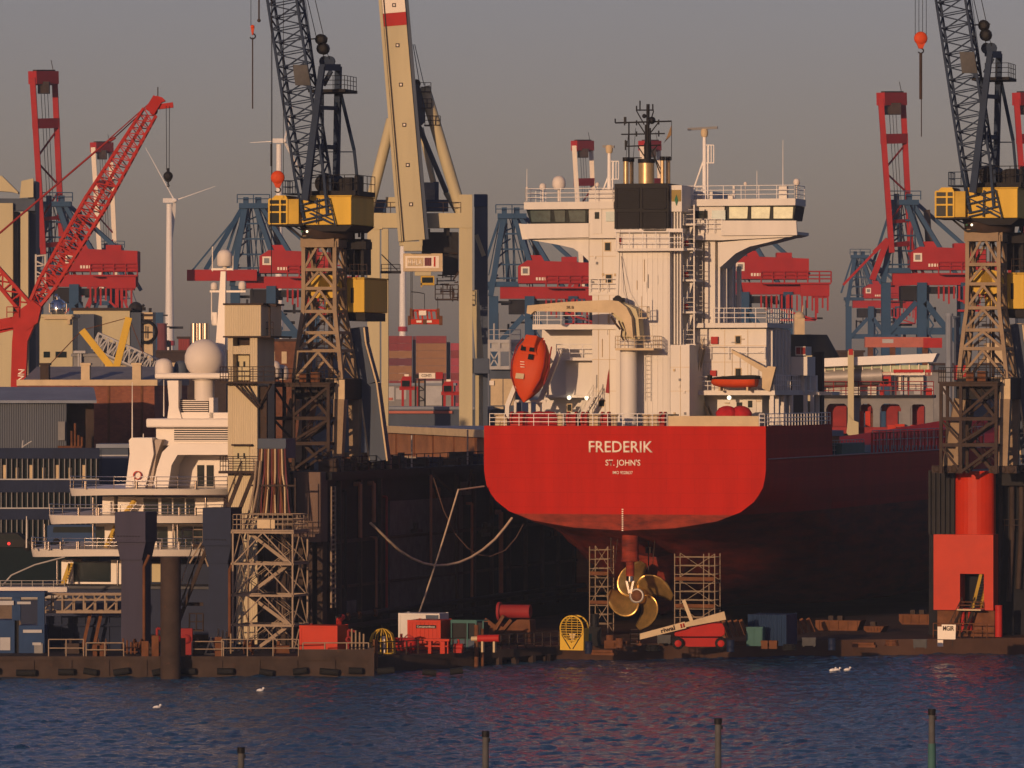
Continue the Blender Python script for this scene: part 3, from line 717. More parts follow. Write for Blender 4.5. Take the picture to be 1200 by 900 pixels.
t = MB(); fbox(t, FS, 725.5, 278, 727.5, 286, 6.35, .12); t.build('hydrant', M['red'], ship)
# rescue boat davit
t = MB(); fprism(t, FS, [(857,409.5),(857,413),(893,436),(893,455),(899,458),(902,458),(909,430),(900,429),(898,431)], 9.2, .6)
t.tube(FS.P(858, 412, 9.5), FS.P(858, 440, 9.5), .03, n=4); t.tube(FS.P(880, 424, 9.5), FS.P(880, 442, 9.5), .03, n=4)
t.build('rescue_davit', M['beige'], ship)
# lifeboat ramp
t = MB()
for yy in (6.0, 9.4):
    t.bar(FS.P(594, 500, yy) if yy < 7 else FS.P(631, 500, yy), FS.P(595 if yy < 7 else 631, 474, yy), .34)
    t.bar(FS.P(595 if yy < 7 else 631, 475, yy), FS.P(604 if yy < 7 else 657, 452 if yy < 7 else 410, yy), .36)
t.bar(FS.P(604, 500, 8.2), FS.P(604, 470, 8.2), .2); t.bar(FS.P(621, 500, 8.8), FS.P(621, 470, 8.8), .2); t.bar(FS.P(604, 470, 8.2), FS.P(640, 470, 8.2), .2)
for x, y, q in ((636, 445, 8.6), (646, 425, 9.0)):
    a = FS.P(x, y, q); t.bar(a, a + V((-.5, -.6, .9)), .3)
t.bar(FS.P(642, 465, 9.4), FS.P(642, 436, 9.4), .16)
t.build('lifeboat_ramp', M['white'], ship)
# mooring gear at the after rail
t = MB()
for x in (584, 588, 657, 694, 700, 720, 757, 765, 770):
    p = FS.P(x, 499, 1.6); t.mark(); t.tube((p.x, 1.6, ZP), (p.x, 1.6, ZP + .9), .26, n=10); t.tube((p.x, 1.6, ZP + .78), (p.x, 1.6, ZP + .9), .33, n=10)
t.mark(); fprism(t, FS, [(580,500),(581,491),(584,487),(591,487),(594,491),(594,500),(590,500),(590,493),(586,493),(585,500)], 1.2, .5)
t.build('bollard', M['beige'], ship, split='mark')
t = MB()
for x0, x1, y in ((600, 614, 1.8), (666, 676, 2), (683, 689, 1.8), (706, 714, 2.2), (774, 780, 2)):
    t.mark(); a = FS.P(x0, 499, y); b = FS.P(x1, 499, y); t.tube((a.x, y, ZP + .5), (b.x, y, ZP + .5), .4, n=14); t.tube((a.x - .05, y, ZP + .5), (a.x + .1, y, ZP + .5), .62, n=14); t.tube((b.x - .1, y, ZP + .5), (b.x + .05, y, ZP + .5), .62, n=14); t.box((a.x, y - .5, ZP), (b.x, y + .5, ZP + .2))
t.build('mooring_winch', M['red'], ship, split='mark')
t = MB(); fbox(t, FS, 672, 491, 683, 499, 2.4, 1); fbox(t, FS, 766, 485.5, 792, 487.2, 2, 1); fbox(t, FS, 743, 486, 758, 487.6, 2, 1); fbox(t, FS, 767, 487, 769, 500, 2.2, .3); fbox(t, FS, 786, 487, 788, 500, 2.2, .3); t.build('winch_cover', M['dark_steel'], ship, split='prim')
for px, q in ((612, 2.6), (632, 2.6), (643, 2.9), (852, 8), (868, 8.4)):
    t = MB(); p = FS.P(px, 498, q); rr = .95 if px < 700 else .8
    t.lathe([(rr*1.1, 0), (rr*1.15, rr*.5), (rr*.85, rr*.95), (rr*.4, rr*1.15), (1e-4, rr*1.2)], (p.x, q, ZP + (0 if px < 700 else .6)), 14)
    if px > 700: t.box((p.x - .8, q - .6, ZP), (p.x + .8, q + .6, ZP + .62))
    t.build('tarpaulin_heap', M['tarp_red'], ship)
t = MB(); fbox(t, FS, 650, 485, 668, 497, 3, 1.4); t.build('vent_box', M['mid_grey'], ship)
# forward deck gear seen over the hull side: posts, hatch box, rail stanchions
t = MB(); p = FS.P(960, 450, 33); t.box((p.x - .35, 32.6, MT), (p.x + .35, 33.4, FS.P(960, 412, 33).z)); t.build('deck_post', M['brown_steel'], ship)
t = MB(); xs = W - .25
t.box((xs - 1.2, 29, MT), (xs, 38, MT + .95)); t.box((xs - 1.1, 39, MT), (xs - .2, 66, MT + .12)); t.build('hatch_coaming', M['teal'], ship)
t = MB()
for k in range(34): t.bar((xs, 41 + k * 1.5, MT), (xs, 41 + k * 1.5, MT + 1.75), .16)
t.tube((xs, 41, MT + 1.7), (xs, 91, MT + 1.7), .05, n=5)
t.build('stanchion', M['red'], ship, split='prim')
t = MB(); t.rail([(xs - .5, 26, MT), (xs - .5, 40, MT)], 1.2, 3, 1.2, .03); t.rail([(xs + .02, 41, MT + .3), (xs + .02, 91, MT + .3)], 1.6, 2, 3, .04); t.build('railing', M['steel'], ship)
# superstructure lump forward: control hut and boat deck supports seen right of the house
t = MB(); fbox(t, FS, 925, 418, 946, 440, 19, 3); t.build('control_hut', M['white'], ship)
t = MB(); fbox(t, FS, 932, 406, 944, 416.5, 18.9, 2.2); h = t.build('control_hut', M['white'], ship)
for i in range(2):
    t = MB(); fbox(t, FS, 933 + i * 5.7, 407, 938 + i * 5.7, 415, 18.85, .1); t.build('window', M['red_dark'], h)
t = MB()
for y, px in ((20, 936), (22.5, 942), (24, 950)):
    p = FS.P(px, 440, y); t.box((p.x - .5, y, FS.P(px, 461, y).z), (p.x + .5, y + .4, FS.P(px, 440, y).z))
fbox(t, FS, 908, 459, 975, 463, 22, 3)
t.build('deck_support', M['white'], ship, split='prim')

# stern gear below the hull
t = MB(); p = FS.P(738.5, 640, 2.6); q = FS.P(738.5, 657, 2.6)
t.tube((p.x, 2.6, 9.6), (p.x, 2.6, q.z), .66, n=18); t.tube((p.x, 2.6, q.z), (p.x, 2.6, FS.P(738, 675, 2.6).z), .34, n=16)
t.tube((p.x, 2.6, q.z - .05), (p.x, 2.6, q.z + .1), .72, n=18)
t.build('rudder_stock', M['hull'], ship)
t = MB(); z0 = FS.P(739, 676, 2.6).z
t.tube((p.x, 2.6, z0 - .35), (p.x, 2.6, z0 + .05), .3, n=14); t.bar((p.x - .28, 2.6, z0 - .3), (p.x - .05, 2.6, z0 - 1.3), .16); t.bar((p.x + .28, 2.6, z0 - .3), (p.x + .05, 2.6, z0 - 1.3), .16)
t.build('stock_cone', M['chrome'], ship)
PY = 7.2; pc = FS.P(750, 697.5, PY); HR = 40.5 / 15.
t = MB(); t.lathe([(.42, -1.05), (.55, -1.0), (.62, -.9), (.7, -.2), (.72, .8), (.62, 3.2)], pc, 24, 'y'); t.build('propeller_hub', M['bronze'], ship)
t = MB(); t.lathe([(.46, -1.11), (.6, -1.12), (.62, -1.06), (.46, -1.06)], pc, 24, 'y', cap=False); t.build('hub_ring', M['steel'], ship)
t = MB(); t.lathe([(1e-3, -1.07), (.46, -1.07), (.46, -1.02)], pc, 24, 'y'); t.build('hub_cap', M['rust'], ship)
for bi in range(4):
    a0 = R(48 + 90 * bi); t = MB(); vs = []; nr, nc = 12, 9
    for i in range(nr + 1):
        f = i / nr; r = .55 + (HR - .55) * f
        ch = (1.2 + 2.3 * math.sin(math.pi * min(1, f * .62 + .08)) ** 1.0) * math.sqrt(max(0, 1 - f ** 5)) * .86
        skew = .85 * f * f; pitch = R(62 - 30 * f)
        for j in range(nc + 1):
            s_ = (j / nc - .5) * ch
            tang = s_ * math.sin(R(90) - 0) * math.cos(R(28 + 18 * (1 - f))) ; ax = s_ * math.sin(R(28 + 18 * (1 - f)))
            th = a0 - skew * 1.0 + tang / max(r, .7)
            cam_ = .16 * (1 - (2 * j / nc - 1) ** 2)
            vs.append((pc.x + r * math.cos(th), PY - ax - cam_ * .8, pc.z + r * math.sin(th)))
    m_ = nc + 1
    t.add(vs, [(i*m_+j, i*m_+j+1, (i+1)*m_+j+1, (i+1)*m_+j) for i in range(nr) for j in range(nc)], True)
    b = t.build('propeller_blade', M['bronze'], ship); sdm = b.modifiers.new('thick', 'SOLIDIFY'); sdm.thickness = .09
t = MB()
for px in (716, 760): 
    p = FS.P(px, 640, 5); t.tube((p.x, 5, 9), (p.x, 5, FS.P(px, 668, 5).z), .05, n=5); t.tube((p.x + .5, 5.2, 9), (p.x + .3, 5.2, FS.P(px, 660, 5).z), .03, n=5)
t.box((FS.P(757, 640, 5).x, 4.8, FS.P(757, 648, 5).z), (FS.P(763, 640, 5).x, 5.2, FS.P(757, 641, 5).z))
t.build('lifting_chain', M['brown_steel'], ship, split='prim')

# ---- boats carried on the ship (things of their own)
def lifeboat():
    a = FS.P(629, 398, 7.6); b = FS.P(614, 470, 6.0)      # stern (top) and bow (bottom)
    c = (a + b) / 2; F2 = Fr(*FS.W((c.x, c.y, FS.P(620, 470, 7).z)), TH)
    root = thing('lifeboat', 'orange enclosed free fall lifeboat tilted nose down on the ramp at the ship\'s port quarter', 'lifeboat', F2)
    ax = (b - a); Ln = ax.length * 1.02; d = ax.normalized()
    sidev = V((math.cos(R(20)), math.sin(R(20)) * .3, .35)); sidev = (sidev - d * sidev.dot(d)).normalized(); nrm = d.cross(sidev).normalized()
    if nrm.y > 0: nrm = -nrm; 
    o = FS.W(c) ; Rm = F2.I
    def wp(u, s_, n_): return F2.L(FS.W(a + d * (u * Ln) + sidev * s_ + nrm * n_))
    prof = [(0,.62,.7,.5),(.05,.85,.95,.8),(.18,1.2,1.2,1.0),(.36,1.45,1.25,1.1),(.5,1.45,1.15,1.1),(.64,1.3,1.0,1.0),(.78,.98,.74,.8),(.9,.55,.42,.45),(1.,.05,.04,.05)]
    vs = []; n_ = 16
    for u, w_, hu, hd in prof:
        for k in range(n_):
            t_ = 2 * math.pi * k / n_; cx = math.cos(t_); sx = math.sin(t_)
            e = lambda q: math.copysign(abs(q) ** .58, q)
            vs.append(wp(u, e(cx) * w_, e(sx) * (hu if sx > 0 else hd)))
    m = MB(); m.add(vs, [(i*n_+k, i*n_+(k+1)%n_, (i+1)*n_+(k+1)%n_, (i+1)*n_+k) for i in range(len(prof)-1) for k in range(n_)], True)
    m.add(vs[:n_], [tuple(range(n_))]); m.build('boat_hull', M['boat_orange'], root)
    m = MB()     # steering canopy near the stern
    q = [wp(.0,-.65,.5), wp(.0,.65,.5), wp(.30,.62,1.25), wp(.30,-.62,1.25), wp(.02,-.5,1.5), wp(.02,.5,1.5), wp(.2,.48,1.72), wp(.2,-.48,1.72)]
    m.add(q, [(0,1,2,3),(4,5,6,7),(0,1,5,4),(1,2,6,5),(2,3,7,6),(3,0,4,7)]); m.build('canopy', M['boat_orange'], root, .08)
    for s_, u in ((-.42,.24),(.30,.24),(.28,.36)):
        m = MB(); c0 = wp(u, s_, 1.32 if u > .3 else 1.5); 
        q = [wp(u-.04, s_-.2, 1.5 if u<.3 else 1.36), wp(u-.04, s_+.2, 1.5 if u<.3 else 1.36), wp(u+.04, s_+.2, 1.48 if u<.3 else 1.36), wp(u+.04, s_-.2, 1.48 if u<.3 else 1.36)]
        q += [p + (wp(0,0,1) - wp(0,0,0)) * .12 for p in q]
        m.add(q, [(0,1,2,3),(4,5,6,7),(0,1,5,4),(1,2,6,5),(2,3,7,6),(3,0,4,7)]); m.build('window', M['glass'], root)
    m = MB(); q = [wp(.62,-.75,1.1), wp(.62,-.05,1.14), wp(.7,-.05,1.08), wp(.7,-.75,1.04)]; q += [p + (wp(0,0,1) - wp(0,0,0)) * .04 for p in q]
    m.add(q, [(0,1,2,3),(4,5,6,7),(0,1,5,4),(1,2,6,5),(2,3,7,6),(3,0,4,7)]); m.build('name_plate', M['beige'], root)
    m = MB(); m.path([wp(.04,.9,.75), wp(.2,1.22,.95), wp(.45,1.36,.95), wp(.66,1.22,.8), wp(.85,.7,.5)], .05); m.path([wp(.04,-.9,.75), wp(.2,-1.22,.95), wp(.45,-1.36,.95), wp(.66,-1.22,.8), wp(.85,-.7,.5)], .05); m.build('grab_rail', M['red_dark'], root, split='prim')
    for u, s_ in ((.44,-.55),(.48,-.5),(.52,-.45)):
        m = MB(); m.bar(wp(u, s_, 1.22), wp(u, s_ + .35, 1.24), .14, .05); m.build('white_mark', M['text_cream'], root)
    m = MB(); u0 = wp(0,1.3,.1); m.path([wp(.1,1.42,.25), wp(.4,1.5,.2), wp(.7,1.4,.15)], .06); m.build('fender', M['red_dark'], root)
lifeboat()
def rescue_boat():
    p = FS.P(861, 458, 8.8); F2 = Fr(*FS.W((p.x, 8.8, p.z)), TH)
    root = thing('rescue_boat', 'small open orange rescue boat with dark cover hanging by the starboard davit', 'boat', F2)
    vs = []; n_ = 13; st_ = [(-1.9,.15,.6,.95),(-1.7,.6,.42,.95),(-1.2,.85,.28,.92),(0,.95,.22,.9),(1.2,.9,.24,.9),(1.75,.8,.3,.92),(1.8,.7,.4,.92)]
    for x, hw, zb, zt in st_:
        for k in range(n_):
            t_ = math.pi * k / (n_ - 1); vs.append((x + (1 if x > -1.5 else 0) * 0, -math.cos(t_) * hw, zt - (zt - zb) * math.sin(t_) ** .7))
    m = MB(); m.add(vs, [(i*n_+k, i*n_+k+1, (i+1)*n_+k+1, (i+1)*n_+k) for i in range(len(st_)-1) for k in range(n_-1)], True)
    m.add(vs[-n_:], [tuple(range(n_))]); m.build('boat_hull', M['boat_orange'], root)
    m = MB(); m.prism([(-1.95,.93),(-1.4,1.1),(0,1.2),(1.4,1.25),(1.9,1.2),(1.92,.93)], -.92, .92); m.build('boat_cover', M['rubber'], root, .08)
    m = MB(); m.box((-1.2,-.5,0), (-1.05,.5,.3)); m.box((1.05,-.5,0), (1.2,.5,.3)); m.build('cradle', M['beige'], root)
    m = MB(); m.tube((-1.95, -.35, .8), (-1.95, -.35, 1.25), .2, n=10); m.build('outboard_motor', M['black'], root)
rescue_boat()
# ------------------------------------------------------------------ floating dock round the ship
FD = Fr(-14.27, 430., 0., TH)
def Pin(px, py, x=0.):
    d = FD.R3 @ V(((px - 600) / FPX, 1, (450 - py) / FPX)); return FD.o + d * ((x - FD.o.x) / d.x)
def G(px, d, z=0.): return ((px - 600) / FPX * d, d, z)
dock = thing('floating_dock', 'dark steel floating dry dock with orange wall end holding the red ship', 'dock', FD)
DZ = 1.2
mb = MB(); pts = [FD.L(G(648, 436)), FD.L(G(1000, 446)), FD.L(G(1172, 449)), FD.L(G(1290, 452)), V((56, 170, 0)), V((-4.6, 170, 0)), V((-4.6, 30, 0)), V((0, 8, 0))]
mb.prism([(p.x, p.y) for p in pts], -2, DZ, 'z'); mb.build('pontoon_deck', M['deck_brown'], dock)
ZW = 14.4
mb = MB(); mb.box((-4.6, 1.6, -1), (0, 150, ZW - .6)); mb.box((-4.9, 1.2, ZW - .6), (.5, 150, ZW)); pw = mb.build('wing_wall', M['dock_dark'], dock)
mb = MB(); mb.box((-2.1, -.2, 9.2), (.02, 1.6, ZW + .02)); mb.build('wall_end', M['dock_end'], dock)
mb = MB(); mb.box((-4.6, .3, 1.4), (-2.3, 1.5, ZW - .2)); mb.build('wall_end', M['brown_steel'], dock)
mb = MB()
for x in (-1.9, -1.2, -.4): mb.box((x, .4, DZ), (x + .4, 1.5, 9.2))
mb.build('end_post', M['brown_steel'], dock, split='prim')
mb = MB(); a = Pin(455, 583); b = Pin(541, 714); mb.box((.0, a.y, 2.2), (.12, b.y, a.z - .3)); mb.build('wall_panel', M['dull_grey'], dock)
mb = MB()
for k in range(18):
    if k not in (3, 4, 5): mb.box((0, 4 + k * 5.3, 2.2), (.3, 4.35 + k * 5.3, ZW - .7))
mb.build('wall_rib', M['brown_steel'], dock, split='prim')
mb = MB(); mb.box((0, 2, 9.0), (.25, 110, 9.25)); mb.box((0, 2, 5.6), (.2, 110, 5.8)); mb.build('wall_ledge', M['brown_steel'], dock, split='prim')
rng = random.Random(2)
for k in range(9):
    y = rng.uniform(4, 70); z = rng.uniform(3, 12); mb = MB(); mb.box((.0, y, z), (.09, y + rng.uniform(1, 4), z + rng.uniform(.8, 2.4))); mb.build('repair_plate', M[('rust', 'rust_lit', 'dull_grey')[k % 3]], dock)
def wallpipe(px, y0, y1, m, r=.14, x=.5):
    a = Pin(px, y0, x); b = Pin(px, y1, x); t = MB(); t.tube((x, a.y, a.z), (x, a.y, b.z), r, n=8); t.tube((x, a.y, a.z), (0, a.y, a.z), r, n=8); t.build('wall_pipe', M[m], dock)
rng = random.Random(9)
for k in range(16):
    px = 380 + k * 6.2 + rng.uniform(-2, 2); xq = -rng.uniform(.4, 2.6); p = Pin(px, 545, xq); q = p.y; h = rng.uniform(.5, 1.7); t = MB(); kind = k % 4
    if kind == 0: t.tube((p.x, q, ZW), (p.x, q, ZW + h), .22, n=10); t.tube((p.x, q, ZW + h - .15), (p.x, q, ZW + h), .32, n=10)
    elif kind == 1: t.tube((p.x - .5, q, ZW + .6), (p.x + .5, q, ZW + .6), .42, n=12); t.box((p.x - .6, q - .4, ZW), (p.x + .6, q + .4, ZW + .25))
    elif kind == 2: t.box((p.x - .4, q, ZW), (p.x + .4, q + .6, ZW + h * .7)); t.box((p.x - .2, q + .1, ZW + h * .7), (p.x + .25, q + .5, ZW + h))
    else: t.tube((p.x, q, ZW), (p.x, q, ZW + 1.1), .06, n=6); t.tube((p.x, q, ZW + 1.0), (p.x + .8, q, ZW + 1.0), .06, n=6)
    t.build(('mooring_bollard', 'mooring_winch', 'switch_box', 'pipe_stand')[kind], M[('tower_steel', 'brown_steel', 'dull_grey', 'rust')[kind]], dock)
wallpipe(422, 567, 630, 'rust_lit', .17); wallpipe(438, 566, 612, 'rust_lit', .17); wallpipe(441, 630, 712, 'rust_lit', .10); wallpipe(446, 630, 708, 'brown_steel', .10); wallpipe(453, 582, 712, 'red_dark', .10)
wallpipe(505, 555, 662, 'rust_lit', .12); wallpipe(553, 590, 705, 'rust_lit', .12); wallpipe(587, 600, 695, 'rust_lit', .2); wallpipe(405, 575, 700, 'dark_steel', .12)
t = MB(); a = Pin(390.5, 570, .3); b = Pin(391.5, 712, .3); t.ladder((.3, a.y, a.z), (.3, a.y, b.z), 1.0, .09, .36, (0, 1, 0)); t.build('wall_ladder', M['scaf'], dock)
for px, y0, y1 in ((489, 612, 624), (570, 612, 624), (648, 622, 632)):
    a = Pin(px, y0, .5); b = Pin(px, y1, .5); t = MB(); t.box((0, a.y - .6, b.z), (.7, a.y + .9, b.z + .25)); t.tube((.4, a.y, b.z + .25), (.4, a.y, a.z), .2, n=10); t.build('wall_bollard', M['brown_steel'], dock)
t = MB()
for z in (2.7, 3.5): t.tube((.7, 2, z), (.7, 120, z), .22, n=8)
t.build('service_pipe', M['dark_steel'], dock, split='prim')
t = MB(); t.tube((.8, 2, 1.2), (.8, 2, 3.3), .22, n=10); t.tube((.8, 2, 3.3), (.8, 2.9, 3.5), .22, n=10); t.build('pipe_bend', M['red'], dock)
for k, px in enumerate((408, 421, 440)):
    t = MB(); a = Pin(px, 715, .9); t.lathe([(.16, -.1), (.3, -.1), (.3, .1), (.16, .1)], (.9, a.y, 3.5), 12, 'x', cap=False); t.build('valve_wheel', M['rust'], dock)
t = MB(); t.rail([(.35, 2, ZW), (.35, 110, ZW)], 1.1, 3, 2.2, .03); t.build('railing', M['dark_steel'], dock)
# gear on the wing wall walkway
def topbox(px0, y0, px1, y1, q, dep, m, nm):
    a = Pin(px0, 545, -q); b = Pin(px1, 545, -q); t = MB(); t.box((-q - dep, a.y, ZW), (-q, a.y + min(2.2, b.y - a.y), ZW + (549 - y0) / 15.4 * .8)); return t.build(nm, M[m], dock)
topbox(385, 534, 392, 548, .6, .8, 'brown_steel', 'capstan_box'); topbox(404, 538, 421, 548, 1.2, 1.2, 'blue_grey', 'winch_box'); topbox(424, 536, 433, 548, 1.5, 1.0, 'brown_steel', 'capstan_box')
topbox(438, 541, 448, 548, 1.6, .8, 'dull_grey', 'winch_box')
for px0, px1, y0, m in ((446, 471, 535, 'navy'), (493, 501, 537, 'dark_steel'), (507, 526, 536, 'navy'), (545, 556, 530, 'dark_steel'), (557, 564, 534, 'navy'), (531, 541, 539, 'brown_steel')):
    a = Pin(px0, 545, -1.2); b = Pin(px1, 545, -1.2); t = MB(); L_ = max(1.0, (b.y - a.y) * .35)
    t.box((-2.6, a.y, ZW), (-.8, a.y + L_, ZW + (550 - y0) / 14.6 * .75)); t.build('winch_box', M[m], dock)
for px, y0 in ((482.5, 512), (548, 508), (502, 535), (516, 536)):
    t = MB(); a = Pin(px, 545, -.9); t.tube((-.9, a.y, ZW), (-.9, a.y, ZW + (548 - y0) / 14.), .07, n=6); t.build('lamp_post', M['steel'], dock)
t = MB(); a = Pin(505, 555, -.2); b = Pin(545, 575, .3)
for px, y0, px2, y2 in ((505, 552, 512, 583), (508, 556, 530, 577), (553, 550, 547, 575)):
    p = Pin(px, y0, .6); q = Pin(px2, y2, .3); t.bar(p, q, .14)
t.build('wall_brace', M['brown_steel'], dock, split='prim')
# starboard wing wall with the orange end
SX0, SX1, SY = 38.9, 44.15, 34.6
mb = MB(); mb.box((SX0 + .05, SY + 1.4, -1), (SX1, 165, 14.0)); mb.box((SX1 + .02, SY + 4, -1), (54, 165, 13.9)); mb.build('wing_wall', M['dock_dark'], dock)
mb = MB(); a = FD.P(1086, 555, SY); b = FD.P(1117, 555, SY); zb = FD.P(1100, 626, SY).z
mb.box((a.x, SY + .6, zb), (b.x, SY + 1.4, 14.2))
k = a.x + .1
while k < b.x - .1: mb.box((k, SY + .35, zb), (k + .14, SY + .62, 14.15)); k += .38
mb.build('ribbed_end_plate', M['dark_steel'], dock)
a = FD.P(1117, 590, SY); b = FD.P(1163, 590, SY); r = (b.x - a.x) / 2; c = (a.x + b.x) / 2
mb = MB(); arc = [(c - r * math.cos(math.pi * t / 14), SY + .9 - .9 * r / r * math.sin(math.pi * t / 14) * 1.2) for t in range(15)]
mb.prism(arc + [(b.x, SY + 1.4), (a.x, SY + 1.4)], zb, FD.P(1140, 552, SY).z, 'z'); mb.build('orange_wall_end', M['orange'], dock)
# lower orange box with a doorway
x0 = FD.P(1094, 680, SY - .8).x; x1 = FD.P(1164, 680, SY - .8).x; d0 = FD.P(1125, 680, SY - .8).x; d1 = FD.P(1153, 680, SY - .8).x
zt = FD.P(1130, 626.5, SY - .8).z; zl = FD.P(1130, 715, SY - .8).z; dz0 = FD.P(1140, 713, SY - .8).z; dz1 = FD.P(1140, 672.5, SY - .8).z
mb = MB(); yA, yB = SY - .8, SY + 1.3
mb.box((x0, yA, zl), (d0, yB, zt)); mb.box((d1, yA, zl), (x1, yB, zt)); mb.box((d0, yA, dz1), (d1, yB, zt)); mb.box((d0, yA, zl), (d1, yB, dz0))
mb.build('orange_wall_base', M['orange'], dock)
mb = MB(); mb.stairs(((d0 + d1) / 2 + .25, yA + .5, dz0), (d1 - .1, yA + .9, dz1), 1.3, (.3, 1, 0), n=12); mb.build('doorway_stairs', M['yellow_dull'], dock)
mb = MB(); mb.box((x0 + .2, yA + .5, DZ), (x1, yB, zl - .01)); mb.build('wall_plinth', M['rust'], dock)
mb = MB(); mb.stairs((d0 - .2, yA - 1.2, DZ), (d0 + .7, yA - .1, dz0), 1.0, (1, 0, 0), n=9, rail=.9); mb.build('plinth_stairs', M['brown_steel'], dock)
mb = MB(); mb.rail([(x0 + .3, yA - 1.6, DZ), (x1 - .2, yA - 1.6, DZ)], 1.1, 2, 1.1, .04); mb.rail([(d0, yA - .1, dz0), (d1, yA - .1, dz0)], .5, 2, 1, .04); mb.build('railing', M['rust'], dock)
mb = MB(); mb.box((d0, yA - 1.3, dz0 - .12), (d1, yA + .02, dz0 - .02)); mb.build('landing_plate', M['beige'], dock)
mb = MB(); mb.tube((x1 + .35, yA + .4, DZ), (x1 + .35, yA + .4, zl + .4), .3, n=12); mb.tube((d0 + .2, yA + .2, DZ + .3), (d0 + .2, yA + .2, DZ + 2), .16, n=8); mb.tube((d0 + .75, yA + .2, DZ + .5), (d0 + .75, yA + .2, DZ + 2.2), .2, n=8); mb.build('hydrant_pipe', M['red'], dock, split='prim')
for px, ya_, yb_ in ((1172, 556, 735), (1186, 556, 705), (1197, 556, 690)):
    p = FD.P(px, 640, SY + 3.6); z1 = FD.P(px, ya_, SY + 3.6).z; z2 = FD.P(px, yb_, SY + 3.6).z; mb = MB(); mb.tube((p.x, p.y, z1), (p.x, p.y, (z1 + z2) / 2), .22, n=8); mb.tube((p.x, p.y, (z1 + z2) / 2), (p.x - .25, p.y, z2), .22, n=8); mb.build('wall_pipe', M['brown_steel'], dock)
p = FD.P(1165, 553, SY + 3); mb = MB(); mb.box((p.x + .2, SY + 2.6, 13.0), (54, SY + 4.1, 14.15)); mb.build('wall_cap', M['dark_steel'], dock)
mb = MB(); a = FD.P(1166, 622, SY + 3.4); mb.rail([(a.x, SY + 3.3, a.z), (54, SY + 3.3, a.z)], .9, 2, .8, .03); mb.build('railing', M['brown_steel'], dock)

# keel and side blocks standing on the dock floor
def FDat(px, py, z): # point on horizontal plane z seen at pixel
    d = V(((px - 600) / FPX, 1, (450 - py) / FPX)); t = (z - CH) / d.z; return V((d.x * t, d.y * t, z))
def block(px0, px1, py0, pyb, label, knobs=2):
    b = FDat((px0 + px1) / 2, pyb, DZ); F2 = Fr(b.x, b.y, DZ, TH); w_ = (px1 - px0) / FPX * b.y; h = (pyb - py0) / FPX * b.y
    root = thing('dock_block', label, 'dock block', F2, 'rusty brown support blocks on the dock floor')
    m = MB(); m.prism([(-w_/2, h), (-w_/2, h*.35), (-w_/2 + .25, 0), (w_/2 - .3, 0), (w_/2, h)], 0, 2.2); m.build('block_body', M['rust'], root)
    m = MB(); 
    for k in range(5): x = -w_/2 + .3 + k * (w_ - .6) / 4; m.box((x - .05, -.08, .1), (x + .05, 0, h - .05))
    m.build('rib', M['rust'], root, split='prim')
    m = MB()
    for k in range(knobs): x = -w_/4 + k * .75; m.box((x, .6, h), (x + .4, 1.2, h + .35))
    m.build('timber_pad', M['brown_steel'], root, split='prim')
block(955, 1009, 727, 739, 'long rusty support block with two timber pads right of the blue container')
block(1053, 1100, 720, 732, 'rusty support block on the dock floor nearest the orange wall base')
block(1012, 1036, 734, 741, 'low short rusty support block between the two longer ones', 1)
def shores():
    for k, px in enumerate((846, 852, 859, 866, 872, 929, 936, 943, 951)):
        b = FDat(px + 3, 748 - k * .9, DZ); F2 = Fr(b.x, b.y, DZ, TH)
        m = MB(); m.bar((0, 0, 0), (-.5, 0, 1.35 - .03 * k), .24, .3)
        side = 'left' if k < 5 else 'right'
        solo('shore_timber', m, M['rust'], F2, 'leaning brown timber strut in the row close %s of the blue container' % side, 'timber strut', 'timber struts leaning by the hull ' + side)
shores()

def scaffold(F2, w_, dep, h, levels, label, m='scaf', planks='rust', group=None, diag=True):
    root = thing('scaffold_tower', label, 'scaffold', F2, group)
    t = MB()
    for x in (-w_/2, w_/2) + ((w_/2 - .9,) if w_ > 2.4 else ()):
        for y in (0, dep): t.tube((x, y, 0), (x, y, h), .045, n=6)
    t.build('upright', M[m], root, split='prim')
    t = MB(); n_ = levels * 3
    for k in range(1, n_ + 1):
        z = h * k / (n_ + .4)
        for y in (0, dep): t.tube((-w_/2, y, z), (w_/2, y, z), .03, n=5)
        for x in (-w_/2, w_/2): t.tube((x, 0, z), (x, dep, z), .03, n=5)
    t.build('ledger', M[m], root)
    t = MB()
    for k in range(levels):
        z0 = h * k / levels; z1 = h * (k + 1) / levels
        t.tube((-w_/2, 0, z0), (w_/2, 0, z1), .03, n=5); t.tube((w_/2, dep, z0), (-w_/2, dep, z1), .03, n=5)
    t.build('diagonal_brace', M[m], root, split='prim')
    t = MB()
    for k in range(1, levels): z = h * k / levels; t.box((-w_/2 + .05, .05, z), (w_/2 - .05, dep - .05, z + .06)); t.box((-w_/2, -.03, z + .05), (w_/2, .02, z + .3))
    t.build('scaffold_board', M[planks], root)
    return root
b = FDat(817, 748, DZ); scaffold(Fr(b.x, b.y + 6, DZ, TH), 3.25, 1.8, 6.4, 3, 'tall scaffold tower right of the bronze propeller', group='scaffolds beside the propeller')
b = FDat(703, 746, DZ); scaffold(Fr(b.x, b.y + 6, DZ, TH), 1.5, 1.8, 6.9, 3, 'narrow scaffold tower left of the bronze propeller', group='scaffolds beside the propeller')
t = MB(); b = FDat(712, 750, DZ); F2 = Fr(b.x, b.y, DZ, TH)

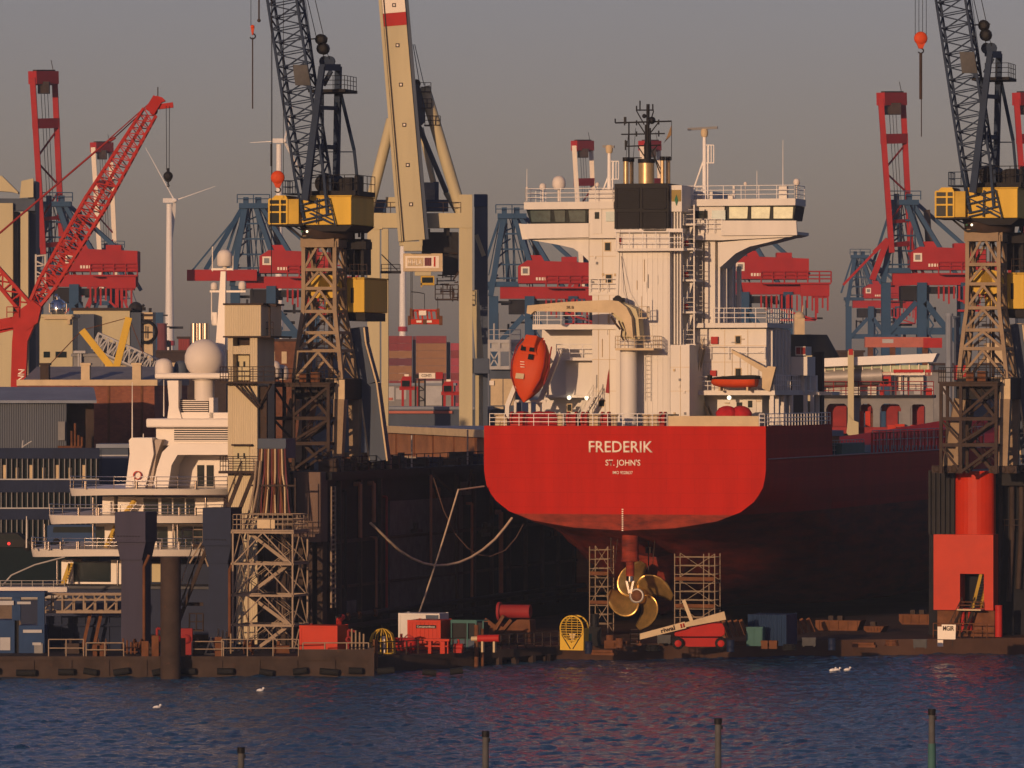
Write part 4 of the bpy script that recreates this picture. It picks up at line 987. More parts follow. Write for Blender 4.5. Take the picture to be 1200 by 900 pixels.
# blue shipping container, teal cabinet, brown crates on the apron
def container(name, label, F2, w_, h, L_, m, group=None, ribs=True, cat='container'):
    root = thing(name, label, cat, F2, group)
    t = MB(); t.box((-w_/2, 0, .05), (w_/2, L_, h)); t.build('container_body', M[m], root)
    t = MB()
    for x in (-w_/2, w_/2 - .14): t.box((x - .02, -.04, 0), (x + .16, .1, h + .03)); t.box((x - .02, L_ - .1, 0), (x + .16, L_ + .04, h + .03))
    t.build('corner_post', M[m], root, split='prim')
    if ribs:
        t = MB()
        for k in range(int(w_ / .32)): x = -w_/2 + .22 + k * .32; t.box((x, -.035, .15), (x + .13, 0.01, h - .15))
        t.build('end_rib', M[m], root)
    t = MB(); t.box((-w_/2 + .15, -.05, h - .14), (w_/2 - .15, .0, h + .02)); t.box((-w_/2 + .15, -.05, .03), (w_/2 - .15, .0, .16)); t.build('end_rail', M[m], root, split='prim')
    return root
b = FDat(899, 757, DZ); c_ = container('shipping_container', 'dark blue ribbed shipping container on the dock apron, behind the teal cabinet', Fr(b.x, b.y, DZ, TH), 2.95, 2.35, 3.6, 'cont_blue')
b = FDat(884, 758, DZ); r_ = thing('equipment_cabinet', 'small teal metal cabinet in front of the blue shipping container', 'cabinet', Fr(b.x, b.y, DZ, TH))
t = MB(); t.box((-.62, 0, .06), (.62, .9, 1.42)); t.box((-.66, -.03, 1.42), (.66, .93, 1.5)); t.build('cabinet_body', M['teal'], r_)
t = MB(); t.box((-.55, -.03, .15), (-.02, 0, 1.35)); t.box((.02, -.03, .15), (.55, 0, 1.35)); t.build('cabinet_door', M['teal'], r_, split='prim')
b = FDat(903, 760, DZ)
for k, (dx, s_) in enumerate(((-.5, .5), (.15, .6))):
    t = MB(); t.box((-s_/2, 0, 0), (s_/2, .5, .62)); t.box((-s_/2 - .03, -.03, .05), (s_/2 + .03, 0, .12)); t.box((-s_/2 - .03, -.03, .5), (s_/2 + .03, 0, .57))
    solo('crate', t, M['rust'], Fr(b.x + dx, b.y - .6, DZ, TH), ('smaller' if k == 0 else 'larger') + ' brown crate in front of the blue shipping container', 'crate', 'brown crates by the blue container')
# white notice board with letters on the orange wall base
p = FDat(1107, 757, DZ); F2 = Fr(p.x, p.y - 1, DZ, TH); r_ = thing('notice_board', 'pale board with dark letters at the foot of the orange wall end', 'sign', F2)
t = MB(); t.prism([(-.62, .55), (-.62, 1.5), (-.3, 1.5), (-.3, 1.66), (.78, 1.66), (.75, .55)], 0, .06); t.box((-.62, 0, 0), (-.2, .06, .5)); t.build('board_panel', M['text_cream'], r_)
lettering('MGIR', (-.2, -.03, 1.2), .85, .36, M['text_dark'], r_, offset=.02)
t = MB(); t.bar((-.5, .08, 0), (-.5, .08, 1.4), .08); t.bar((.5, .08, 0), (.5, .08, 1.4), .08); t.build('board_post', M['brown_steel'], r_, split='prim')

# red boom lift with a pale boom
def boom_lift():
    b = FDat(822, 761, DZ); F2 = Fr(b.x, b.y, DZ, 0); r = thing('boom_lift', 'red boom lift with cream lettered boom, parked below the propeller', 'boom lift', F2)
    t = MB(); t.prism([(-1.7,.35),(-1.5,.85),(1.5,.85),(1.7,.35),(1.0,.2),(-1.0,.2)], .1, 1.7); t.build('chassis', M['red'], r)
    t = MB(); t.prism([(-2.0,1.0),(-2.0,1.75),(-1.6,1.95),(1.55,1.95),(1.75,1.6),(1.75,1.1),(1.5,.95),(-1.6,.95)], 0, 1.8); t.build('turntable', M['red'], r, .06)
    for x in (-1.75, 1.45):
        for y in (-.1, 1.5):
            t = MB(); t.lathe([(.2, -.16), (.4, -.16), (.45, -.08), (.45, .12), (.38, .18)], (x, y, .45), 16, 'y'); w_ = t.build('wheel', M['rubber'], r)
            t = MB(); t.lathe([(1e-3, -.17), (.24, -.19), (.26, -.16)], (x, y, .45), 14, 'y'); t.build('wheel_rim', M['red'], w_)
    t = MB(); a = V((-4.7, -.35, .95)); c = V((1.75, -.35, 2.55)); t.bar(a, V((-1.2, -.35, 1.85)), .42, .42, w2=.4, h2=.5); t.bar(V((-1.2, -.35, 1.85)), c, .4, .34, h2=.62); bm = t.build('boom', M['beige'], r)
    lettering('riwal', (-3.0, -.62, 1.24), 1.05, .34, M['text_dark'], bm, ux=(1, 0, .25), uz=(-.25, 0, 1), offset=.02)
    lettering('II', (-1.55, -.62, 1.62), .3, .3, M['red'], bm, ux=(1, 0, .25), uz=(-.25, 0, 1), offset=.02)
    t = MB(); t.bar((-.7, -.3, 2.0), (-1.35, -.3, 3.7), .26, .26); t.build('jib_arm', M['beige'], r)
    t = MB(); t.rail([(-5.3, -.7, .5), (-4.7, -.7, .5), (-4.7, .1, .5), (-5.3, .1, .5), (-5.3, -.7, .5)], 1., 3, .6, .03); t.box((-5.3, -.7, .42), (-4.7, .1, .5)); t.build('work_basket', M['brown_steel'], r)
boom_lift()
# yellow caged drum
def cage_drum():
    b = FDat(670, 762, DZ); F2 = Fr(b.x, b.y, DZ, R(-25)); r = thing('fan_drum', 'yellow round caged blower standing at the left end of the dock apron', 'blower', F2)
    t = MB(); c = (0, 0, 1.75); 
    for yy in (0, .9): t.lathe([(.88, -.05), (.98, -.05), (.98, .05), (.88, .05), (.88, -.05)], (0, yy, 1.62), 28, 'y', cap=False)
    for k in range(9): z = -.72 + k * .18; hw = math.sqrt(.9 ** 2 - z * z); t.tube((-hw, 0, 1.62 + z), (hw, 0, 1.62 + z), .028, n=5)
    for x in (-.45, 0, .45): hh = math.sqrt(.9 ** 2 - x * x); t.tube((x, .02, 1.62 - hh), (x, .02, 1.62 + hh), .022, n=5)
    for k in range(12): a = R(k * 30); t.tube((.95 * math.cos(a), 0, 1.62 + .95 * math.sin(a)), (.95 * math.cos(a), .9, 1.62 + .95 * math.sin(a)), .03, n=5)
    t.build('cage', M['yellow'], r)
    t = MB(); t.prism([(-.95, 0), (-.98, 1.6), (-.7, 1.0), (0, .55), (.7, 1.0), (.98, 1.6), (.95, 0)], .0, .9); t.build('housing', M['yellow'], r)
    t = MB(); t.bar((-.8, -.03, 1.15), (-.1, -.03, .1), .06); t.bar((.8, -.03, 1.15), (.1, -.03, .1), .06); t.build('housing_rib', M['dark_steel'], r, split='prim')
    t = MB(); t.prism([(-.28, 1.25), (.28, 1.25), (0, .55)], .1, .2); t.build('inner_plate', M['beige'], r)
    t = MB(); t.box((.4, .95, .1), (.95, 1.5, 1.2)); t.build('motor_box', M['green'], r)
cage_drum()
for k, (px, pyb, w_, h, m, lab, cat) in enumerate(((715, 760, .9, 1.0, 'rust', 'rusty machine part beside the yellow caged blower', 'machine'), (697, 757, 1.0, 2.4, 'black', 'dark upright compressor behind the yellow caged blower', 'compressor'))):
    b = FDat(px, pyb, DZ); t = MB(); t.box((-w_/2, 0, 0), (w_/2, .8, h*.6)); t.tube((0, .4, h*.6), (0, .4, h), w_*.34, n=10); t.box((-w_*.35, -.12, h*.15), (w_*.35, 0, h*.45))
    solo('compressor' if k else 'machine_part', t, M[m], Fr(b.x, b.y, DZ), lab, cat)

rng = random.Random(21)
items_ = [('oil_drum', 'drum'), ('timber_stack', 'timber'), ('hose_coil', 'hose'), ('tool_chest', 'chest')]
spots_ = [(726, 762, 'below the lower left propeller blade'), (738, 757, 'straight below the propeller hub'), (765, 763, 'under the boom lift\'s pale boom'), (778, 755, 'between propeller and right scaffold tower'), (856, 764, 'right of the boom lift'), (866, 757, 'left of the teal cabinet'), (925, 762, 'right of the brown crates'), (948, 758, 'in front of the longest support block'), (975, 762, 'on the apron under the longest support block'), (1012, 759, 'in front of the short support block'), (1045, 757, 'left of the orange wall base, farther'), (1078, 760, 'left of the notice board'), (690, 766, 'right of the yellow caged blower'), (706, 768, 'at the apron edge below the left scaffold tower')]
for k, (px, py, where) in enumerate(spots_):
    b = FDat(px, py, DZ); t = MB(); kind = k % 4
    if kind == 0:
        t.lathe([(.28, 0), (.3, .05), (.28, .1), (.28, .42), (.3, .45), (.28, .5), (.28, .85), (.3, .9)], (0, 0, 0), 16)
    elif kind == 1:
        for j in range(3): t.box((-.9, j * .22, .02), (.9, j * .22 + .19, .2)); t.box((-.85, j * .22, .22), (.8, j * .22 + .19, .38))
    elif kind == 2:
        for j in range(4): t.path([((.5 - .03 * j) * math.cos(R(a)), (.5 - .03 * j) * math.sin(R(a)), .07 + j * .11) for a in range(0, 361, 30)], .06, 6)
    else:
        t.box((-.5, 0, .08), (.5, .5, .6)); t.box((-.53, -.03, .6), (.53, .53, .7)); t.box((-.08, -.05, .45), (.08, 0, .55)); t.box((-.45, .05, 0), (-.35, .45, .08)); t.box((.35, .05, 0), (.45, .45, .08))
    solo(items_[kind][0], t, M[('navy', 'rust', 'rubber', 'dull_grey')[kind] if k % 5 else 'rust'], Fr(b.x, b.y, DZ, R(rng.uniform(-30, 30))), 'small dark %s %s' % (items_[kind][0].replace('_', ' '), where), items_[kind][1], 'small gear on the dock apron')
# mooring lines from the ship
def rope(pts, r, m, label, name='mooring_rope', group='mooring ropes from the ship\'s stern'):
    t = MB(); t.path(pts, r, 6); return solo(name, t, M[m], Fr(0, 0, 0), label, 'rope', group)
def caten(a, b, sag, n=22):
    a = V(a); b = V(b); return [a.lerp(b, k / n) - V((0, 0, sag * 4 * (k / n) * (1 - k / n))) for k in range(n + 1)]
rope([at(567, 570, 452), at(537, 574, 449)] + [at(537 + (490 - 537) * k / 6, 574 + (722 - 574) * k / 6 + 3 * math.sin(math.pi * k / 6), 449 - k * 1.4) for k in range(1, 7)], .075, 'rope', 'pale mooring rope running from the stern corner, bent down to the dock floor')
P0, P1 = at(434, 613, 438), at(600, 607, 452); cp = [at(x, y, 438 + (x - 434) / 166 * 14) for x, y in ((434,613),(444,622),(455,633),(468,645),(482,654),(496,660),(510,662.5),(524,662),(538,659),(552,653),(566,644),(580,632),(591,619),(600,607))]
rope(cp, .10, 'rope', 'thick pale mooring rope hanging in a deep curve left of the red stern')
rope([at(x, y, 446 + k * .9) for k, (x, y) in enumerate(((508,560),(520,598),(533,625),(548,642),(560,650),(575,652),(592,645),(605,630),(613,615)))], .05, 'rope_dark', 'dark brown rope sagging behind the pale ones')
# ------------------------------------------------------------------ the two lattice jib cranes on the dock walls
def dock_crane(FC, label, group):
    r = thing('dock_crane', label, 'crane', FC, group)
    P = FC.P
    # slender lattice tower
    t = MB(); yf = 0.
    def corner(px, py, y): return P(px, py, y)
    lev = [(283, 356, 392.5), (316, 356, 392.5), (338, 356, 392.5), (365, 355.5, 393), (390, 352.5, 396.5), (411, 350.5, 399.5), (445, 347.5, 403.5)]
    rings = []
    for y, xl, xr in lev:
        a = P(xl, y, 0); b = P(xr, y, 0); w_ = b.x - a.x; z = a.z; cx = (a.x + b.x) / 2; cy = 1.25
        rings.append([V((cx - w_/2, cy - w_/2, z)), V((cx + w_/2, cy - w_/2, z)), V((cx + w_/2, cy + w_/2, z)), V((cx - w_/2, cy + w_/2, z))])
    for k in range(4):
        for i in range(len(rings) - 1): t.bar(rings[i][k], rings[i+1][k], .3)
    for i, g in enumerate(rings):
        for k in range(4): t.bar(g[k], g[(k+1) % 4], .24 if i else .55, .24 if i else .9)
        if i:
            u = rings[i-1]
            for k in range(4):
                m = (u[k] + u[(k+1) % 4]) / 2; t.bar(m - V((0,0,.1)), g[k], .19); t.bar(m - V((0,0,.1)), g[(k+1) % 4], .19)
    tw = t.build('tower', M['tower_steel'], r)
    cx, cy = (rings[0][0].x + rings[0][1].x) / 2, 1.25
    t = MB(); t.ladder((cx - .3, cy, rings[-1][0].z), (cx - .3, cy, rings[0][0].z), .6, .03); t.tube((cx + .5, cy + .3, rings[-1][0].z), (cx + .5, cy + .3, rings[0][0].z), .12, n=8); t.tube((cx + .2, cy + .6, rings[-1][0].z), (cx + .2, cy + .6, rings[0][0].z), .06, n=6); t.build('tower_ladder', M['brown_steel'], r)
    # portal below
    z0 = rings[-1][0].z; z1 = P(400, 468, 0).z; g = rings[-1]
    t = MB()
    t.box((g[0].x - .1, g[0].y - .2, z1), (g[1].x + .35, g[2].y + .2, z0 + .05)); pb = t.build('portal_girder', M['dark_steel'], r)
    t = MB(); t.box((P(395, 450, -.3).x, g[0].y - .35, z1 - .1), (P(407, 450, -.3).x, g[0].y - .18, z0)); t.build('girder_plate', M['beige'], pb)
    for k, (sx, sy) in enumerate(((-1, -1), (1, -1), (1, 1), (-1, 1))):
        a = V((g[k].x - sx * .1, g[k].y, z1)); b = V((g[k].x + (sx * .9 if sx < 0 else -.2), g[k].y + sy * .3, 0.35)); t = MB(); t.bar(a, b, .85, .85, w2=.7, h2=.7); t.build('portal_leg', M['tower_steel'], r)
        t = MB(); t.box((b.x - 1.1, b.y - .4, 0), (b.x + 1.1, b.y + .4, .55))
        for w_ in (-.7, 0, .7): t.lathe([(.05, -.45), (.28, -.45), (.28, .45), (.05, .45)], (b.x + w_, b.y, .28), 12, 'y')
        t.build('bogie', M['brown_steel'], r)
    # bent rear legs
    for dx, y in ((0, 4.2), (0, 8.5)):
        t = MB(); pts = [P(419, 384, y), P(421, 402, y), P(434, 450, y), P(446, 540, y)]
        for a, b in zip(pts[:-1], pts[1:]): t.bar(a, b, 1.35, 1.2)
        t.build('rear_leg', M['blue_grey'], r)
        t = MB()
        for s_ in (-.72, .72):
            for a, b in zip(pts[:-1], pts[1:]): t.bar(a + V((s_, -.62, 0)), b + V((s_, -.62, 0)), .12, .12)
        t.build('leg_flange', M['beige'], r)
    # slewing ring and house
    c = P(384, 272, 1.25); t = MB(); zt = P(384, 262, 1).z; zb = P(384, 281, 1).z
    t.lathe([(1.5, zb), (1.95, zb + .1), (2.0, zt - .5), (2.3, zt)], (c.x, 1.25, 0), 28); t.build('slewing_ring', M['brown_steel'], r)
    a = P(353.5, 248, -1.4); b = P(411.5, 248, -1.4); zt = P(380, 230.5, -1.4).z; zb = P(380, 263.5, -1.4).z
    t = MB(); t.box((a.x, -1.4, zb), (b.x, 4.6, zt)); h = t.build('machinery_house', M['yellow'], r, .05)
    t = MB(); t.prism([(a.x - .1, zb - .02), (b.x + .1, zb - .02), (b.x - .5, zb - .5), (a.x + 1.6, zb - .5)], -1.3, 4.5); t.build('house_base', M['dark_steel'], r)
    t = MB(); t.box((a.x - .06, -1.46, zt), (b.x + .06, 4.66, zt + .1)); t.build('house_roof', M['yellow_dull'], h)
    # cab
    a2 = P(315.5, 248, -2.0); b2 = P(336.5, 248, -2.0); zt2 = P(325, 233.5, -2).z; zb2 = P(325, 262.5, -2).z
    t = MB(); t.box((a2.x + .08, -1.95, zb2), (b2.x + .9, 1.4, zt2)); cb = t.build('cab', M['yellow_dull'], r)
    t = MB()
    for x in (a2.x, (a2.x * .38 + b2.x * .62), b2.x): t.bar((x, -2.02, zb2), (x, -2.02, zt2), .13)
    for z in (zb2, zb2 + (zt2 - zb2) * .48, zb2 + (zt2 - zb2) * .78, zt2): t.bar((a2.x, -2.03, z), (b2.x, -2.03, z), .12)
    t.build('cab_frame', M['yellow'], cb)
    xm = a2.x * .38 + b2.x * .62
    for x0, x1 in ((a2.x + .08, xm - .08), (xm + .08, b2.x - .06)):
        for f0, f1 in ((.03, .46), (.5, .76), (.8, .97)):
            t = MB(); t.box((x0, -1.99, zb2 + (zt2 - zb2) * f0), (x1, -1.94, zb2 + (zt2 - zb2) * f1)); t.build('window', M['glass'], cb)
    t = MB(); t.prism([(a2.x + .1, zt2), (b2.x, zt2), (b2.x - .2, zt2 + .3), (a2.x + .4, zt2 + .3)], -1.8, 1.2); t.build('cab_roof', M['yellow'], cb)
    t = MB(); t.box((a2.x + .05, -2.1, zb2 - .14), (b2.x + 1.2, 1.4, zb2 - .02)); t.bar((a2.x + 1.0, -.5, zb2 - .1), (b2.x + .7, -.5, zb2 - 1.0), .14); t.bar((b2.x + .7, -.5, zb2 - 1.0), (b2.x + 2.3, -.5, zb2 - .9), .14); t.bar((a2.x + 1, 1, zb2 - .1), (b2.x + 1.4, 1, zb2 - .9), .1); t.build('cab_support', M['dark_steel'], cb)
    for x, m in ((.75, 'green'), (1.15, 'lamp_glow')):
        t = MB(); t.sph((b2.x + x, -.6, zb2 - .55), .09, 8); t.build('signal_lamp', M[m], cb)
    zd = P(380, 229.5, 0).z
    t = MB(); t.box((P(333, 228, -1).x, -1.5, P(340, 228, -1).z), (P(350, 228, -1).x, 1, P(340, 226.5, -1).z)); zz = P(340, 226.5, -1).z; t.rail([(P(333.5, 228, -1).x, 1, zz), (P(333.5, 228, -1).x, -1.45, zz), (P(348, 228, -1).x, -1.45, zz)], .95, 2, .6, .03)
    t.build('cab_platform', M['crane_blue'], r)
    # deck on the house with winches
    t = MB(); x0 = P(362, 225, 0).x; x1 = P(421, 225, 0).x
    t.box((x0, -1.0, zd), (x1, 4.2, zd + .35)); t.tube((x0 + 1.2, 0, zd + .95), (x0 + 1.2, 3.4, zd + .95), .75, n=16); t.tube((x0 + 2.6, .6, zd + .8), (x0 + 2.6, 3.6, zd + .8), .6, n=16); t.box((x1 - 1.2, 0, zd + .3), (x1 - .6, 2.5, zd + 1.4)); t.box((P(418, 225, 0).x, -.6, zd), (P(422.5, 225, 0).x, .6, zd + 1.5))
    t.build('winch_deck', M['dark_steel'], r)
    t = MB(); t.rail([(x0 + .5, -1.0, zd + .35), (x1, -1.0, zd + .35), (x1, 4.1, zd + .35)], 1.2, 2, 1.0, .03); t.build('deck_railing', M['dark_steel'], r)
    # A-frame
    t = MB(); A = P(377.5, 78, -2.5); B = P(396.5, 78, 2.2)
    A0 = P(357.5, 235, -2.6); B0 = P(393.5, 238, 2.8)
    t.bar(A0, A, .55, .5, w2=.42, h2=.42); t.bar(B0, B, .46, .46)
    for y, w_ in ((79, .5), (126, .3), (171, .32)):
        f = (y - 78) / 157.; p = A.lerp(A0, f); q = B.lerp(B0, f); t.bar(p, q, w_ * .8, w_)
        if y > 80:
            for s_, e_, o_ in ((p, q, 1), (q, p, 1)):
                d = (e_ - s_).normalized(); t.bar(s_ + d * .7, s_ + (A if s_ is p else B).__sub__(s_).normalized() * .6, .14); t.bar(s_ + d * .7, s_ + ((A0 if s_ is p else B0) - s_).normalized() * .6, .14)
    t.bar(P(378, 105, 3.4), P(378, 235, 4.2), .18); 
    t.bar(P(398.5, 106, 2.4), P(415, 176, 3.4), .2); t.bar(P(415, 176, 3.4), P(421, 232, 3.8), .2); t.bar(P(380, 178, 2.5), P(416, 178, 3.4), .08)
    for x in (380.5, 386.5): p = P(x, 72, 1.4); t.tube(p - V((0, .12, 0)), p + V((0, .12, 0)), .42, n=12); t.bar(p, p - V((0, 0, .6)), .25)
    t.bar(P(388, 83, 1.6), P(379, 100, 1.6), .3)
    af = t.build('a_frame', M['crane_blue'], r)
    t = MB(); z = P(382, 108, .4).z; t.box((P(361, 108, .2).x, .2, z), (P(404.5, 108, .2).x, 3.4, z + .22)); t.build('platform', M['dark_steel'], af)
    t = MB(); x0 = P(377, 108, .3).x; x1 = P(404, 108, .3).x; t.rail([(x0, .25, z + .2), (x1, .25, z + .2), (x1, 3.3, z + .2)], 1.05, 3, .8, .025); t.build('platform_railing', M['dark_steel'], af)
    # lattice boom
    a = P(372.5, 246, -1.0); b = P(272, -400, -1.0)
    t = MB(); m0 = a.lerp(b, .06); d = (b - a).normalized(); sd_ = V((0, 1, 0)).cross(d)
    t.truss(m0, a.lerp(b, .42), (2.3, 1.7), (2.3, 1.7), sd_, (0, 1, 0), 16, .09, .05)
    t.truss(a.lerp(b, .42), b, (2.3, 1.7), (1.2, 1.0), sd_, (0, 1, 0), 20, .08, .045)
    for s_ in (-1, 1):
        for e in (-.8, .8): t.bar(m0 + sd_ * (s_ * 1.15) + V((0, e, 0)), a + sd_ * (s_ * .95) + V((0, e * .7, -.6)), .2)
    bm = t.build('boom', M['crane_blue'], r)
    t = MB(); p = P(343, 76, -2.0); q = P(360, 76, -2.0); p2 = P(346, 100, -2); q2 = P(364, 100, -2)
    t.add([p, q, q2, p2] + [v + V((0, .06, 0)) for v in (p, q, q2, p2)], [(0,1,2,3),(7,6,5,4),(0,4,5,1),(1,5,6,2),(2,6,7,3),(3,7,4,0)]); t.build('boom_plate', M['dull_grey'], bm)
    t = MB(); t.truss(P(364, 250, -1.7), P(389, 262, -1.7), (.1, .1), (.1, .1), (1, 0, 0), (0, 1, 0), 1, .05, .04)
    for x0, y0, x1, y1 in ((352, 240, 386, 232), (352, 248, 388, 240), (353, 258, 389, 250), (356, 232, 388, 246), (356, 242, 390, 258), (354, 262, 380, 256), (385, 232, 393, 264), (372, 232, 371, 262)):
        t.bar(P(x0, y0, -1.75), P(x1, y1, -1.75), .1)
    t.build('boom_heel', M['crane_blue'], bm)
    # pendant ropes with a sheave block
    blk = P(376.5, 54, .8)
    t = MB(); t.lathe([(.12, -.3), (.42, -.3), (.42, .3), (.12, .3)], blk + V((0, 0, .5)), 12, 'y'); t.lathe([(.12, -.3), (.46, -.3), (.46, .3), (.12, .3)], blk + V((.15, 0, -.2)), 12, 'y'); t.bar(blk + V((-.9, 0, .55)), blk + V((.5, 0, .6)), .1); t.build('sheave_block', M['black'], r)
    t = MB()
    for s_ in (-.35, .25): t.tube(blk + V((s_, 0, .5)), b + V((s_, 0, 0)), .03, n=4)
    for x in (380, 387): t.tube(blk + V((.1 if x < 384 else .4, 0, -.3)), P(x, 72, 1.4), .03, n=4)
    t.tube(P(349, 0, -.6), P(372, 108, -.6), .025, n=4); t.tube(P(358, 0, -.4), P(384, 190, -.4), .02, n=4); t.tube(P(392, 110, 2.4), P(398, 232, 2.4), .02, n=4)
    t.build('pendant_rope', M['dark_steel'], r, split='prim')
    # rear hoist frame and lower machinery box
    t = MB()
    for x in (404, 414, 425): t.bar(P(x, 268, 3), P(x, 330, 3), .22)
    t.box((P(406, 280, 4).x, 4, P(406, 322, 4).z), (P(426, 280, 4).x, 6, P(406, 280, 4).z)); t.box((P(402, 283, 2).x, 2.2, P(406, 292, 2).z), (P(428, 280, 2).x, 3.8, P(406, 283, 2).z))
    t.build('hoist_frame', M['dark_steel'], r)
    t = MB()
    for x in (405, 412, 421): t.mark(); t.tube(P(x, 278, 2), P(x, 272, 2), .1, n=6)
    zz = P(420, 325, 1.6).z; t.mark(); t.rail([(P(410, 325, 1.6).x, 1.6, zz), (P(430, 325, 1.6).x, 1.6, zz)], 1.0, 2, .7, .03); t.build('hoist_railing', M['brown_steel'], r, split='mark')
    a = P(381, 340, 2.8); b = P(427, 340, 2.8); zt = P(405, 327, 2.8).z; zb = P(405, 366, 2.8).z
    t = MB(); t.box((a.x, 2.8, zb), (b.x, 9.0, zt)); lb = t.build('lower_house', M['yellow'], r, .05)
    t = MB(); t.box((a.x - .05, 2.72, zt), (b.x + .07, 9.1, zt + .12)); t.build('house_roof', M['yellow_dull'], lb)
    t = MB(); fbox(t, FC, 411, 337, 414, 355, 2.7, .1); t.build('house_vent', M['dark_steel'], lb)
    t = MB(); t.box((P(404, 366, 3).x, 3.2, P(404, 376, 3).z), (P(427, 366, 3).x, 8.6, zb - .02)); t.build('house_support', M['dark_steel'], r)
    for k in range(2):
        x = 369 + k * 12; t = MB(); p = P(x + 5, 336, 1.0); t.tube(p - V((0, .1, 0)), p + V((0, .4, 0)), .9, n=16); t.build('drive_gear', M['yellow'], r)
    # stair and access lattice beside the portal
    t = MB(); px0, px1 = 321, 385; zt = P(350, 450, -2.4).z; ys = (-2.4, .2); xs = (P(px0, 450, -2.4).x, P(344, 450, -2.4).x, P(px1, 450, -2.4).x)
    for x in xs:
        for y in ys: t.bar((x, y, 0), (x, y, zt), .24)
    lv = [0, zt * .33, zt * .62, zt]
    for z in lv[1:]:
        for y in ys: t.bar((xs[0], y, z - .1), (xs[2], y, z - .1), .2, .26)
        for x in xs: t.bar((x, ys[0], z - .1), (x, ys[1], z - .1), .2)
    for i in range(3):
        t.bar((xs[1], ys[0], lv[i] + .1), (xs[2], ys[0], lv[i+1] - .2), .2); t.bar((xs[1], ys[1], lv[i] + .1), (xs[2], ys[1], lv[i+1] - .2), .18); t.bar((xs[0], ys[0], lv[i+1] - .2), (xs[1], ys[0], lv[i] + .1), .16)
    ac = t.build('access_tower', M['brown_steel'], r)
    t = MB(); t.box((xs[0] - .2, ys[0] - .2, zt), (xs[2] + .2, ys[1] + .2, zt + .12)); t.build('access_floor', M['brown_steel'], ac)
    t = MB(); t.rail([(xs[0] - .15, ys[1], zt + .1), (xs[0] - .15, ys[0] - .15, zt + .1), (xs[2] + .15, ys[0] - .15, zt + .1), (xs[2] + .15, ys[1], zt + .1)], 1.05, 3, .9, .03); t.build('access_railing', M['dark_steel'], ac)
    t = MB()
    for i in range(3): a, b = ((xs[1] + .3, -.9, lv[i]), (xs[2] - .3, -.9, lv[i+1])); a, b = (a, b) if i % 2 else ((xs[2] - .3, -.9, lv[i]), (xs[1] + .3, -.9, lv[i+1])); t.mark(); t.stairs(a, b, .8, (0, 1, 0), rail=.9)
    t.build('access_stairs', M['brown_steel'], ac, split='mark')
    t = MB(); t.box((xs[1] + 1.2, ys[0] + .5, zt + .15), (xs[1] + 1.9, ys[0] + 1.1, zt + .9)); t.box((xs[1] + .3, ys[0] + .5, zt + .15), (xs[1] + .9, ys[0] + 1.1, zt + .8)); t.build('control_cabinet', M['rust'], ac, split='prim')
    return r
GC = 'lattice jib cranes standing on the dock walls'
FL_ = frame_at(378, 440, ZW, TH)
crl = dock_crane(FL_, 'left lattice jib crane with yellow house, on the dock wall beside the white lift tower', GC)
FR_ = frame_at(1156, 450, 14.05, TH)
crr = copy_tree(crl); crr.location = FR_.loc; crr.scale = (1.0, 1.0, 1.062)
crr['label'] = 'right lattice jib crane with yellow house, on the dock wall above the orange wall end'
# hooks (hanging things)
def hook(px, pytop, pybot, d, size, m, label, nrope=2, tail=None, body='block'):
    p = at(px, pytop, d); F2 = Fr(p.x, p.y, p.z, 0); r = thing('crane_hook', label, 'hook', F2, 'hooks hanging from the crane jibs'); h = (pybot - pytop) / FPX * d
    t = MB(); s_ = size
    t.lathe([(s_*.15, -.22), (s_*.5, -.2), (s_*.56, 0), (s_*.5, .2), (s_*.15, .22)], (0, 0, -s_*.55), 18, 'y'); t.prism([(-s_*.5, -s_*.6), (s_*.5, -s_*.6), (s_*.16, -h*.8), (-s_*.16, -h*.8)], -.2, .2)
    t.build('hook_block', M[m], r)
    t = MB(); c = V((0, 0, -h * .9)); pts = [c + V((.22 * math.sin(R(a)), 0, .2 * math.cos(R(a)))) for a in range(0, 280, 35)]; t.path(pts, .06); t.tube((0, 0, -h*.78), pts[0], .07, n=6); t.build('hook_claw', M['dark_steel'], r)
    top = 30.
    t = MB()
    for k in range(nrope): x = (k / max(1, nrope - 1) - .5) * s_ * .9; t.tube((x, 0, -s_*.3), (x, 0, top), .022, n=4)
    t.build('hoist_rope', M['dark_steel'], r, split='prim')
    if tail:
        t = MB(); t.tube((0, 0, -h), (0, 0, -h - tail[0]), tail[1], n=6); t.build('sling', M['brown_steel'], r)
        if len(tail) > 2: t = MB(); t.tube((.05, 0, -h - tail[0]), (.05, 0, -h - tail[0] - tail[2]), .04, n=5); t.build('sling_tail', M['brown_steel'], r)
hook(325.5, 200, 225, 437, .95, 'boat_orange', 'large orange hook block hanging in front of the left crane above its cab', 2)
hook(296, 29, 44, 437, .28, 'boat_orange', 'small red hook with a long thin sling, left of the left crane jib', 1, (5.4, .055))
hook(1079, 37, 62, 447, .95, 'boat_orange', 'orange hook block with long brown slings, left of the right crane jib', 4, (3.6, .13, 2.9))
t = MB(); p = at(303.5, 24, 437); t.tube((0, 0, 0), (0, 0, 30), .07, n=6); t.sph((0, 0, 0), .14, 8); solo('hoist_wire', t, M['brown_steel'], Fr(p.x, p.y, p.z), 'dark vertical wire hanging into the sky beside the small red hook', 'wire')
p = at(318, 170, 437); t = MB(); t.tube((0, 0, -3.5), (0, 0, 42), .022, n=4); t.tube((0, 0, -1.6), (0, 0, .1), .09, n=6); t.tube((0, 0, -10), (0, 0, -3.5), .03, n=4); solo('hoist_wire', t, M['dark_steel'], Fr(p.x, p.y, p.z), 'thin dark hoist wire beside the large orange hook block', 'wire')
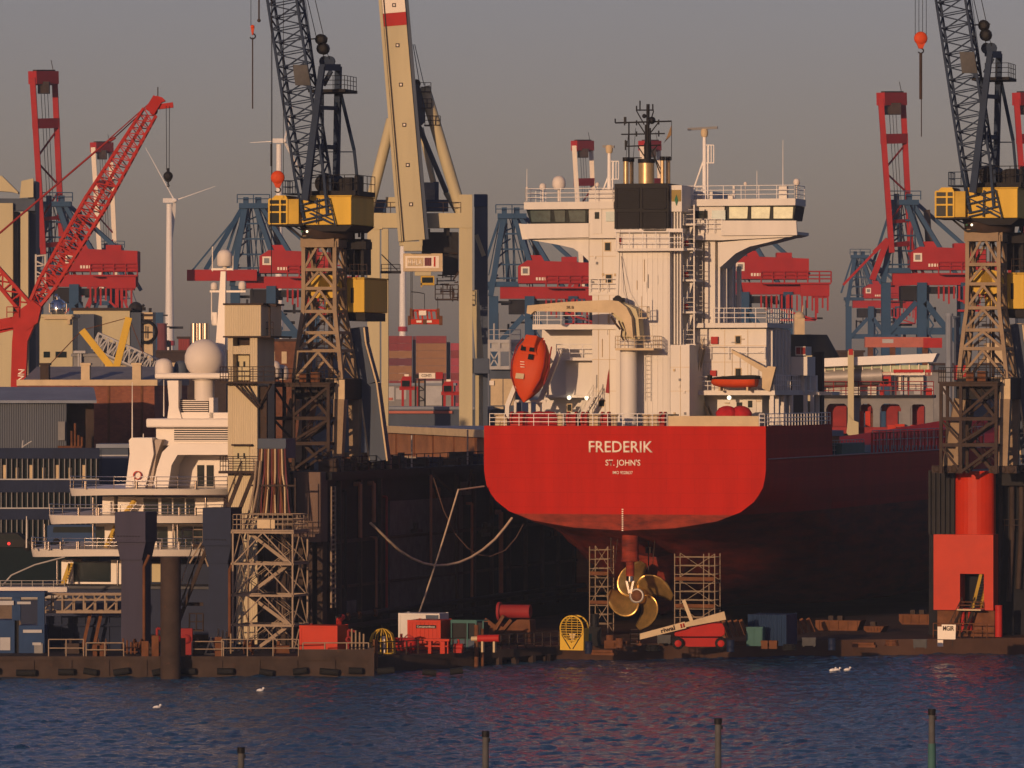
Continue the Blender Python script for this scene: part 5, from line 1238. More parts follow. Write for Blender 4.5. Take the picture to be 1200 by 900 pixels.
# ------------------------------------------------------------------ yacht, pontoon and gear on the left
FY = Fr(*at(160, 450, 452)[:2], 0, R(-8)); FY = Fr(FY.loc[0], FY.loc[1], 0, R(-8))
ya = thing('motor_yacht', 'large cream motor yacht with stacked curved decks and a white radar ball, seen from astern', 'yacht', FY)
def yx(px, y=0): return FY.P(px, 600, y).x
def yz(py, y=0): return FY.P(160, py, y).z
def yslab(nm, x0, x1, ztop, zbot, y0, L_, curve, m='yacht', par=None, lip=0.):
    """deck with a rounded stern; the lower edge rises to the ends"""
    n_ = 24; t = MB(); xc = (x0 + x1) / 2; hw = (x1 - x0) / 2; vs = []
    for k in range(n_ + 1):
        u = -1 + 2 * k / n_; x = xc + hw * math.sin(u * math.pi / 2); y = y0 + curve * (1 - math.sqrt(max(0, 1 - (abs((x - xc) / hw)) ** 2.6)))
        e = abs((x - xc) / hw) ** 2
        vs.append([(x, y, ztop), (x * 1. + (x - xc) * .0, y + .25 + .5 * e, zbot - (ztop - zbot) * .35 * (e if x < xc else 0)), (xc + (x - xc) * .97, y + 1.6, zbot - .02)])
    P3 = [v for r_ in vs for v in r_]; fs = []
    for k in range(n_):
        for j in range(2): fs.append((k*3+j, (k+1)*3+j, (k+1)*3+j+1, k*3+j+1))
    t.add(P3, fs, True)
    top = [r_[0] for r_ in vs] + [(x1, y0 + L_, ztop), (x0, y0 + L_, ztop)]; t.add(top, [tuple(range(len(top)))])
    bot = [r_[2] for r_ in vs] + [(x1 - .2, y0 + L_, zbot - .02), (x0 + .2, y0 + L_, zbot - .02)]; t.add(bot, [tuple(range(len(bot)))])
    for s_ in (0, -1): 
        e = vs[s_]; xx = x0 if s_ == 0 else x1; t.add([e[0], (xx, y0 + L_, ztop), (xx, y0 + L_, zbot), e[2]], [(0,1,2,3)])
    o = t.build(nm, M[m], par or ya); es = o.modifiers.new('split', 'EDGE_SPLIT'); es.split_angle = R(40)
    edge = [V(r_[0]) for r_ in vs]
    return o, edge
D = []
o1, e1 = yslab('upper_deck', yx(72, 3), yx(268, 3), yz(573, 3), yz(580, 3), 3.0, 26, 3.2); o2, e2 = yslab('main_deck', yx(47, 1.5), yx(262, 1.5), yz(604.5, 1.5), yz(613, 1.5), 1.5, 30, 3.4); o3, e3 = yslab('lower_deck', yx(25, 0), yx(262, 0), yz(644, 0), yz(652, 0), 0., 34, 3.6)
for o, e, h, r_ in ((o1, e1, .95, .03), (o2, e2, .85, .03), (o3, e3, .85, .035)):
    t = MB(); pts = [p + V((0, .25, 0)) for p in e[1:-1:2]]; t.rail(pts, h, 3, 1.3, r_); t.build('railing', M['chrome'], o)
for px, q, z in ((100, 3.6, 573), (160, 3.2, 573), (229, 3.2, 573), (92, 2, 604), (113, 1.9, 604), (116, 1.9, 604), (210, 1.9, 604), (229, 2, 604), (38, .8, 644), (53, .5, 644), (57, .5, 644), (71, .4, 644), (90, .4, 644), (92, .4, 644), (188, .5, 644), (210, .6, 644), (226, .8, 644)):
    t = MB(); p = FY.P(px, z, q); t.tube((p.x, q, p.z), (p.x, q, p.z + .62), .11, n=10); t.build('bollard_light', M['chrome'], ya)
# walls between decks
t = MB()
def yb(x0, y0, x1, y1, q, dep): fbox(t, FY, x0, y0, x1, y1, q, dep)
yb(120, 582, 133, 606, 8, 6); yb(138, 582, 160, 606, 8.5, 6); yb(160, 583, 262, 606, 8.4, 5); yb(112, 614, 262, 646, 7.4, 5)
yb(72, 656, 84, 690, 6, 4); yb(130, 656, 168, 690, 5.6, 5); yb(84, 682, 132, 690, 5.7, 5); yb(80, 656, 86, 690, 5.5, 1)
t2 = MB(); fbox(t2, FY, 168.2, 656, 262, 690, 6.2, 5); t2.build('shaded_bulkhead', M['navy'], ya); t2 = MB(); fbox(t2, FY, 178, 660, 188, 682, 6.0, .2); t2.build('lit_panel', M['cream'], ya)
cab = t.build('deck_saloon', M['yacht'], ya)
for a in ((168,584,185,604,8.3),(189,584,201,604,8.3),(203,584,216,604,8.3),(218,584,228,604,8.3),(86,658,129,681,5.6),(112,617,122,644,7.3),(150,617,172,644,7.3),(184,617,196,644,7.3),(205,617,226,644,7.3),(227,617,240,644,7.3),(136,617,148,644,7.3)):
    t = MB(); fbox(t, FY, *a[:4], a[4], .12); t.build('window', M['glass'], cab)
for px, y0, y1, q in ((109,583,605,5),(241,583,605,5),(52,614,646,3.5),(109,614,646,3.5),(203,614,646,4),(208,614,646,4),(67,657,690,2.2),(138,657,690,2.2)):
    t = MB(); a = FY.P(px, y0, q); b = FY.P(px, y1, q); t.tube(a, b, .09, n=8); t.build('deck_column', M['chrome'], ya)
for x0, y0, x1, y1, q in ((123,645,136,616,6.5),(73,688,83,660,4.6),(145,604,158,586,7.4)):
    t = MB(); t.stairs(FY.P(x0, y0, q), FY.P(x1, y1, q), .9, (0, 1, 0), n=9); t.build('deck_stairs', M['yellow_dull'], ya)
# superstructure above the upper deck
t = MB()
fprism(t, FY, [(147,571),(152,532),(151,516),(154,513),(178,513),(180,532),(170,571)], 6.5, 3.5)
t.build('side_house', M['yacht'], ya)
t = MB(); fprism(t, FY, [(179,571),(184,548),(190,530),(198,522),(206,520),(275,520),(275,533),(208,533),(201,545),(197,571)], 6.0, 5)
t.build('wing_station', M['yacht'], ya)
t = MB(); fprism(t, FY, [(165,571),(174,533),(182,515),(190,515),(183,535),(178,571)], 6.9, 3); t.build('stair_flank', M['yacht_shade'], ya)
t = MB(); yb(199, 533, 275, 571, 9.5, 5); hs = t.build('upper_saloon', M['yacht'], ya)
for a in ((231,545,239,570,9.4),(242,545,250,570,9.4)):
    t = MB(); fbox(t, FY, *a[:4], a[4], .12); t.build('door', M['glass'], hs)
t = MB(); t.lathe([(.27, -.06), (.35, -.06), (.35, .06), (.27, .06), (.27, -.06)], FY.P(161, 557, 6.3), 16, 'y', cap=False); t.build('life_ring', M['orange'], ya)
t = MB(); yb(183, 500, 272, 522, 8, 7); sh = t.build('sun_deck', M['yacht'], ya)
t = MB(); yb(204, 501, 272, 517, 7.9, .1); gr = t.build('vent_grille', M['dark_steel'], sh)
t = MB(); k = 502.5
while k < 517: yb(204, k, 272, k + 1.1, 7.8, .14); k += 2.6
t.build('grille_bar', M['yacht'], gr)
t = MB(); yb(171, 490.5, 275, 501, 7, 9); t.build('sun_deck_edge', M['yacht'], ya, .12)
t = MB(); yb(208, 468, 244, 484, 9, .3); t.build('vent_grille', M['brown_steel'], ya)
t = MB(); k = 469
while k < 484: yb(208, k, 244, k + 1, 8.9, .1); k += 2.3
t.build('grille_bar', M['yacht'], ya)
t = MB(); fprism(t, FY, [(196,491),(198,474),(196,446),(209,446),(209,478),(213,491)], 8.2, 1.4); t.build('mast_leg', M['yacht'], ya)
t = MB(); yb(208, 483.5, 268, 491, 8.4, 3); yb(245, 466, 250, 490, 8.4, 2); t.build('mast_plinth', M['yacht'], ya)
t = MB(); yb(181, 437, 272, 444, 8, 3.5); t.build('mast_platform', M['yacht'], ya, .15)
def dome(px, py, r, base, nm='satellite_dome', q=9.5, m='radome', ball=False):
    p = FY.P(px, py, q); rr = FY.P(px + r, py, q).x - p.x; t = MB()
    if ball: t.sph(p, rr, 28); t.lathe([(rr*.62, -rr*1.08), (rr*.62, -rr*.8), (rr*.5, -rr*.75)], p, 24); t.lathe([(rr*.5, FY.P(px, base, q).z - p.z), (rr*.5, -rr*1.05)], p, 20)
    else: t.lathe([(rr*.85, -rr*1.1), (rr, -rr*.9), (rr, rr*.2), (rr*.92, rr*.55), (rr*.7, rr*.85), (rr*.35, rr*1.02), (1e-3, rr*1.06)], p, 20); t.tube((p.x, q, FY.P(px, base, q).z), p - V((0,0,rr)), rr * .3, n=8)
    return t.build(nm, M[m], ya)
dome(239.5, 420.5, 23, 470, 'radar_ball', ball=True); dome(192, 431, 10.3, 438); dome(212, 431, 8, 438, q=11, m='blue_grey'); dome(320, 432, 9, 445, q=11); dome(330, 436, 8, 445, q=12)
t = MB()
for px in (227.5, 235, 241): a = FY.P(px, 402, 12); b = FY.P(px, 379, 12); t.tube(a, b, .3, n=14)
t.build('funnel_pipe', M['chrome'], ya, split='prim')
t = MB(); t.bar(FY.P(258, 440, 12), FY.P(262, 318, 12), .9, .9, w2=.4, h2=.4); mst = t.build('mast', M['yacht'], ya)
t = MB()
for y, x0, x1 in ((341.5, 246, 288), (315.5, 248, 273), (380, 249, 268)): t.bar(FY.P(x0, y, 12), FY.P(x1, y, 12), .16, .16)
for x, y0, y1 in ((249, 289, 318), (248, 342, 375), (273, 300, 317)): t.tube(FY.P(x, y0, 12), FY.P(x, y1, 12), .05, n=5)
fbox(t, FY, 248, 366, 254, 380, 11.8, .5); fbox(t, FY, 256, 372, 266, 378, 11.8, .5)
t.build('mast_yard', M['yacht'], mst)
dome(263.5, 302, 9, 316, q=12); dome(251, 335, 4, 341, q=12); dome(284, 334, 4.5, 341, q=12)
for px, y0, y1 in ((155, 448, 513), (192, 445, 488), (249, 370, 380), (168, 508, 516), (31, 605, 642)):
    t = MB(); q = 8.5 if px > 100 else 1; a = FY.P(px, y1, q); b = FY.P(px, y0, q); t.tube(a, b, .06, .03, 6); t.build('whip_aerial', M['yacht'], ya)
# hull with dark shadowed stern
hp = [(-8.2, 1.2), (-8.6, 4.6), (6.6, 4.6), (6.2, 1.2)]
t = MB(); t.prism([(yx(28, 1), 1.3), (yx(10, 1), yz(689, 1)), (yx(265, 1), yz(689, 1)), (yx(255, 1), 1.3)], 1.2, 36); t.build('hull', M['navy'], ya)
t = MB(); t.box((yx(2), .8, yz(690, 1)), (yx(262), 6, yz(687, 1))); t.build('swim_platform', M['dull_grey'], ya)
# tender, van and car near the yacht
p = at(32, 703, 441); r_ = thing('tender_boat', 'long pale tender boat lying under the yacht\'s lowest deck', 'boat', Fr(p.x, p.y, p.z, 0))
t = MB(); vs = []; stn = [(-3.2, .5, .25), (-2.2, .8, 0), (0, .95, -.05), (2.2, .95, 0), (3.1, .8, .1)]
for x, hw, zb in stn:
    for k in range(9): a = math.pi * k / 8; vs.append((x, -math.cos(a) * hw, 1.0 - (1.0 - zb) * math.sin(a) ** .6))
t.add(vs, [(i*9+k, i*9+k+1, (i+1)*9+k+1, (i+1)*9+k) for i in range(4) for k in range(8)], True); t.box((-3, -.8, .92), (3, .8, 1.0)); t.build('boat_hull', M['radome'], r_)
t = MB(); t.rail([(-2.8, -.8, 1.0), (2.9, -.8, 1.0)], .5, 2, .8, .03); t.build('railing', M['steel'], r_)
t = MB(); pts = [(-1.9, -.2, 1.0 + .1), (-1.2, -.2, 1.9), (.6, -.2, 2.7), (2.9, -.2, 3.3)]; t.path(pts, .07); t.build('boat_arch', M['steel'], r_)
def vehicle(px, py, d, w_, h, m, label, cat, nm, lamp=None):
    p = at(px, py, d); r = thing(nm, label, cat, Fr(p.x, p.y, p.z, R(-6))); L_ = w_
    t = MB()
    if nm == 'parked_van': t.prism([(-L_/2, .3), (-L_/2, h*.95), (-L_/2 + .2, h), (L_/2 - 1.1, h), (L_/2 - .5, h*.62), (L_/2, h*.52), (L_/2, .3)], 0, 1.8)
    else: t.prism([(-L_/2, .3), (-L_/2, h*.6), (-L_/2 + .5, h*.64), (-L_/2 + 1.0, h), (L_/2 - 1.6, h), (L_/2 - 1.0, h*.62), (L_/2, h*.52), (L_/2, .3)], 0, 1.7)
    t.build('car_body', M[m], r, .05)
    for x in (-L_/2 + .8, L_/2 - .8):
        t = MB(); t.lathe([(.1, -.05), (.32, -.05), (.32, .2), (.1, .2)], (x, .0, .32), 14, 'y'); t.build('wheel', M['rubber'], r)
    t = MB(); t.prism([(-L_/2 + .5 if nm == 'parked_van' else -L_/2 + .9, h*.64), (-L_/2 + .55 if nm == 'parked_van' else -L_/2 + 1.2, h*.92), (L_/2 - 1.25 if nm == 'parked_van' else L_/2 - 1.65, h*.92), (L_/2 - .8 if nm == 'parked_van' else L_/2 - 1.2, h*.64)], -.02, .01); t.build('side_window', M['glass'], r)
    if lamp: t = MB(); t.sph((-.1, -.05, h*.42), .13, 8); t.build('tail_lamp', M['tail_glow'], r)
vehicle(90, 640, 476, 5.0, 1.75, 'blue', 'pale blue van parked behind the yacht, below the mullioned office block', 'van', 'parked_van')
vehicle(12, 646, 474, 4.4, 1.5, 'black', 'dark car with a red tail lamp parked left of the yacht', 'car', 'parked_car', True)
# ledge carrying them
# ---- corrugated cream lift tower
FT = frame_at(288, 434, 0, TH); lt = thing('lift_tower', 'tall cream corrugated lift tower standing between the yacht and the left crane', 'tower', FT)
t = MB(); a = FT.P(267, 500, 0); b = FT.P(301.5, 500, 0); zt = FT.P(285, 394, 0).z
t.box((a.x, 0, 1.4), (FT.P(273, 450, 0).x, 4.2, zt)); t.box((FT.P(293, 450, 0).x, 0, 1.4), (b.x, 4.2, zt)); t.box((FT.P(273, 450, 0).x, .01, 1.4), (FT.P(293, 450, 0).x, 4.2, FT.P(285, 448, 0).z)); t.box((FT.P(273, 450, 0).x, 1.2, 1.4), (FT.P(293, 450, 0).x, 4.19, zt)); fbox(t, FT, 273, 405.5, 293, 415, .05, 1.2)
t.build('tower_shaft', M['corr_cream'], lt)
t = MB(); a = FT.P(263.5, 370, -.2); b = FT.P(306, 370, -.2); zt2 = FT.P(285, 357.5, -.2).z; t.box((a.x, -.25, zt + .02), (b.x, 4.8, zt2)); t.build('tower_head', M['corr_cream'], lt)
t = MB(); t.box((a.x - .1, -.35, zt2), (b.x + .2, 4.9, zt2 + .14)); t.box((a.x - .1, -.35, zt - .1), (b.x + .8, 4.9, zt + .02)); t.build('tower_cornice', M['brown_steel'], lt, split='prim')
for y0, y1 in ((415.5, 446), (523, 552)):
    t = MB(); fbox(t, FT, 273.5, y0, 292, y1, .9 if y0 < 500 else -.06, .1); dr = t.build('double_door', M['cream'], lt)
    for x in (279, 286): t = MB(); fbox(t, FT, x - .9, y0 + 8, x + .9, y0 + 14, .8 if y0 < 500 else -.12, .1); t.build('door_window', M['glass'], dr)
t = MB(); fbox(t, FT, 271, 520.5, 294, 522.5, -.5, .5); fbox(t, FT, 275, 395.5, 292, 404.5, 1.1, .1); t.build('door_hood', M['brown_steel'], lt, split='prim')
t = MB(); fbox(t, FT, 258, 447, 322, 449.5, -1.4, 1.5); fbox(t, FT, 256, 552, 304, 555, -1.4, 1.4); t.build('walkway', M['brown_steel'], lt, split='prim')
t = MB()
for x0, x1, y in ((258, 322, 447), (258, 303, 552)):
    z = FT.P(280, y, -1.3).z; t.mark(); t.rail([(FT.P(x0, y, -1.35).x, 0, z), (FT.P(x0, y, -1.35).x, -1.35, z), (FT.P(x1, y, -1.35).x, -1.35, z)], 1.1, 3, .9, .03)
t.build('walkway_railing', M['brown_steel'], lt, split='mark')
t = MB(); t.bar(FT.P(274, 449, -1), FT.P(303, 478, -.1), .16); t.bar(FT.P(284, 449, -1), FT.P(305, 476, -.1), .14); t.bar(FT.P(318, 449, -.5), FT.P(303, 478, .2), .14); t.build('walkway_strut', M['brown_steel'], lt, split='prim')
t = MB(); t.bar(FT.P(311, 452, .5), FT.P(311, 515, .5), .3); t.bar(FT.P(306, 452, .9), FT.P(306, 553, .9), .8); t.build('corner_post', M['brown_steel'], lt, split='prim')
t = MB(); q = FT.P(307, 375, .5); 
for x, z0, z1 in ((309, 395, 360), (316, 395, 358)): t.bar(FT.P(x, z0, 1), FT.P(x, z1, 1), .12)
t.bar(FT.P(306, 357, 1), FT.P(324, 358, 1), .2); t.rail([FT.P(306, 393, 1), FT.P(320, 393, 1)], 1.0, 2, .6, .03); t.build('service_balcony', M['brown_steel'], lt)
# ---- pontoon along the water
FP_ = frame_at(200, 413, 0, 0); po = thing('quay_pontoon', 'low brown steel pontoon along the water below the yacht and the lattice stair tower', 'pontoon', FP_)
PZ = 1.42; xa = FP_.P(-60, 780, 0).x; xb = FP_.P(437, 780, 0).x
t = MB(); t.box((xa, 0, -2), (xb, 16, PZ)); t.build('pontoon_hull', M['brown_steel'], po)
t = MB()
rng = random.Random(8)
for k in range(15):
    x = xa + 3 + k * 2.35 + rng.uniform(-.6, .6); t.tube((x, -.28, rng.uniform(.25, .5)), (x + rng.uniform(.9, 1.4), -.28, rng.uniform(.25, .5)), .24, n=10)
t.build('rubber_fender', M['rubber'], po, split='prim')
t = MB(); k = xa + .5
while k < xb: t.box((k, -.1, .1), (k + .22, 0.0, PZ)); k += 2.7
t.build('fender_rib', M['brown_steel'], po, split='prim')
t = MB(); t.box((xa, -.16, PZ - .22), (xb, .02, PZ + .06)); t.build('rubbing_edge', M['brown_steel'], po)
t = MB(); t.box((FP_.P(431, 780, 0).x, -.3, -1), (xb + .1, .2, 2.1)); t.box((FP_.P(350, 780, 0).x, -.25, PZ), (FP_.P(437, 780, 0).x, .0, PZ + .55)); t.build('end_fender', M['brown_steel'], po, split='prim')
t = MB()
for x0, x1, h in ((57, 98, 1.25), (101, 145, 1.0), (225, 262, 1.1), (260, 350, 1.25), (355, 432, 1.0)):
    a = FP_.P(x0, 770, .4).x; b = FP_.P(x1, 770, .4).x; t.mark(); t.rail([(a, .4, PZ), (b, .4, PZ)], h, 2, 1.6, .045)
t.build('railing', M['scaf'], po, split='mark')
t = MB()
for px, z in ((113, 1.0), (118, .8), (213, 1.3), (170, 1.1), (182, 1.5), (256, 1.4)): x = FP_.P(px, 770, 1.2).x; t.box((x - .25, 1, PZ), (x + .25, 1.5, PZ + z))
t.build('mooring_post', M['rust'], po, split='prim')
# blue-grey guide posts
def guide_post(px0, px1, ytop, yhead, ybot, d, label, m='post_blue'):
    F2 = frame_at((px0 + px1) / 2, d, PZ, TH); r = thing('guide_post', label, 'post', F2, 'blue guide posts on the pontoon'); w_ = (px1 - px0) / FPX * d / 2
    z = lambda py: CH + (450 - py) / FPX * d - PZ
    t = MB(); t.box((-w_*.72, .2, 0), (w_*.72, 2, z(yhead + 22))); t.prism([(-w_, z(yhead)), (w_, z(yhead)), (w_*.72, z(yhead + 22)), (-w_*.72, z(yhead + 22))], .0, 2.2); t.build('post_shaft', M[m], r)
    t = MB(); t.box((-w_*1.02, -.2, z(yhead)), (w_*1.02, 2.4, z(ytop))); t.box((-w_*1.06, -.26, z(yhead) - .08), (w_*1.06, 2.46, z(yhead) + .08)); t.build('post_head', M[m], r)
    t = MB(); k = -w_ + .2
    t.tube((w_*.9, -.1, 0), (w_*.9, -.1, z(yhead + 30)), .12, n=8); t.tube((w_*.9, -.1, z(yhead + 30)), (w_*1.25, -.1, z(yhead + 16)), .12, n=8); t.build('post_pipe', M['rust'], r)
    t = MB()
    for k in range(8): x = -w_*.8 + k * w_ * .2; t.sph((x, -.22, z(yhead) + .35 + .0), .05, 6)
    t.build('bolt', M['dark_steel'], r, split='prim')
guide_post(135, 172, 600, 634, 770, 420, 'blue grey guide post in front of the yacht, left of the brown pile'); guide_post(238, 272, 595, 638, 770, 424, 'blue guide post between the brown stairway and the lattice stair tower', 'navy')
rng = random.Random(4)
words_ = ['pipe rack', 'hose drum', 'steel crate', 'valve stand']
spots_ = ((152, 'between the gangway end and the blue grey guide post'), (160, 'at the foot of the blue grey guide post'), (177, 'right of the blue grey guide post'), (184, 'left of the brown pile, close to it'), (217, 'right of the brown pile, close to it'), (226, 'under the brown stairway foot'), (233, 'left of the dark blue guide post'), (252, 'in front of the dark blue guide post'), (264, 'right of the dark blue guide post'), (290, 'inside the lattice stair tower base'), (330, 'at the right foot of the lattice stair tower'), (408, 'right of the plain red container'), (420, 'near the pontoon\'s right end'), (120, 'before the dark blue panel wall'), (84, 'left of centre before the dark blue panel wall'))
for k, (px, where) in enumerate(spots_):
    p = at(px, 765, 416.8 + (k % 3) * .8); t = MB(); kind = k % 4; h = rng.uniform(.9, 2.0)
    if kind == 0:
        for j in range(4): t.tube((-.5 + j * .3, 0, 0), (-.5 + j * .3, 0, h - j * .12), .07, n=7)
        t.tube((-.6, 0, h * .45), (.6, 0, h * .45), .05, n=6); t.tube((-.6, 0, .2), (.6, 0, .2), .05, n=6)
    elif kind == 1: t.lathe([(.2, -.3), (.55, -.3), (.55, -.24), (.3, -.22), (.3, .22), (.55, .24), (.55, .3), (.2, .3)], (0, .4, .56), 16, 'x'); t.box((-.35, .2, 0), (-.28, .6, .5)); t.box((.28, .2, 0), (.35, .6, .5))
    elif kind == 2: t.box((-.55, 0, 0), (.55, .8, h * .5)); [t.box((-.58, -.04, z), (.58, 0, z + .1)) for z in (.05, h * .4)]; t.tube((-.2, .4, h * .5), (-.2, .4, h * .75), .12, n=8)
    else: t.tube((0, 0, 0), (0, 0, h), .1, n=8); t.tube((0, 0, h), (.5, 0, h - .1), .1, n=8); t.lathe([(.12, -.04), (.26, -.04), (.26, .04), (.12, .04), (.12, -.04)], (0, -.2, h * .6), 12, 'y', cap=False); t.box((-.2, -.2, 0), (.2, .2, .1))
    solo(words_[kind].replace(' ', '_'), t, M[('tower_steel', 'rust', 'brown_steel', 'red_dark')[kind] if k % 5 else 'rust'], Fr(p.x, p.y, PZ, R(rng.uniform(-20, 20))), 'small dull %s %s' % (words_[kind], where), words_[kind], 'deck gear on the pontoon')
# steel pile in the water
p = at(200, 795, 411.5); t = MB(); rr = 12 / FPX * 411.5; t.tube((0, 0, -3), (0, 0, CH + (450 - 654) / FPX * 411.5), rr, n=28); t.tube((0, 0, CH + (450 - 656) / FPX * 411.5), (0, 0, CH + (450 - 652.5) / FPX * 411.5), rr + .03, n=28)
solo('mooring_pile', t, M['brown_steel'], Fr(p.x, p.y, 0), 'thick round brown steel pile standing in the water before the pontoon', 'pile')
# gangway truss and blue shed
F2 = frame_at(98, 421, 0, 0); r_ = thing('gangway', 'beige truss gangway spanning above the blue shed below the yacht', 'gangway', F2)
t = MB(); a = F2.P(48, 695, 0); b = F2.P(148, 695, 0); z1 = F2.P(98, 697, 0).z; z0 = F2.P(98, 717, 0).z
for y in (0, 1.4):
    for z in (z0, z1, (z0 + z1) / 2 + .25): t.bar((a.x, y, z), (b.x, y, z), .09 if z != z0 else .14, .1 if z != z0 else .2)
    for k in range(9): x = a.x + (b.x - a.x) * k / 8; t.bar((x, y, z0), (x, y, z1), .08 if k % 2 else .12)
    for k in range(0, 8, 2): x = a.x + (b.x - a.x) * k / 8; t.bar((x, y, z0), (x + (b.x - a.x) / 4 - .2, y, z1), .08)
t.build('gangway_truss', M['scaf'], r_)
t = MB(); t.box((a.x, .1, z0 - .02), (b.x, 1.3, z0 + .05)); t.box((a.x - .1, -.1, z1), (b.x, 1.5, z1 + .14)); t.build('gangway_floor', M['scaf'], r_, split='prim')
F2 = frame_at(25, 419, PZ, 0); r_ = thing('blue_shed', 'blue steel service shed with a small window on the pontoon\'s left end', 'shed', F2)
t = MB(); fbox(t, F2, -20, 727, 17, 779, 0, 3); fbox(t, F2, 22, 733, 52, 779, .1, 3); fbox(t, F2, -20, 694, 52, 700, .2, 3); fbox(t, F2, -18, 700, -10, 727, .3, .4); fbox(t, F2, 14, 700, 24, 727, .3, .5); fbox(t, F2, 44, 700, 52, 733, .3, .5); t.build('shed_wall', M['blue'], r_)
t = MB(); fbox(t, F2, 0, 747, 12, 762, -.06, .1); t.build('window', M['light_grey'], r_)
t = MB(); fbox(t, F2, 27, 738, 49, 741.5, -.05, .2); fbox(t, F2, 38, 753, 48, 756, -.05, .2); fbox(t, F2, -20, 704, 16, 709, .1, .2); fbox(t, F2, 20, 705, 36, 708, .1, .2); t.build('light_bar', M['light_grey'], r_, split='prim')
t = MB(); fbox(t, F2, 40, 754, 50, 780, -.04, .1); t.build('shed_door', M['mid_grey'], r_)
t = MB(); fbox(t, F2, 17, 727, 22, 779, .3, .2); t.build('shed_gap_panel', M['black'], r_)
F2 = frame_at(98, 424, PZ, 0); r_ = thing('blue_barrier', 'long dark blue steel panel wall standing under the truss gangway', 'panel wall', F2)
t = MB(); fbox(t, F2, 54, 722, 150, 775, 0, .5); t.build('barrier_panel', M['navy'], r_)
t = MB()
for k in range(7): fbox(t, F2, 56 + k * 14, 722, 58 + k * 14, 775, -.12, .12)
fbox(t, F2, 54, 731, 150, 733, -.14, .14); fbox(t, F2, 90, 733, 150, 734.2, -.4, .3); t.build('barrier_rib', M['navy'], r_, split='prim')
t = MB(); t.stairs(F2.P(101, 770, -1), F2.P(113, 715, -1), .8, (1, 0, .0), n=8); t.build('access_ladder', M['rust'], r_)
# brown stairway with pale handrails
F2 = frame_at(222, 427, PZ, 0); r_ = thing('boarding_stairway', 'steep brown stairway rising right from the brown pile to the lift tower', 'stairs', F2)
t = MB(); t.mark(); t.stairs(F2.P(207, 735, 0), F2.P(243, 640, 0), 1.4, (0, 1, 0), n=24, sw=.12, rail=1.0); t.mark(); t.stairs(F2.P(250, 640, 1.2), F2.P(283, 556, 1.2), 1.6, (0, 1, 0), n=20, sw=.14, rail=1.0); t.mark(); t.stairs(F2.P(264, 640, 2.4), F2.P(297, 556, 2.4), 1.6, (0, 1, 0), n=20, sw=.14); t.build('stair_flight', M['brown_steel'], r_, split='mark')
t = MB(); fbox(t, F2, 226, 638, 262, 642, -.5, 3); t.build('stair_landing', M['brown_steel'], r_)
t = MB(); z = F2.P(240, 638, -.5).z; t.rail([(F2.P(214, 641, -.5).x, -.5, z), (F2.P(238, 641, -.5).x, -.5, z)], 1.1, 2, .8, .05); t.bar(F2.P(222, 660, -.6), F2.P(236, 636, -.6), .12); t.bar(F2.P(210, 690, -.6), F2.P(226, 640, -.6), .08); t.bar(F2.P(236, 642, -.6), F2.P(244, 664, -.6), .1); t.build('stair_railing', M['scaf'], r_)
t = MB(); fbox(t, F2, 207, 738, 238, 740, -1, 1); z = F2.P(225, 738, -1).z; t.rail([(F2.P(222, 738, -1).x, -1, z), (F2.P(238, 738, -1).x, -1, z)], 1.2, 2, .5, .05); fbox(t, F2, 200, 706, 238, 710, .5, .3); t.build('stair_foot', M['brown_steel'], r_)
# hanging cables on a backing panel, below a blue-grey box
F2 = frame_at(318, 426.5, 0, TH); r_ = thing('cable_panel', 'panel of reddish hanging cables below a blue grey box, behind the lattice stair tower', 'cables', F2)
t = MB(); fprism(t, F2, [(303,536),(335,536),(340,600),(294,606)], 1.2, .6); t.build('back_panel', M['brown_steel'], r_)
t = MB(); fbox(t, F2, 303, 514, 334, 537, .6, 2.6); fbox(t, F2, 302, 514, 335, 525, .5, .1); t.build('cable_box', M['blue_grey'], r_)
for k in range(16):
    f = k / 15; x0 = 305 + f * 29; x1 = 297 + f * 43; t = MB()
    pts = [F2.P(x0, 526, .45), F2.P(x0 + (x1 - x0) * .2, 555, .45), F2.P(x0 + (x1 - x0) * .5 + (1.5 if k % 3 else -1), 572, .4), F2.P(x1, 604, .5)]
    t.path(pts, .07 if k % 4 else .1, 5); t.build('cable', M[('rust', 'cont_maroon', 'brown_steel', 'beige')[(k * 7) % 4]], r_)
t = MB()
for x0, x1 in ((300.5, 290.5), (305, 295)): t.path([F2.P(x0, 540, .0), F2.P(x0 - 2.5, 570, .0), F2.P(x1, 607, .0), F2.P(x1 - 7, 632, 0)], .09, 6)
t.build('pale_conduit', M['scaf'], r_)
t = MB(); fbox(t, F2, 293, 568, 346, 570, .2, .2); t.bar(F2.P(346, 560, .2), F2.P(346, 612, .2), .1); t.build('cable_rack', M['brown_steel'], r_)
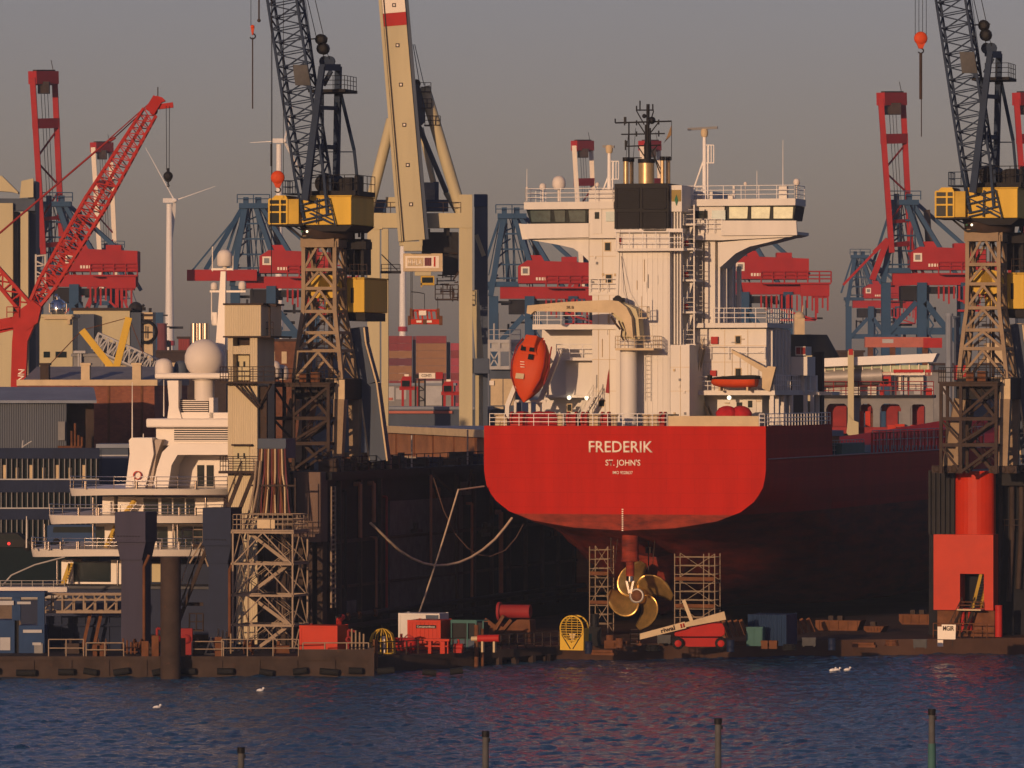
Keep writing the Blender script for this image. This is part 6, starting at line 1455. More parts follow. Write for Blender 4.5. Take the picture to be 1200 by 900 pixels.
# lattice stair tower
F2 = frame_at(315, 421, PZ, TH); r_ = thing('stair_scaffold', 'tall beige lattice stair tower standing on the pontoon left of the red container', 'scaffold', F2)
xl = F2.P(273, 700, 0).x; xr = F2.P(343, 700, 0).x; LV = [F2.P(310, y, 0).z for y in (769, 733, 698, 661, 624)]; DP = 3.6
t = MB()
for x in (xl, xr):
    for y in (0, DP): t.bar((x, y, 0), (x, y, LV[-1]), .12)
t.build('upright', M['scaf'], r_, split='prim')
t = MB()
for z in LV[1:]:
    for y in (0, DP): t.bar((xl - .15, y, z), (xr + .1, y, z), .12, .16)
    for x in (xl, xr): t.bar((x, 0, z), (x, DP, z), .14)
t.build('ledger', M['scaf'], r_, split='prim')
t = MB(); xm = (xl + xr) / 2
for i in range(4):
    for y in (0, DP): t.bar((xl + .1, y, LV[i] + .05), (xm, y, LV[i+1]), .09); t.bar((xm, y, LV[i+1]), (xr - .1, y, LV[i] + .05), .09)
    for x in (xl, xr): t.bar((x, 0, LV[i]), (x, DP / 2, LV[i+1]), .08); t.bar((x, DP / 2, LV[i+1]), (x, DP, LV[i]), .08)
t.build('diagonal_brace', M['scaf'], r_, split='prim')
t = MB()
for i in range(4):
    a, b = ((xl + .7, DP * .5, LV[i]), (xr - .7, DP * .5, LV[i+1]))
    if i % 2: a, b = ((xr - .7, DP * .5, LV[i]), (xl + .7, DP * .5, LV[i+1]))
    t.mark(); t.stairs(a, b, .8, (0, 1, 0), n=9, rail=1.0)
t.build('stair_flight', M['scaf'], r_, split='mark')
t = MB(); t.box((xl - .1, -.1, LV[-1] + .1), (xr + .1, DP + .1, LV[-1] + .2)); t.box((xl + 2.5, .2, LV[3] + .1), (xr, DP - .2, LV[3] + .16)); t.box((xl, .2, LV[2] + .1), (xr - 2.5, DP - .2, LV[2] + .16)); t.build('landing', M['scaf'], r_, split='prim')
t = MB(); z = LV[-1] + .2; t.rail([(xl, DP, z), (xl, 0, z), (xr, 0, z), (xr, DP, z), (xl, DP, z)], 1.1, 3, .8, .035); t.build('top_railing', M['scaf'], r_)
t = MB(); t.box((xl + 1.9, -.12, z + .1), (xl + 2.9, -.06, z + .75)); t.box((xl + 2.95, -.12, z + .1), (xl + 3.25, -.06, z + .75)); t.build('sign_panel', M['beige'], r_, split='prim')
# red container on the pontoon
b = at(373.5, 770, 418); c_ = container('red_container', 'plain bright red container on the pontoon, right of the lattice stair tower', Fr(b.x, 417.5, PZ, TH), 2.85, 2.05, 2.6, 'orange', ribs=False)
for k, (px, h, w_, m, lab) in enumerate(((218, 1.9, .9, 'red_dark', 'dark red hose reel cabinet at the foot of the brown stairway'), (247, 1.3, .9, 'beige', 'pale triangular warning frame on the pontoon by the blue guide post'))):
    p = at(px, 765, 416.5); t = MB()
    if k: t.prism([(-.5, 0), (0, h), (.5, 0), (.38, 0), (0, h - .35), (-.38, 0)], 0, .2); t.box((-.5, 0, 0), (.5, .2, .1))
    else: t.box((-.45, 0, 0), (.45, .8, h)); t.lathe([(.1, -.1), (.35, -.1), (.35, 0)], (0, 0, h * .6), 14, 'y')
    solo('warning_frame' if k else 'reel_cabinet', t, M[m], Fr(p.x, p.y, PZ), lab, 'frame' if k else 'cabinet')

# ---- landing stage between pontoon and dock
FG = Fr(*G(440, 419.5), R(0)); 
st0, st1 = V(G(438, 419)), V(G(662, 436))
F2 = Fr(st0.x, st0.y, 0, math.atan2(st1.y - st0.y, st1.x - st0.x)); LS = (st1 - st0).length
ls = thing('landing_stage', 'dark landing stage with posts and railing between the pontoon and the dock apron', 'landing stage', F2)
t = MB(); t.box((0, .3, -1), (LS * .56, 12, 1.15)); t.box((LS * .56, .3, .55), (LS, 12, 1.15)); t.box((LS * .56, 3, -1), (LS, 12, .56)); t.build('stage_deck', M['brown_steel'], ls)
t = MB()
for f in (.57, .66, .75, .84, .92): t.box((LS * f, .25, -1.5), (LS * f + .35, .7, .6))
t.build('stage_pile', M['brown_steel'], ls, split='prim')
t = MB(); t.mark(); t.rail([(.3, .6, 1.15), (LS * .5, .6, 1.15)], 1.0, 2, 1.4, .04); t.mark(); t.rail([(LS * .6, .6, 1.15), (LS, .6, 1.15)], 1.1, 3, 1.0, .04); t.build('railing', M['brown_steel'], ls, split='mark')
t = MB(); t.tube((LS * .53, .05, -2), (LS * .53, .05, 3.1), .17, n=10); t.tube((LS * .56, .05, -2), (LS * .56, .05, 2.8), .14, n=10); t.tube((.4, .2, -2), (.4, .2, 2.4), .2, n=10); t.build('stage_pile', M['rust'], ls, split='prim')
SZ = 1.15
def sp(px, d=428): return Fr((px - 600) / FPX * d, d, SZ, TH)
def hz_(py0, py1, d=428): return (py1 - py0) / FPX * d
r_ = thing('dome_cage', 'yellow dome shaped tubular cage at the left end of the landing stage', 'cage', sp(448, 424)); t = MB(); rr = .95
t.path([(rr * math.cos(R(a)), rr * math.sin(R(a)), .9) for a in range(0, 361, 30)], .06); t.path([(rr * math.cos(R(a)), rr * math.sin(R(a)), .05) for a in range(0, 361, 30)], .06)
for k in range(6): a = R(k * 30 + 10); c_, s_ = math.cos(a), math.sin(a); t.path([(rr * c_, rr * s_, 0), (rr * c_, rr * s_, .9), (rr * .8 * c_, rr * .8 * s_, 1.45), (rr * .4 * c_, rr * .4 * s_, 1.75), (0, 0, 1.85), (-rr * .4 * c_, -rr * .4 * s_, 1.75), (-rr * .8 * c_, -rr * .8 * s_, 1.45), (-rr * c_, -rr * s_, .9), (-rr * c_, -rr * s_, 0)], .045)
t.build('cage_frame', M['yellow'], r_); t = MB(); t.box((.15, -.5, 0), (.35, -.3, 1.3)); t.build('marker_board', M['text_cream'], r_)
c_ = container('site_container', 'white and blue site container behind the red lettered container', sp(491, 434), 3.2, 2.55, 2.4, 'cont_white', ribs=False)
t = MB(); t.box((.55, -.06, 1.4), (1.55, .0, 2.45)); t.build('blue_panel', M['blue_grey'], c_)
c_ = container('lettered_container', 'red container with a small black name strip, above the red tank', sp(497, 430), 2.55, 2.2, 3.0, 'orange')
t = MB(); t.box((-.6, -.09, 1.62), (.95, -.05, 1.86)); sg = t.build('name_strip', M['black'], c_); lettering('Containerdienst', (-.52, -.11, 1.67), 1.4, .14, M['text_cream'], sg, offset=.01)
r_ = thing('red_tank', 'lying red cylindrical tank in front of the red lettered container', 'tank', sp(468, 425)); t = MB(); t.lathe([(1e-3, -1.2), (.35, -1.15), (.5, -.95), (.52, .95), (.35, 1.15), (1e-3, 1.2)], (0, .5, .62), 18, 'x'); t.build('tank_body', M['red'], r_)
t = MB(); t.box((-.9, .1, 0), (-.7, .9, .5)); t.box((.7, .1, 0), (.9, .9, .5)); t.tube((0, .5, 1.1), (0, .5, 1.4), .1, n=8); t.path([(.3, .2, 1.1), (.6, .1, 1.35), (1.0, .1, 1.2), (1.2, .1, .9)], .04); t.build('tank_saddle', M['red_dark'], r_, split=None)
r_ = thing('red_trestle', 'bright red steel trestle frame at the landing stage edge', 'trestle', sp(511, 424)); t = MB(); t.box((-1.0, 0, .92), (1.0, .5, 1.08)); t.box((-.9, .1, .5), (.9, .2, .6)); t.build('top_beam', M['orange'], r_, split='prim'); t = MB(); t.box((-.62, 0, 0), (-.38, .5, .9)); t.box((.3, 0, 0), (.66, .5, .9)); t.box((.82, .1, 0), (.9, .4, .9)); t.build('leg', M['orange'], r_, split='prim')
r_ = thing('green_frame_cabin', 'open cabin of teal steel frame with dark infill, right of the red container', 'cabin', sp(547, 431)); t = MB()
for x in (-1.2, .05, .72, 1.28): t.bar((x, 0, 0), (x, 0, 2.15), .1)
t.box((-1.25, -.06, 1.95), (.78, .1, 2.2)); t.bar((.72, 0, 2.15), (1.28, 1.2, 2.15), .1); t.bar((-1.2, 0, .75), (1.25, 0, .75), .06); t.build('cabin_frame', M['teal'], r_); t = MB(); t.box((-1.15, .12, .1), (1.2, 1.6, 2.0)); t.build('cabin_infill', M['black'], r_); t = MB(); t.box((-1.1, -.02, .1), (.6, .1, .7)); t.build('cabin_skirt', M['blue_grey'], r_)
r_ = thing('red_roller', 'red cylinder roll with pale end lying on the landing stage railing side', 'roller', sp(571, 426)); t = MB(); t.tube((-.8, .3, 1.0), (.85, .3, 1.05), .27, n=16); t.build('roll', M['red'], r_); t = MB(); t.tube((-1.3, .3, .98), (-.8, .3, 1.0), .17, n=12); t.box((-.5, .1, 0), (-.35, .5, .8)); t.box((.4, .1, 0), (.55, .5, .8)); t.build('roll_stand', M['beige'], r_)
r_ = thing('red_pump', 'small red pump unit right of the red trestle', 'pump', sp(536, 425)); t = MB(); t.tube((-.3, .3, .45), (.35, .3, .45), .24, n=14); t.box((-.3, .05, 0), (.3, .55, .3)); t.tube((0, .3, .6), (0, .3, 1.0), .1, n=8); t.build('pump_body', M['red'], r_)
r_ = thing('rusty_winch', 'large rusty winch machine with a dark red drum, below the dock wall', 'winch', sp(597, 439)); t = MB()
t.prism([(-1.7, 0), (-1.55, 1.3), (-1.0, 1.6), (-.3, 1.2), (.6, 1.9), (1.6, 1.9), (1.7, 0), (1.2, 0), (1.0, .9), (.2, .9), (-.2, 0)], 0, 1.6); t.build('winch_bed', M['rust'], r_)
t = MB(); t.tube((-1.0, .6, 2.5), (1.5, .6, 2.5), .52, n=18); t.tube((-1.05, .6, 2.5), (-.85, .6, 2.5), .72, n=18); t.build('drum', M['red_dark'], r_); t = MB(); t.bar((-1.9, -.2, 1.9), (-.9, -.1, 1.2), .3); t.bar((-1.2, -.2, .9), (-.4, -.2, 2.2), .25); t.bar((.2, -.2, 1.9), (-.6, -.2, .9), .25); t.build('winch_arm', M['rust'], r_, split='prim')
for px, d, lab in ((463, 423.5, 'left'), (559, 428, 'right')): pass
# ------------------------------------------------------------------ the harbour behind
GZ = 3.2
def gf(px, d, rz=0.): return frame_at(px, d, GZ, rz)
# ---- big cream gantry crane with raised boom
d = 660.; F2 = gf(500, d); P = F2.P
r = thing('gantry_crane', 'large cream container gantry crane with its boom raised, between left dock crane and ship', 'crane', F2)
def part(nm, m, fn, par=None, bevel=0., split=None):
    t = MB(); fn(t); return t.build(nm, M[m], par or r, bevel, split)
zb = 0.05
def col(t, x0, x1, y0, q, dep, zbot=0.05):
    a = P(x0, y0, q); b = P(x1, y0, q); t.box((a.x, q, zbot), (b.x, q + dep, a.z))
for a in ((430.5, 445, 268, 0, 2.2), (538, 553.5, 228, 0, 2.0)): part('portal_leg', 'cream', lambda t: col(t, *a))
for a in ((447, 455, 268, 14, 2.5), (556, 571.5, 228, 14, 2.5)): part('portal_leg', 'blue_grey' if a[0] > 500 else 'cream', lambda t: col(t, *a))  # shade on the right rear leg is put into its blue grey
part('portal_leg', 'cream', lambda t: (t.bar(P(558, 275, 6), P(567, 300, 6), .5), t.bar(P(556, 340, 7), P(562, 420, 7), .9, 1.2), t.box((P(557, 300, 7).x, 7, 0.05), (P(566, 300, 7).x, 8.2, P(560, 440, 7).z))))
part('portal_beam', 'cream', lambda t: (fbox(t, F2, 425, 249.5, 448, 268.5, -.15, 2.4), fbox(t, F2, 448, 249.7, 553.6, 267, -.12, 2.4)))
part('sill_beam', 'blue_grey', lambda t: fbox(t, F2, 553.7, 420, 573, 437.5, .3, 16))
part('top_box', 'blue', lambda t: (fbox(t, F2, 555.5, 227.5, 570.5, 242, 13.8, 3), fbox(t, F2, 437, 234, 452, 249, 3, 3), fbox(t, F2, 496, 234, 525, 247, 3, 4), fbox(t, F2, 508, 213, 514, 235, 4, 2)), split='prim')
part('machine_vent', 'mid_grey', lambda t: (t.tube(P(500, 235, 4), P(500, 214, 4), .95, n=16), fbox(t, F2, 499, 222, 509, 229, 3, 1.4)))
part('white_cabin', 'cream', lambda t: fbox(t, F2, 452, 231, 464, 242, 3.5, 2))
part('beam_railing', 'brown_steel', lambda t: t.rail([P(437, 249.4, 0), P(540, 249.4, 0)], 1.2, 2, 2, .04))
# raised boom
A0, A1 = P(484.5, 282, -2), P(460.5, 0, -2); dv = (A1 - A0).normalized(); A1 = A0 + dv * 46
def boom(t):
    t.bar(A0, A1, 2.65, 2.8, up=(0, 1, 0))
bm = part('boom', 'cream', boom)
sdv = V((0, 1, 0)).cross(dv).normalized()
if sdv.x < 0: sdv = -sdv
part('boom_side', 'blue_grey', lambda t: t.bar(A0 + sdv * 1.55 + V((0, .1, 0)), A1 + sdv * 1.5 + V((0, .1, 0)), .45, 2.6, up=(0, 1, 0)), bm)  # shaded flank of the cream boom, its shade painted as blue grey
part('boom_edge', 'cream', lambda t: t.bar(A0 - sdv * 1.52 + V((0, -.1, 0)), A1 - sdv * 1.4 + V((0, -.1, 0)), .34, 2.9, up=(0, 1, 0)), bm)
for k, y in enumerate((7, 54, 100, 147, 194, 240)):
    f = (282 - y) / 282.; c = A0.lerp(P(460.5, 0, -2), f) + V((0, -1.42, 0)) + sdv * .1
    part('access_hatch', 'brown_steel', lambda t: t.box((c.x - .22, c.y - .04, c.z - .22), (c.x + .22, c.y + .02, c.z + .22)), bm)
    part('hatch_lamp', 'text_cream', lambda t: t.box((c.x - .11, c.y - .08, c.z - .11), (c.x + .11, c.y - .03, c.z + .11)), bm)
def band(f0, f1): return (A0.lerp(P(460.5, 0, -2), f0), A0.lerp(P(460.5, 0, -2), f1))
a, b = band((282 - 31) / 282., (282 - 16) / 282.)
part('red_band', 'red', lambda t: t.bar(a + V((0, -.03, 0)), b + V((0, -.03, 0)), 2.72, 2.86, up=(0, 1, 0)), bm)
a, b = band((282 - 15.8) / 282., 1.2)
part('pale_band', 'text_cream', lambda t: t.bar(a + V((0, -.03, 0)), b + V((0, -.03, 0)), 2.7, 2.84, up=(0, 1, 0)), bm)
part('boom_foot', 'cream', lambda t: (fbox(t, F2, 473, 283, 494.5, 294, -3.2, 2.6), fbox(t, F2, 468, 281, 473, 288, -3, 2), fbox(t, F2, 491, 281, 495, 288, -3.3, 2)))
part('boom_ladder', 'brown_steel', lambda t: t.bar(A0 - sdv * 1.1 + V((0, -1.5, 0)), A1 - sdv * 1.0 + V((0, -1.5, 0)), .12), bm)
part('stay_leg', 'cream', lambda t: (t.tube(P(459, 140, 1.5), P(431, 250, 1), .62, n=12), t.tube(P(497, 102, 1.5), P(541, 250, 1), .68, n=12), t.tube(P(493, 150, 8), P(508, 214, 8), .35, n=8)), split='prim')
part('back_stay', 'blue_grey', lambda t: (t.tube(P(490, 146, 3), P(523, 225, 6), .3, n=8), t.tube(P(484, 52, 0), P(492, 100, 2), .05, n=4), t.tube(P(486, 52, 0), P(497, 100, 2), .05, n=4)), split='prim')
part('back_stay', 'cream', lambda t: t.tube(P(522, 225, 6), P(535, 248, 7), .3, n=8))
def apex(t):
    fprism(t, F2, [(483, 104), (485, 100), (490, 99), (495, 108), (498, 124), (498, 142), (494, 146), (487, 145), (485, 130)], 1, 2)
part('apex_frame', 'blue_grey', apex)
part('apex_platform', 'brown_steel', lambda t: [(t.box((P(x0, y, .5).x, .5, P(x0, y, .5).z - .1), (P(x1, y, .5).x, 3, P(x0, y, .5).z)), t.rail([P(x0 + 1, y, .5), P(x1, y, .5), P(x1, y, 3)], 1.0, 2, .7, .04)) for x0, x1, y in ((490, 505, 107), (494, 506, 126), (497, 516, 146))])
part('apex_sheave', 'dark_steel', lambda t: t.lathe([(.1, -.2), (.5, -.2), (.5, .2), (.1, .2)], P(488, 98, 2), 14, 'y'))
# trolley with sign, cabin and machinery
part('trolley_house', 'dark_steel', lambda t: (fbox(t, F2, 494, 272, 537, 296, 2, 5), fbox(t, F2, 519, 296, 537, 322, 3, 4), fbox(t, F2, 497, 268, 504, 280, 1.5, 1), fbox(t, F2, 520, 267, 527, 276, 1.5, 1)))
sg = part('sign_frame', 'beige', lambda t: fbox(t, F2, 472.5, 297, 518.5, 318, -1, 1.8))
part('sign_panel', 'text_cream', lambda t: fbox(t, F2, 475, 300, 514.5, 314, -1.06, .1), sg)
part('sign_shade', 'beige', lambda t: fbox(t, F2, 477.3, 302, 496, 312, -1.09, .06), sg)
part('sign_picture', 'cont_maroon', lambda t: fbox(t, F2, 497.5, 302, 505.5, 311.6, -1.09, .06), sg)
part('sign_stripe', 'orange', lambda t: fbox(t, F2, 508.3, 301, 510.3, 312.4, -1.09, .06), sg)
a = P(478.3, 310.6, -1.12); b = P(495, 303.6, -1.12); lettering('HHLA', a, b.x - a.x, b.z - a.z, M['text_cream'], sg, offset=.02)
part('under_box', 'cream', lambda t: fbox(t, F2, 486, 318.3, 505, 323, -.8, 1.4))
cb = part('driver_cabin', 'yellow_dull', lambda t: (fbox(t, F2, 493, 323.2, 509, 325, -.6, 1.6), fbox(t, F2, 493, 331.5, 509, 334.2, -.6, 1.6), fbox(t, F2, 493, 325, 494.5, 336.5, -.6, .3), fbox(t, F2, 507.5, 325, 509, 331.6, -.6, .3)))
part('window', 'glass', lambda t: fbox(t, F2, 494.6, 325.1, 507.4, 331.4, -.5, 1.3), cb)
def maze(t):
    rng = random.Random(5)
    for k in range(46):
        x = rng.uniform(512, 537); y = rng.uniform(296, 350); q = rng.uniform(2, 6)
        if rng.random() < .55: t.bar(P(x, y, q), P(min(537, x + rng.uniform(4, 14)), y, q), .14)
        else: t.bar(P(x, y, q), P(x, y + rng.uniform(4, 14), q), .14)
    t.rail([P(510, 350, 2), P(537, 350, 2)], 1.6, 3, .8, .05); t.box((P(510, 351, 2).x, 2, P(510, 351.5, 2).z), (P(537, 351, 2).x, 6, P(510, 350, 2).z)); t.bar(P(531, 328, 2), P(538, 318, 2), .2)
part('trolley_lattice', 'brown_steel', maze)
part('catwalk', 'dark_steel', lambda t: (t.bar(P(446, 319, 3), P(470, 319, 3), .3), t.bar(P(447, 298, 3), P(466, 317, 3), .12), t.rail([P(447, 319, 3), P(469, 319, 3)], .9, 2, .9, .04)))
# spreader (hangs on the trolley: its own thing)
F3 = Fr(*at(497, 381, d - 1), 0); r_ = thing('container_spreader', 'orange red container spreader hanging from the cream gantry crane', 'spreader', F3)
P3 = F3.P
t = MB(); fbox(t, F3, 478.5, 374, 517.5, 380, 0, 1.6); fbox(t, F3, 484, 362.5, 512, 365, .2, 1.2)
for x in (484, 489, 494, 500, 505, 511): t.bar(P3(x, 364, .3), P3(x + 1.5, 375, .3), .2)
t.build('spreader_frame', M['orange'], r_)
t = MB(); fbox(t, F3, 491, 364, 499.5, 369.5, -.1, .3); fbox(t, F3, 488, 375.5, 494, 378, -.08, .1); fbox(t, F3, 500, 375.5, 506, 378, -.08, .1); t.build('spreader_plate', M['text_cream'], r_, split='prim')
t = MB()
for x in (482, 513.5): fbox(t, F3, x - 1.8, 361.5, x + 1.5, 374, -.1, 1.2)
fbox(t, F3, 478, 370, 481, 381, -.1, 1); fbox(t, F3, 514.5, 370, 518.5, 381, -.1, 1); fbox(t, F3, 495.5, 374.3, 500, 380, -.12, .2); t.build('sheave_housing', M['rust'], r_, split='prim')
t = MB()
for x, y1 in ((481.5, 318), (483, 318), (513, 348)): t.tube(P3(x, 362, .3), P3(x, y1, .3), .035, n=4)
t.tube(P3(497.5, 362, .3), P3(497.5, 344, .3), .035, n=4); t.tube(P3(482, 342, .3), P3(489, 342.5, .3), .05, n=4); t.tube(P3(489, 342.5, .3), P3(497, 344, .3), .05, n=4)
t.build('hoist_rope', M['dark_steel'], r_, split='prim')
# ---- cream gantry at the left edge
d = 640.; F2 = gf(20, d); P = F2.P; r = thing('gantry_crane', 'cream gantry crane standing cut off at the left edge behind the red lattice crane', 'crane', F2)
for a in ((-14, 15, 238, 0, 2), (24, 33, 248, 0, 1.6)): part('portal_leg', 'cream', lambda t: col(t, *a))
for a in ((15.1, 21, 248, 1.2, 5), (33.1, 42, 212, 2, 5)): part('portal_leg', 'blue_grey', lambda t: col(t, *a))  # shaded sides of the cream legs, drawn as blue grey copies
part('portal_beam', 'blue_grey', lambda t: fbox(t, F2, -20, 232.5, 41, 247, .6, 2.4))
part('portal_beam', 'cream', lambda t: (fprism(t, F2, [(-20, 205), (2, 206), (21, 225), (21, 227), (14, 225), (0, 224), (-20, 224)], -.2, 2), fprism(t, F2, [(23, 232), (25, 212), (39, 209), (39, 231)], -.1, .6)))
part('stair_rack', 'steel', lambda t: [t.bar(P(42, y, 1), P(53, y + (5 if k % 2 else -1), 1), .16) for k, y in enumerate(range(300, 345, 6))] + [t.bar(P(42, 298, 1), P(42, 345, 1), .2), t.bar(P(53, 298, 1), P(53, 345, 1), .2)])
# ---- red lattice mobile crane
d = 545.; F2 = gf(24, d); P = F2.P; r = thing('mobile_crane', 'bright red lattice boom mobile harbour crane leaning right at the far left', 'crane', F2)
part('tower', 'red', lambda t: (fprism(t, F2, [(12, 470), (14, 400), (17, 374), (43, 374), (32, 400), (29, 470)], 0, 1.8),))
lettering('NN', P(28, 446.5, -.03), 1.1, .62, M['text_cream'], r, ux=(.08, 0, 1), uz=(-1, 0, .05), offset=.02)
a = P(38, 362, .9); b = P(183, 119, .9); dv = (b - a).normalized(); sdv = V((0, 1, 0)).cross(dv)
m1 = a.lerp(b, .13); m2 = a.lerp(b, .52); m3 = a.lerp(b, .95)
def rb(t):
    t.truss(a, m1, (.9, 1), (1.7, 1.5), sdv, (0, 1, 0), 4, .14, .06); t.truss(m1, m2, (1.7, 1.5), (2.1, 1.7), sdv, (0, 1, 0), 13, .13, .06); t.truss(m2, m3, (2.1, 1.7), (1.35, 1.2), sdv, (0, 1, 0), 14, .11, .05)
bm = part('boom', 'red', rb)
part('boom_walkway', 'red', lambda t: t.bar(a.lerp(b, .05), a.lerp(b, .93), .2, .3), bm)
part('boom_head', 'red', lambda t: (t.bar(m3, b + dv * .4, 1.3, 1.0, w2=.8), t.bar(b - V((.6, 0, .6)), P(203, 123, .9), .5, .5), fprism(t, F2, [(180, 118), (183, 112), (190, 114), (194, 118), (187, 121)], .5, 1), t.lathe([(.1, -.2), (.4, -.2), (.4, .2), (.1, .2)], P(180, 130, .9), 12, 'y')), bm)
part('head_aerial', 'brown_steel', lambda t: t.tube(P(185, 113, .9), P(185, 102, .9), .05, n=4), bm)
def ra(t):
    for x0, y0, x1, y1 in ((-20, 305, 40, 368), (-20, 318, 33, 372), (-20, 390, 30, 370), (-20, 420, 20, 412)): pass
    p = P(-22, 300, .9); q = P(40, 372, .9); dd = (q - p).normalized(); t.truss(p, q, (1.0, 1.2), (1.3, 1.4), V((0, 1, 0)).cross(dd), (0, 1, 0), 6, .16, .08)
    t.bar(P(-20, 384, .9), P(34, 374, .9), .9, 1.0); t.bar(P(-20, 392, 1.2), P(30, 380, 1.2), .5, .5)
part('luffing_arm', 'red', ra)
part('joint_block', 'red', lambda t: (fprism(t, F2, [(15, 384), (16, 368), (38, 352), (48, 360), (44, 378), (30, 388)], -.1, 2.2), t.rail([P(8, 372, -.3), P(22, 372, -.3)], 1.0, 2, .8, .04)))
part('stay_rope', 'red_dark', lambda t: (t.tube(P(183, 114, .7), P(128, 163, .7), .06, n=5), t.tube(P(181, 118, 1.2), P(130, 165, 1.2), .06, n=5), t.tube(P(129, 163, .9), P(-20, 290, .9), .11, n=6), t.tube(P(129, 165, .9), P(135, 161, .9), .16, n=6)), split='prim')
p = at(197, 199, d); F3 = Fr(p.x, p.y, p.z, 0); r_ = thing('crane_hook', 'black hook block hanging from the red lattice crane, in front of the left wind turbine', 'hook', F3)
t = MB(); t.lathe([(.15, -.25), (.4, -.22), (.46, 0), (.4, .22), (.15, .25)], (0, 0, -.6), 16, 'y'); t.prism([(-.45, -.5), (.45, -.5), (.3, -1.0), (.12, -1.15), (-.12, -1.15), (-.3, -1.0)], -.2, .2); t.tube((0, 0, -.2), (0, 0, .15), .15, n=8); t.build('hook_block', M['black'], r_)
t = MB(); t.tube((0, 0, -1.1), (0, 0, -1.4), .08, n=6); t.path([(0, 0, -1.35), (.12, 0, -1.5), (0, 0, -1.62), (-.12, 0, -1.5)], .06); t.build('hook_claw', M['black'], r_)
t = MB(); z = (199 - 124) / FPX * d
for x in (-.14, .1): t.tube((x, 0, 0), (x * 1.3, 0, z), .03, n=4)
t.build('hoist_rope', M['dark_steel'], r_, split='prim')

